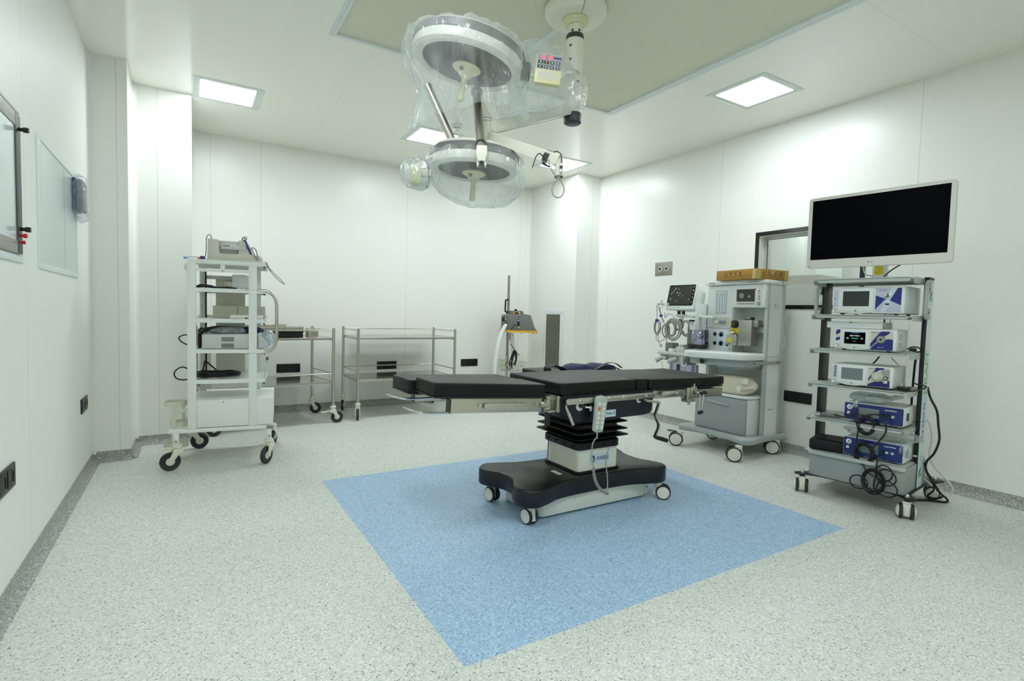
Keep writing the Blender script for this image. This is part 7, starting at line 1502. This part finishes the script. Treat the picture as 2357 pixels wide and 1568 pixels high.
    for k in range(5):
        b = B(); x = -w2+0.0225; z = h-0.022-k*0.0155; b.prism(rrect(x-0.006, x+0.006, z-0.005, z+0.005, 0.002), 0.0006, 0.002, 'print_navy', M=M); b.prism(circ(x, z, 0.0022, 8), 0.002, 0.0023, 'label_white', M=M); b.obj('key', o)
    a0, a1 = w2-0.137, w2-0.016; wd = a1-a0; hh = h-0.020
    b = B(); b.prism(gp([(0, 0), (1, 0), (1, 1), (0, 1)]), 0, 0.0006, 'device_cream', M=M); b.prism(gp([(0, 0), (1, 0), (1, 0.35), (0.7, 0.28), (0.45, 0.30), (0.2, 0.20), (0, 0.10)]), 0.0006, 0.001, 'print_blue', M=M); b.prism(gp([(0, 0.36), (0.30, 0.85), (0.34, 1.0), (0.72, 1.0), (0.72, 0.92), (0.5, 0.88), (0.25, 0.62), (0.03, 0.28)])[::-1], 0.0006, 0.001, 'print_blue', M=M)
    b.text('ArthroPump', 0.009, 'print_black', M @ T(a0+0.024, h-0.017, 0.001)); b.prism(gp([(0.6, 0.32), (0.97, 0.36), (0.97, 0.9), (0.6, 0.9)]), 0.001, 0.003, 'silver_metal', M=M); b.obj('graphic_panel', o)
    b = B(); M2 = M @ T(a0+wd*0.44, 0.010+hh*0.54, 0.001); b.lathe([(0, 0.022), (0.022, 0.022), (0.026, 0.019), (0.027, 0.012), (0.0315, 0.010), (0.033, 0.0)][::-1], 'device_cream', 36, M=M2); d = b.obj('dial', o)
    b = B(); b.lathe([(0.0205, 0.0222), (0.0225, 0.0222), (0.0225, 0.0228), (0.0205, 0.0228)], 'print_green', 32, M=M2, close=True); b.obj('dial_ring', d)
    b = B(); M3 = M @ T(a0+wd*0.82, 0.010+hh*0.5, 0.003); b.lathe([(0.006, 0.004), (0.010, 0.005), (0.011, 0)][::-1], 'black_plastic', 20, M=M3); b.prism(circ(0, 0, 0.006, 14), 0, 0.006, 'label_white', M=M3); b.box(-0.012, 0.012, -0.035, -0.018, 0.0, 0.012, 'chrome', bev=0.003, M=M3); b.obj('tube_latch', o)
    # two blue radio-frequency units
    for k, (x0, x1, z0, z1, lb) in enumerate(((-0.388, -0.057, 0.5415, 0.668, 'upper of two blue-fronted consoles, wrapped bundle lying on it'), (-0.382, -0.048, 0.3095, 0.437, 'lower of two blue-fronted consoles, standing on the cart drawer under clear film'))):
        o, w2, h = console('wave_console', lb, x0, x1, 0.05, 0.28, z0, z1, rz=0.0); o['group'] = 'blue-fronted consoles'
        b = B(); b.box(-w2+0.003, w2, 0.004, 0.28, 0.008, h, 'device_white', bev=0.008, seg=3); b.obj('casing', o)
        for x in (-w2+0.05, w2-0.05):
            for y in (0.04, 0.24):
                q = B(); q.cyl((x, y, 0), (x, y, 0.0095), 0.012, 'black_plastic', seg=12); q.obj('rubber_foot', o)
        M = fM((0, 0.004, 0), (1, 0, 0), (0, 0, 1))
        b = B(); b.prism(rrect(-w2, w2, 0.010, h-0.001, 0.008), 0, 0.003, 'chrome', M=M); b.prism(rrect(-w2+0.002, w2-0.002, 0.013, h-0.003, 0.007), 0.003, 0.005, 'blue_panel', M=M); b.obj('front_panel', o)
        b = B(); emblem(b, M @ T(-w2+0.032, h-0.030, 0.005), 0.0165); b.obj('emblem', o)
        button_M = (-w2+0.028, h-0.066)
        b = B(); Mb = M @ T(button_M[0], button_M[1], 0.005); b.lathe([(0, 0.004), (0.007, 0.004), (0.0075, 0.003), (0.010, 0.005), (0.0115, 0.0)][::-1], 'chrome', 20, M=Mb); b.obj('power_button', o)
        b = B(); b.prism([(-w2+0.085, 0.040), (0.035, 0.040), (0.035, h-0.026), (-w2+0.085, h-0.026)], 0.005, 0.0056, 'screen_grey', M=M); b.obj('screen', o)
        b = B(); b.text('ArthroWave', 0.0125, 'label_white', M @ T(w2-0.070, h-0.023, 0.005), bold=0.0002); b.obj('product_name', o)
        for x in (w2-0.085, w2-0.055):
            b = B(); Ms = M @ T(x, h*0.52, 0.005); b.lathe([(0, 0.006), (0.008, 0.006), (0.010, 0.004), (0.0115, 0)][::-1], 'chrome', 18, M=Ms); b.obj('socket', o)
        b = B(); b.prism(rrect(0.06, 0.11, h*0.32, h*0.72, 0.008), 0, 0.001, 'dark_grey', M=fM((w2, 0, 0), (0, 1, 0), (0, 0, 1))); b.obj('side_vent', o)
    # cables of the blue units
    o = thing('hand_piece_cable', 'long black cables coiled and hanging down in front of the blue consoles', 'cable', W(-0.2, 0.0, 0.35), RZ)
    Oc = (-0.2, 0.0, 0.35)
    def rnd_loop(cx, cz, rx, rz_, turns, r_, y, sd, nm='coil', wob=0.14):
        rr_ = random.Random(sd); pts = []
        for i in range(turns*14+3):
            a = 2*PI*i/14; k = 1+wob*math.sin(a*0.29+sd)+rr_.uniform(-.012, .012); pts.append((cx+rx*k*math.cos(a), y-0.010*math.sin(a*0.21+sd), cz+rz_*k*math.sin(a)))
        b = B(Oc); b.tube(pts, r_, 'black_cable', 6, res=3); return b.obj(nm, o)
    rnd_loop(-0.243, 0.535, 0.042, 0.055, 5, 0.0052, 0.012, 2); rnd_loop(-0.248, 0.352, 0.048, 0.062, 5, 0.0052, 0.012, 5); rnd_loop(-0.175, 0.195, 0.058, 0.072, 4, 0.0048, -0.03, 9)
    for pts in ([(-0.30, 0.02, 0.63), (-0.315, 0.01, 0.60), (-0.30, 0.0, 0.56), (-0.285, 0.0, 0.50), (-0.285, -0.01, 0.44), (-0.285, 0.0, 0.40), (-0.26, 0.0, 0.34)],
                [(-0.14, 0.035, 0.61), (-0.135, 0.0, 0.58), (-0.13, -0.005, 0.52), (-0.15, -0.01, 0.47), (-0.19, 0.0, 0.41), (-0.215, 0.0, 0.39)],
                [(-0.165, 0.035, 0.612), (-0.20, 0.0, 0.615), (-0.25, -0.005, 0.60), (-0.30, -0.005, 0.60), (-0.36, -0.005, 0.572), (-0.41, 0.0, 0.575), (-0.43, 0.01, 0.578)],
                [(-0.155, 0.035, 0.375), (-0.16, -0.01, 0.345), (-0.165, -0.025, 0.28), (-0.165, -0.03, 0.22), (-0.17, -0.03, 0.16), (-0.14, -0.03, 0.115)],
                [(-0.25, 0.0, 0.29), (-0.22, -0.02, 0.25), (-0.175, -0.03, 0.225)]):
        b = B(Oc); b.tube(pts, 0.0048, 'black_cable', 8); b.obj('lead', o)
    for cx, cz, rx, rz_ in ((-0.255, 0.17, 0.05, 0.042), (-0.12, 0.26, 0.045, 0.05), (-0.105, 0.235, 0.05, 0.05), (-0.10, 0.165, 0.055, 0.05)):
        b = B(Oc); b.tube([(cx+rx*math.cos(2*PI*i/12), -0.03-0.004*math.sin(2*PI*i/6), cz+rz_*math.sin(2*PI*i/12)) for i in range(12)], 0.0046, 'black_cable', 6, closed=True); b.obj('loop', o)
    for p in ((-0.165, 0.035, 0.612), (-0.14, 0.035, 0.612), (-0.155, 0.035, 0.378)):
        b = B(Oc); b.cyl((p[0], 0.043, p[2]), (p[0], 0.015, p[2]), 0.009, 'black_plastic', seg=14); b.obj('plug', o)
    # hand piece wrapped in film on the shelf
    o = thing('hand_piece', 'dark handpiece in clear film lying at the left front of the shelf', 'handpiece', W(-0.48, 0.06, 0.5415), RZ+0.25)
    b = B(); b.cyl((-0.055, 0, 0.014), (0.065, 0.0, 0.014), 0.0125, 'dark_grey', seg=14); b.obj('body', o)
    b = B(); b.cyl((-0.085, 0, 0.014), (-0.055, 0, 0.014), 0.0135, 'chrome', seg=14); b.cyl((0.065, 0, 0.014), (0.09, 0, 0.012), 0.009, 'chrome', seg=14); b.obj('tip', o)
    b = B(); rg = []
    for k in range(14):
        x = -0.09+0.185*k/13; rg.append([(x, 0.0165*(1+0.2*math.sin(k*2.3+i))*math.cos(2*PI*i/16), 0.0165+0.0155*(1+0.06*math.sin(k*1.7+i*2))*math.sin(2*PI*i/16)) for i in range(16)])
    b.loft(rg, 'thin_film'); b.obj('film_sleeve', o, sharp=180)
    # film bundle on the upper blue console
    def filmblob(name, label, c, rx, ry, rz_, seed, m='clear_film', core=None, cat='plastic bag'):
        o = thing(name, label, cat, W(*c), RZ); rn = random.Random(seed); ph = [(rn.randint(2, 11), rn.uniform(0, 6), rn.uniform(1, 5)) for _ in range(7)]; R_ = []
        for j in range(1, 14):
            v = PI*j/14; rg = []
            for i in range(56):
                a = 2*PI*i/56; q = 1+0.16*sum(math.sin(f*a+p+g*v) for f, p, g in ph)/5; rg.append((rx*q*math.sin(v)**0.6*math.cos(a), ry*q*math.sin(v)**0.6*math.sin(a), rz_+rz_*math.cos(v)))
            R_.append(rg)
        b = B(); b.loft(R_[::-1], m); b.obj('film', o, sharp=180)
        if core:
            b = B(); core(b); b.obj('contents', o)
        return o
    o = filmblob('wrapped_bundle', 'milky film-wrapped bundle with a knotted end on the upper blue console', (-0.265, 0.13, 0.669), 0.115, 0.07, 0.036, 4, core=lambda b: b.box(-0.085, 0.085, -0.045, 0.045, 0.012, 0.05, 'grey_light', bev=0.012))
    b = B(); b.tube([(-0.03, -0.05, 0.03), (-0.05, -0.085, 0.012), (-0.058, -0.092, -0.03)], lambda u: 0.012+0.006*math.sin(u*9), 'clear_film', 12); b.obj('knotted_end', o, sharp=180); b = B(); b.tube([(0.10, 0.0, 0.04), (0.13, 0.02, 0.05), (0.16, 0.05, 0.062)], lambda u: 0.012+0.004*u, 'grey_light', 10); b.obj('tube_end', o)
    tb = B(); tb.box(-0.035, 0.045, -0.03, 0.03, 0, 0.001, 'label_white'); o = tb.obj('paper_slip'); o.location = W(-0.13, 0.12, 0.6695); o.rotation_euler = (0, 0, RZ+0.3); tag(o, 'small white paper slip on top of the upper blue console', 'paper')
    filmblob('film_sheet', 'crumpled clear film over the lower blue console and hanging off its right end', (-0.20, 0.16, 0.440), 0.21, 0.12, 0.033, 6, m='thin_film', cat='plastic film')
    filmblob('film_bag', 'small glossy scrap of clear film at the right end of the lower blue console', (-0.055, 0.10, 0.36), 0.035, 0.055, 0.045, 12, cat='plastic film')
    # black case at the left of the drawer top
    o = thing('carry_case', 'black ribbed hard case on the cart drawer top beside the lower blue console', 'case', W(-0.50, 0.16, 0.3095), RZ+0.15)
    b = B(); b.prism(rrect(-0.11, 0.11, -0.13, 0.13, 0.03, 4), 0.0, 0.075, 'black_rubber', bev=0.018, seg=3); b.obj('shell', o)
    for k in range(5):
        b = B(); b.box(-0.07, 0.09, -0.09+0.03*k, -0.078+0.03*k, 0.073, 0.081, 'black_plastic', bev=0.003); b.obj('rib', o)
    # power plug on the pump shelf
    o = thing('mains_plug', 'black three-pin plug lying pins up beside the pump console, cable round the post', 'plug', W(-0.075, 0.10, 0.777), RZ)
    b = B(); b.box(-0.035, 0.03, -0.025, 0.025, 0, 0.026, 'black_plastic', bev=0.004); b.obj('body', o)
    for x, y, l in ((-0.012, -0.012, 0.022), (0.012, -0.012, 0.022), (0.0, 0.012, 0.03)):
        b = B(); b.cyl((x, y, 0.024), (x, y, 0.026+l), 0.0042, 'chrome', seg=10); b.obj('pin', o)
    b = B(); b.tube([(0.015, -0.02, 0.018), (0.03, -0.03, 0.004), (0.055, 0.0, 0.002), (0.085, 0.08, 0.012), (0.088, 0.16, 0.026), (0.062, 0.215, 0.035), (0.03, 0.135, 0.038), (0.028, 0.10, 0.04), (0.06, 0.09, 0.036), (0.072, 0.11, 0.034)], 0.0048, 'black_cable', 8) if False else b.tube([(0.015, -0.02, 0.018), (0.03, -0.03, 0.004), (0.05, 0.03, 0.004), (0.065, 0.09, 0.010), (0.078, 0.13, 0.020), (0.070, 0.135, 0.032), (0.035, 0.125, 0.036), (0.027, 0.11, 0.042)], 0.0048, 'black_cable', 8); b.obj('cable', o)
    # cables behind devices
    o = thing('rear_cables', 'black and grey leads running down behind the consoles at the cart back', 'cable', W(-0.3, 0.43, 0.9), RZ)
    Oc = (-0.3, 0.43, 0.9)
    for pts, r_, m in (([(-0.30, 0.435, 1.44), (-0.30, 0.435, 1.2), (-0.305, 0.435, 1.0), (-0.36, 0.435, 0.90)], 0.005, 'black_cable'), ([(-0.26, 0.435, 1.44), (-0.265, 0.435, 1.2), (-0.26, 0.435, 1.0), (-0.20, 0.435, 0.91)], 0.0028, 'grey_cable'), ([(-0.10, 0.435, 0.99), (-0.11, 0.435, 0.93), (-0.115, 0.435, 0.7), (-0.115, 0.435, 0.56)], 0.007, 'black_cable')):
        b = B(Oc); b.tube(pts, r_, m, 8); b.obj('lead', o)
    o = thing('console_lead', 'black loop of cable on the shelf to the right of the light source console', 'cable', W(-0.08, 0.25, 1.014), RZ)
    b = B(); b.tube([(-0.03, 0.0, 0.02), (0.0, -0.02, 0.036), (0.035, -0.03, 0.034), (0.05, -0.02, 0.018), (0.03, -0.01, 0.006), (0.0, -0.01, 0.012), (-0.01, -0.02, 0.02), (0.015, -0.03, 0.026), (0.02, -0.02, 0.018), (-0.02, 0, 0.012)], 0.0045, 'black_cable', 8); b.obj('cable', o)
    o = thing('mains_leads', 'black and white mains cables trailing from the cart right side down to its rear castor', 'cable', W(0.02, 0.45, 0.3), RZ)
    Oc = (0.02, 0.45, 0.3)
    b = B(Oc); b.tube([(-0.02, 0.37, 0.79), (0.0, 0.37, 0.72), (0.035, 0.38, 0.64), (0.045, 0.39, 0.55), (0.055, 0.39, 0.45), (0.035, 0.38, 0.36), (0.002, 0.37, 0.30), (0.0, 0.38, 0.24), (0.03, 0.42, 0.17), (0.055, 0.48, 0.09), (0.085, 0.54, 0.04), (0.075, 0.56, 0.012), (0.0, 0.52, 0.01), (-0.05, 0.45, 0.012)], 0.007, 'black_cable', 8); b.obj('black_cable', o)
    b = B(Oc); b.tube([(-0.01, 0.37, 0.29), (0.005, 0.38, 0.22), (0.03, 0.42, 0.16), (0.02, 0.5, 0.09), (-0.02, 0.55, 0.03), (0.02, 0.56, 0.02), (0.06, 0.55, 0.05), (0.03, 0.53, 0.09)], 0.006, 'black_cable', 8); b.obj('second_cable', o)
    b = B(Oc); b.tube([(-0.02, 0.40, 0.57), (0.0, 0.41, 0.53), (0.01, 0.42, 0.44), (0.0, 0.43, 0.34), (0.02, 0.45, 0.27), (0.085, 0.47, 0.19), (0.12, 0.48, 0.14), (0.115, 0.49, 0.10), (0.08, 0.50, 0.09), (0.03, 0.49, 0.11), (-0.02, 0.46, 0.16), (-0.04, 0.43, 0.2)], 0.0055, 'white_cable', 8); b.obj('white_cable', o)
cart()
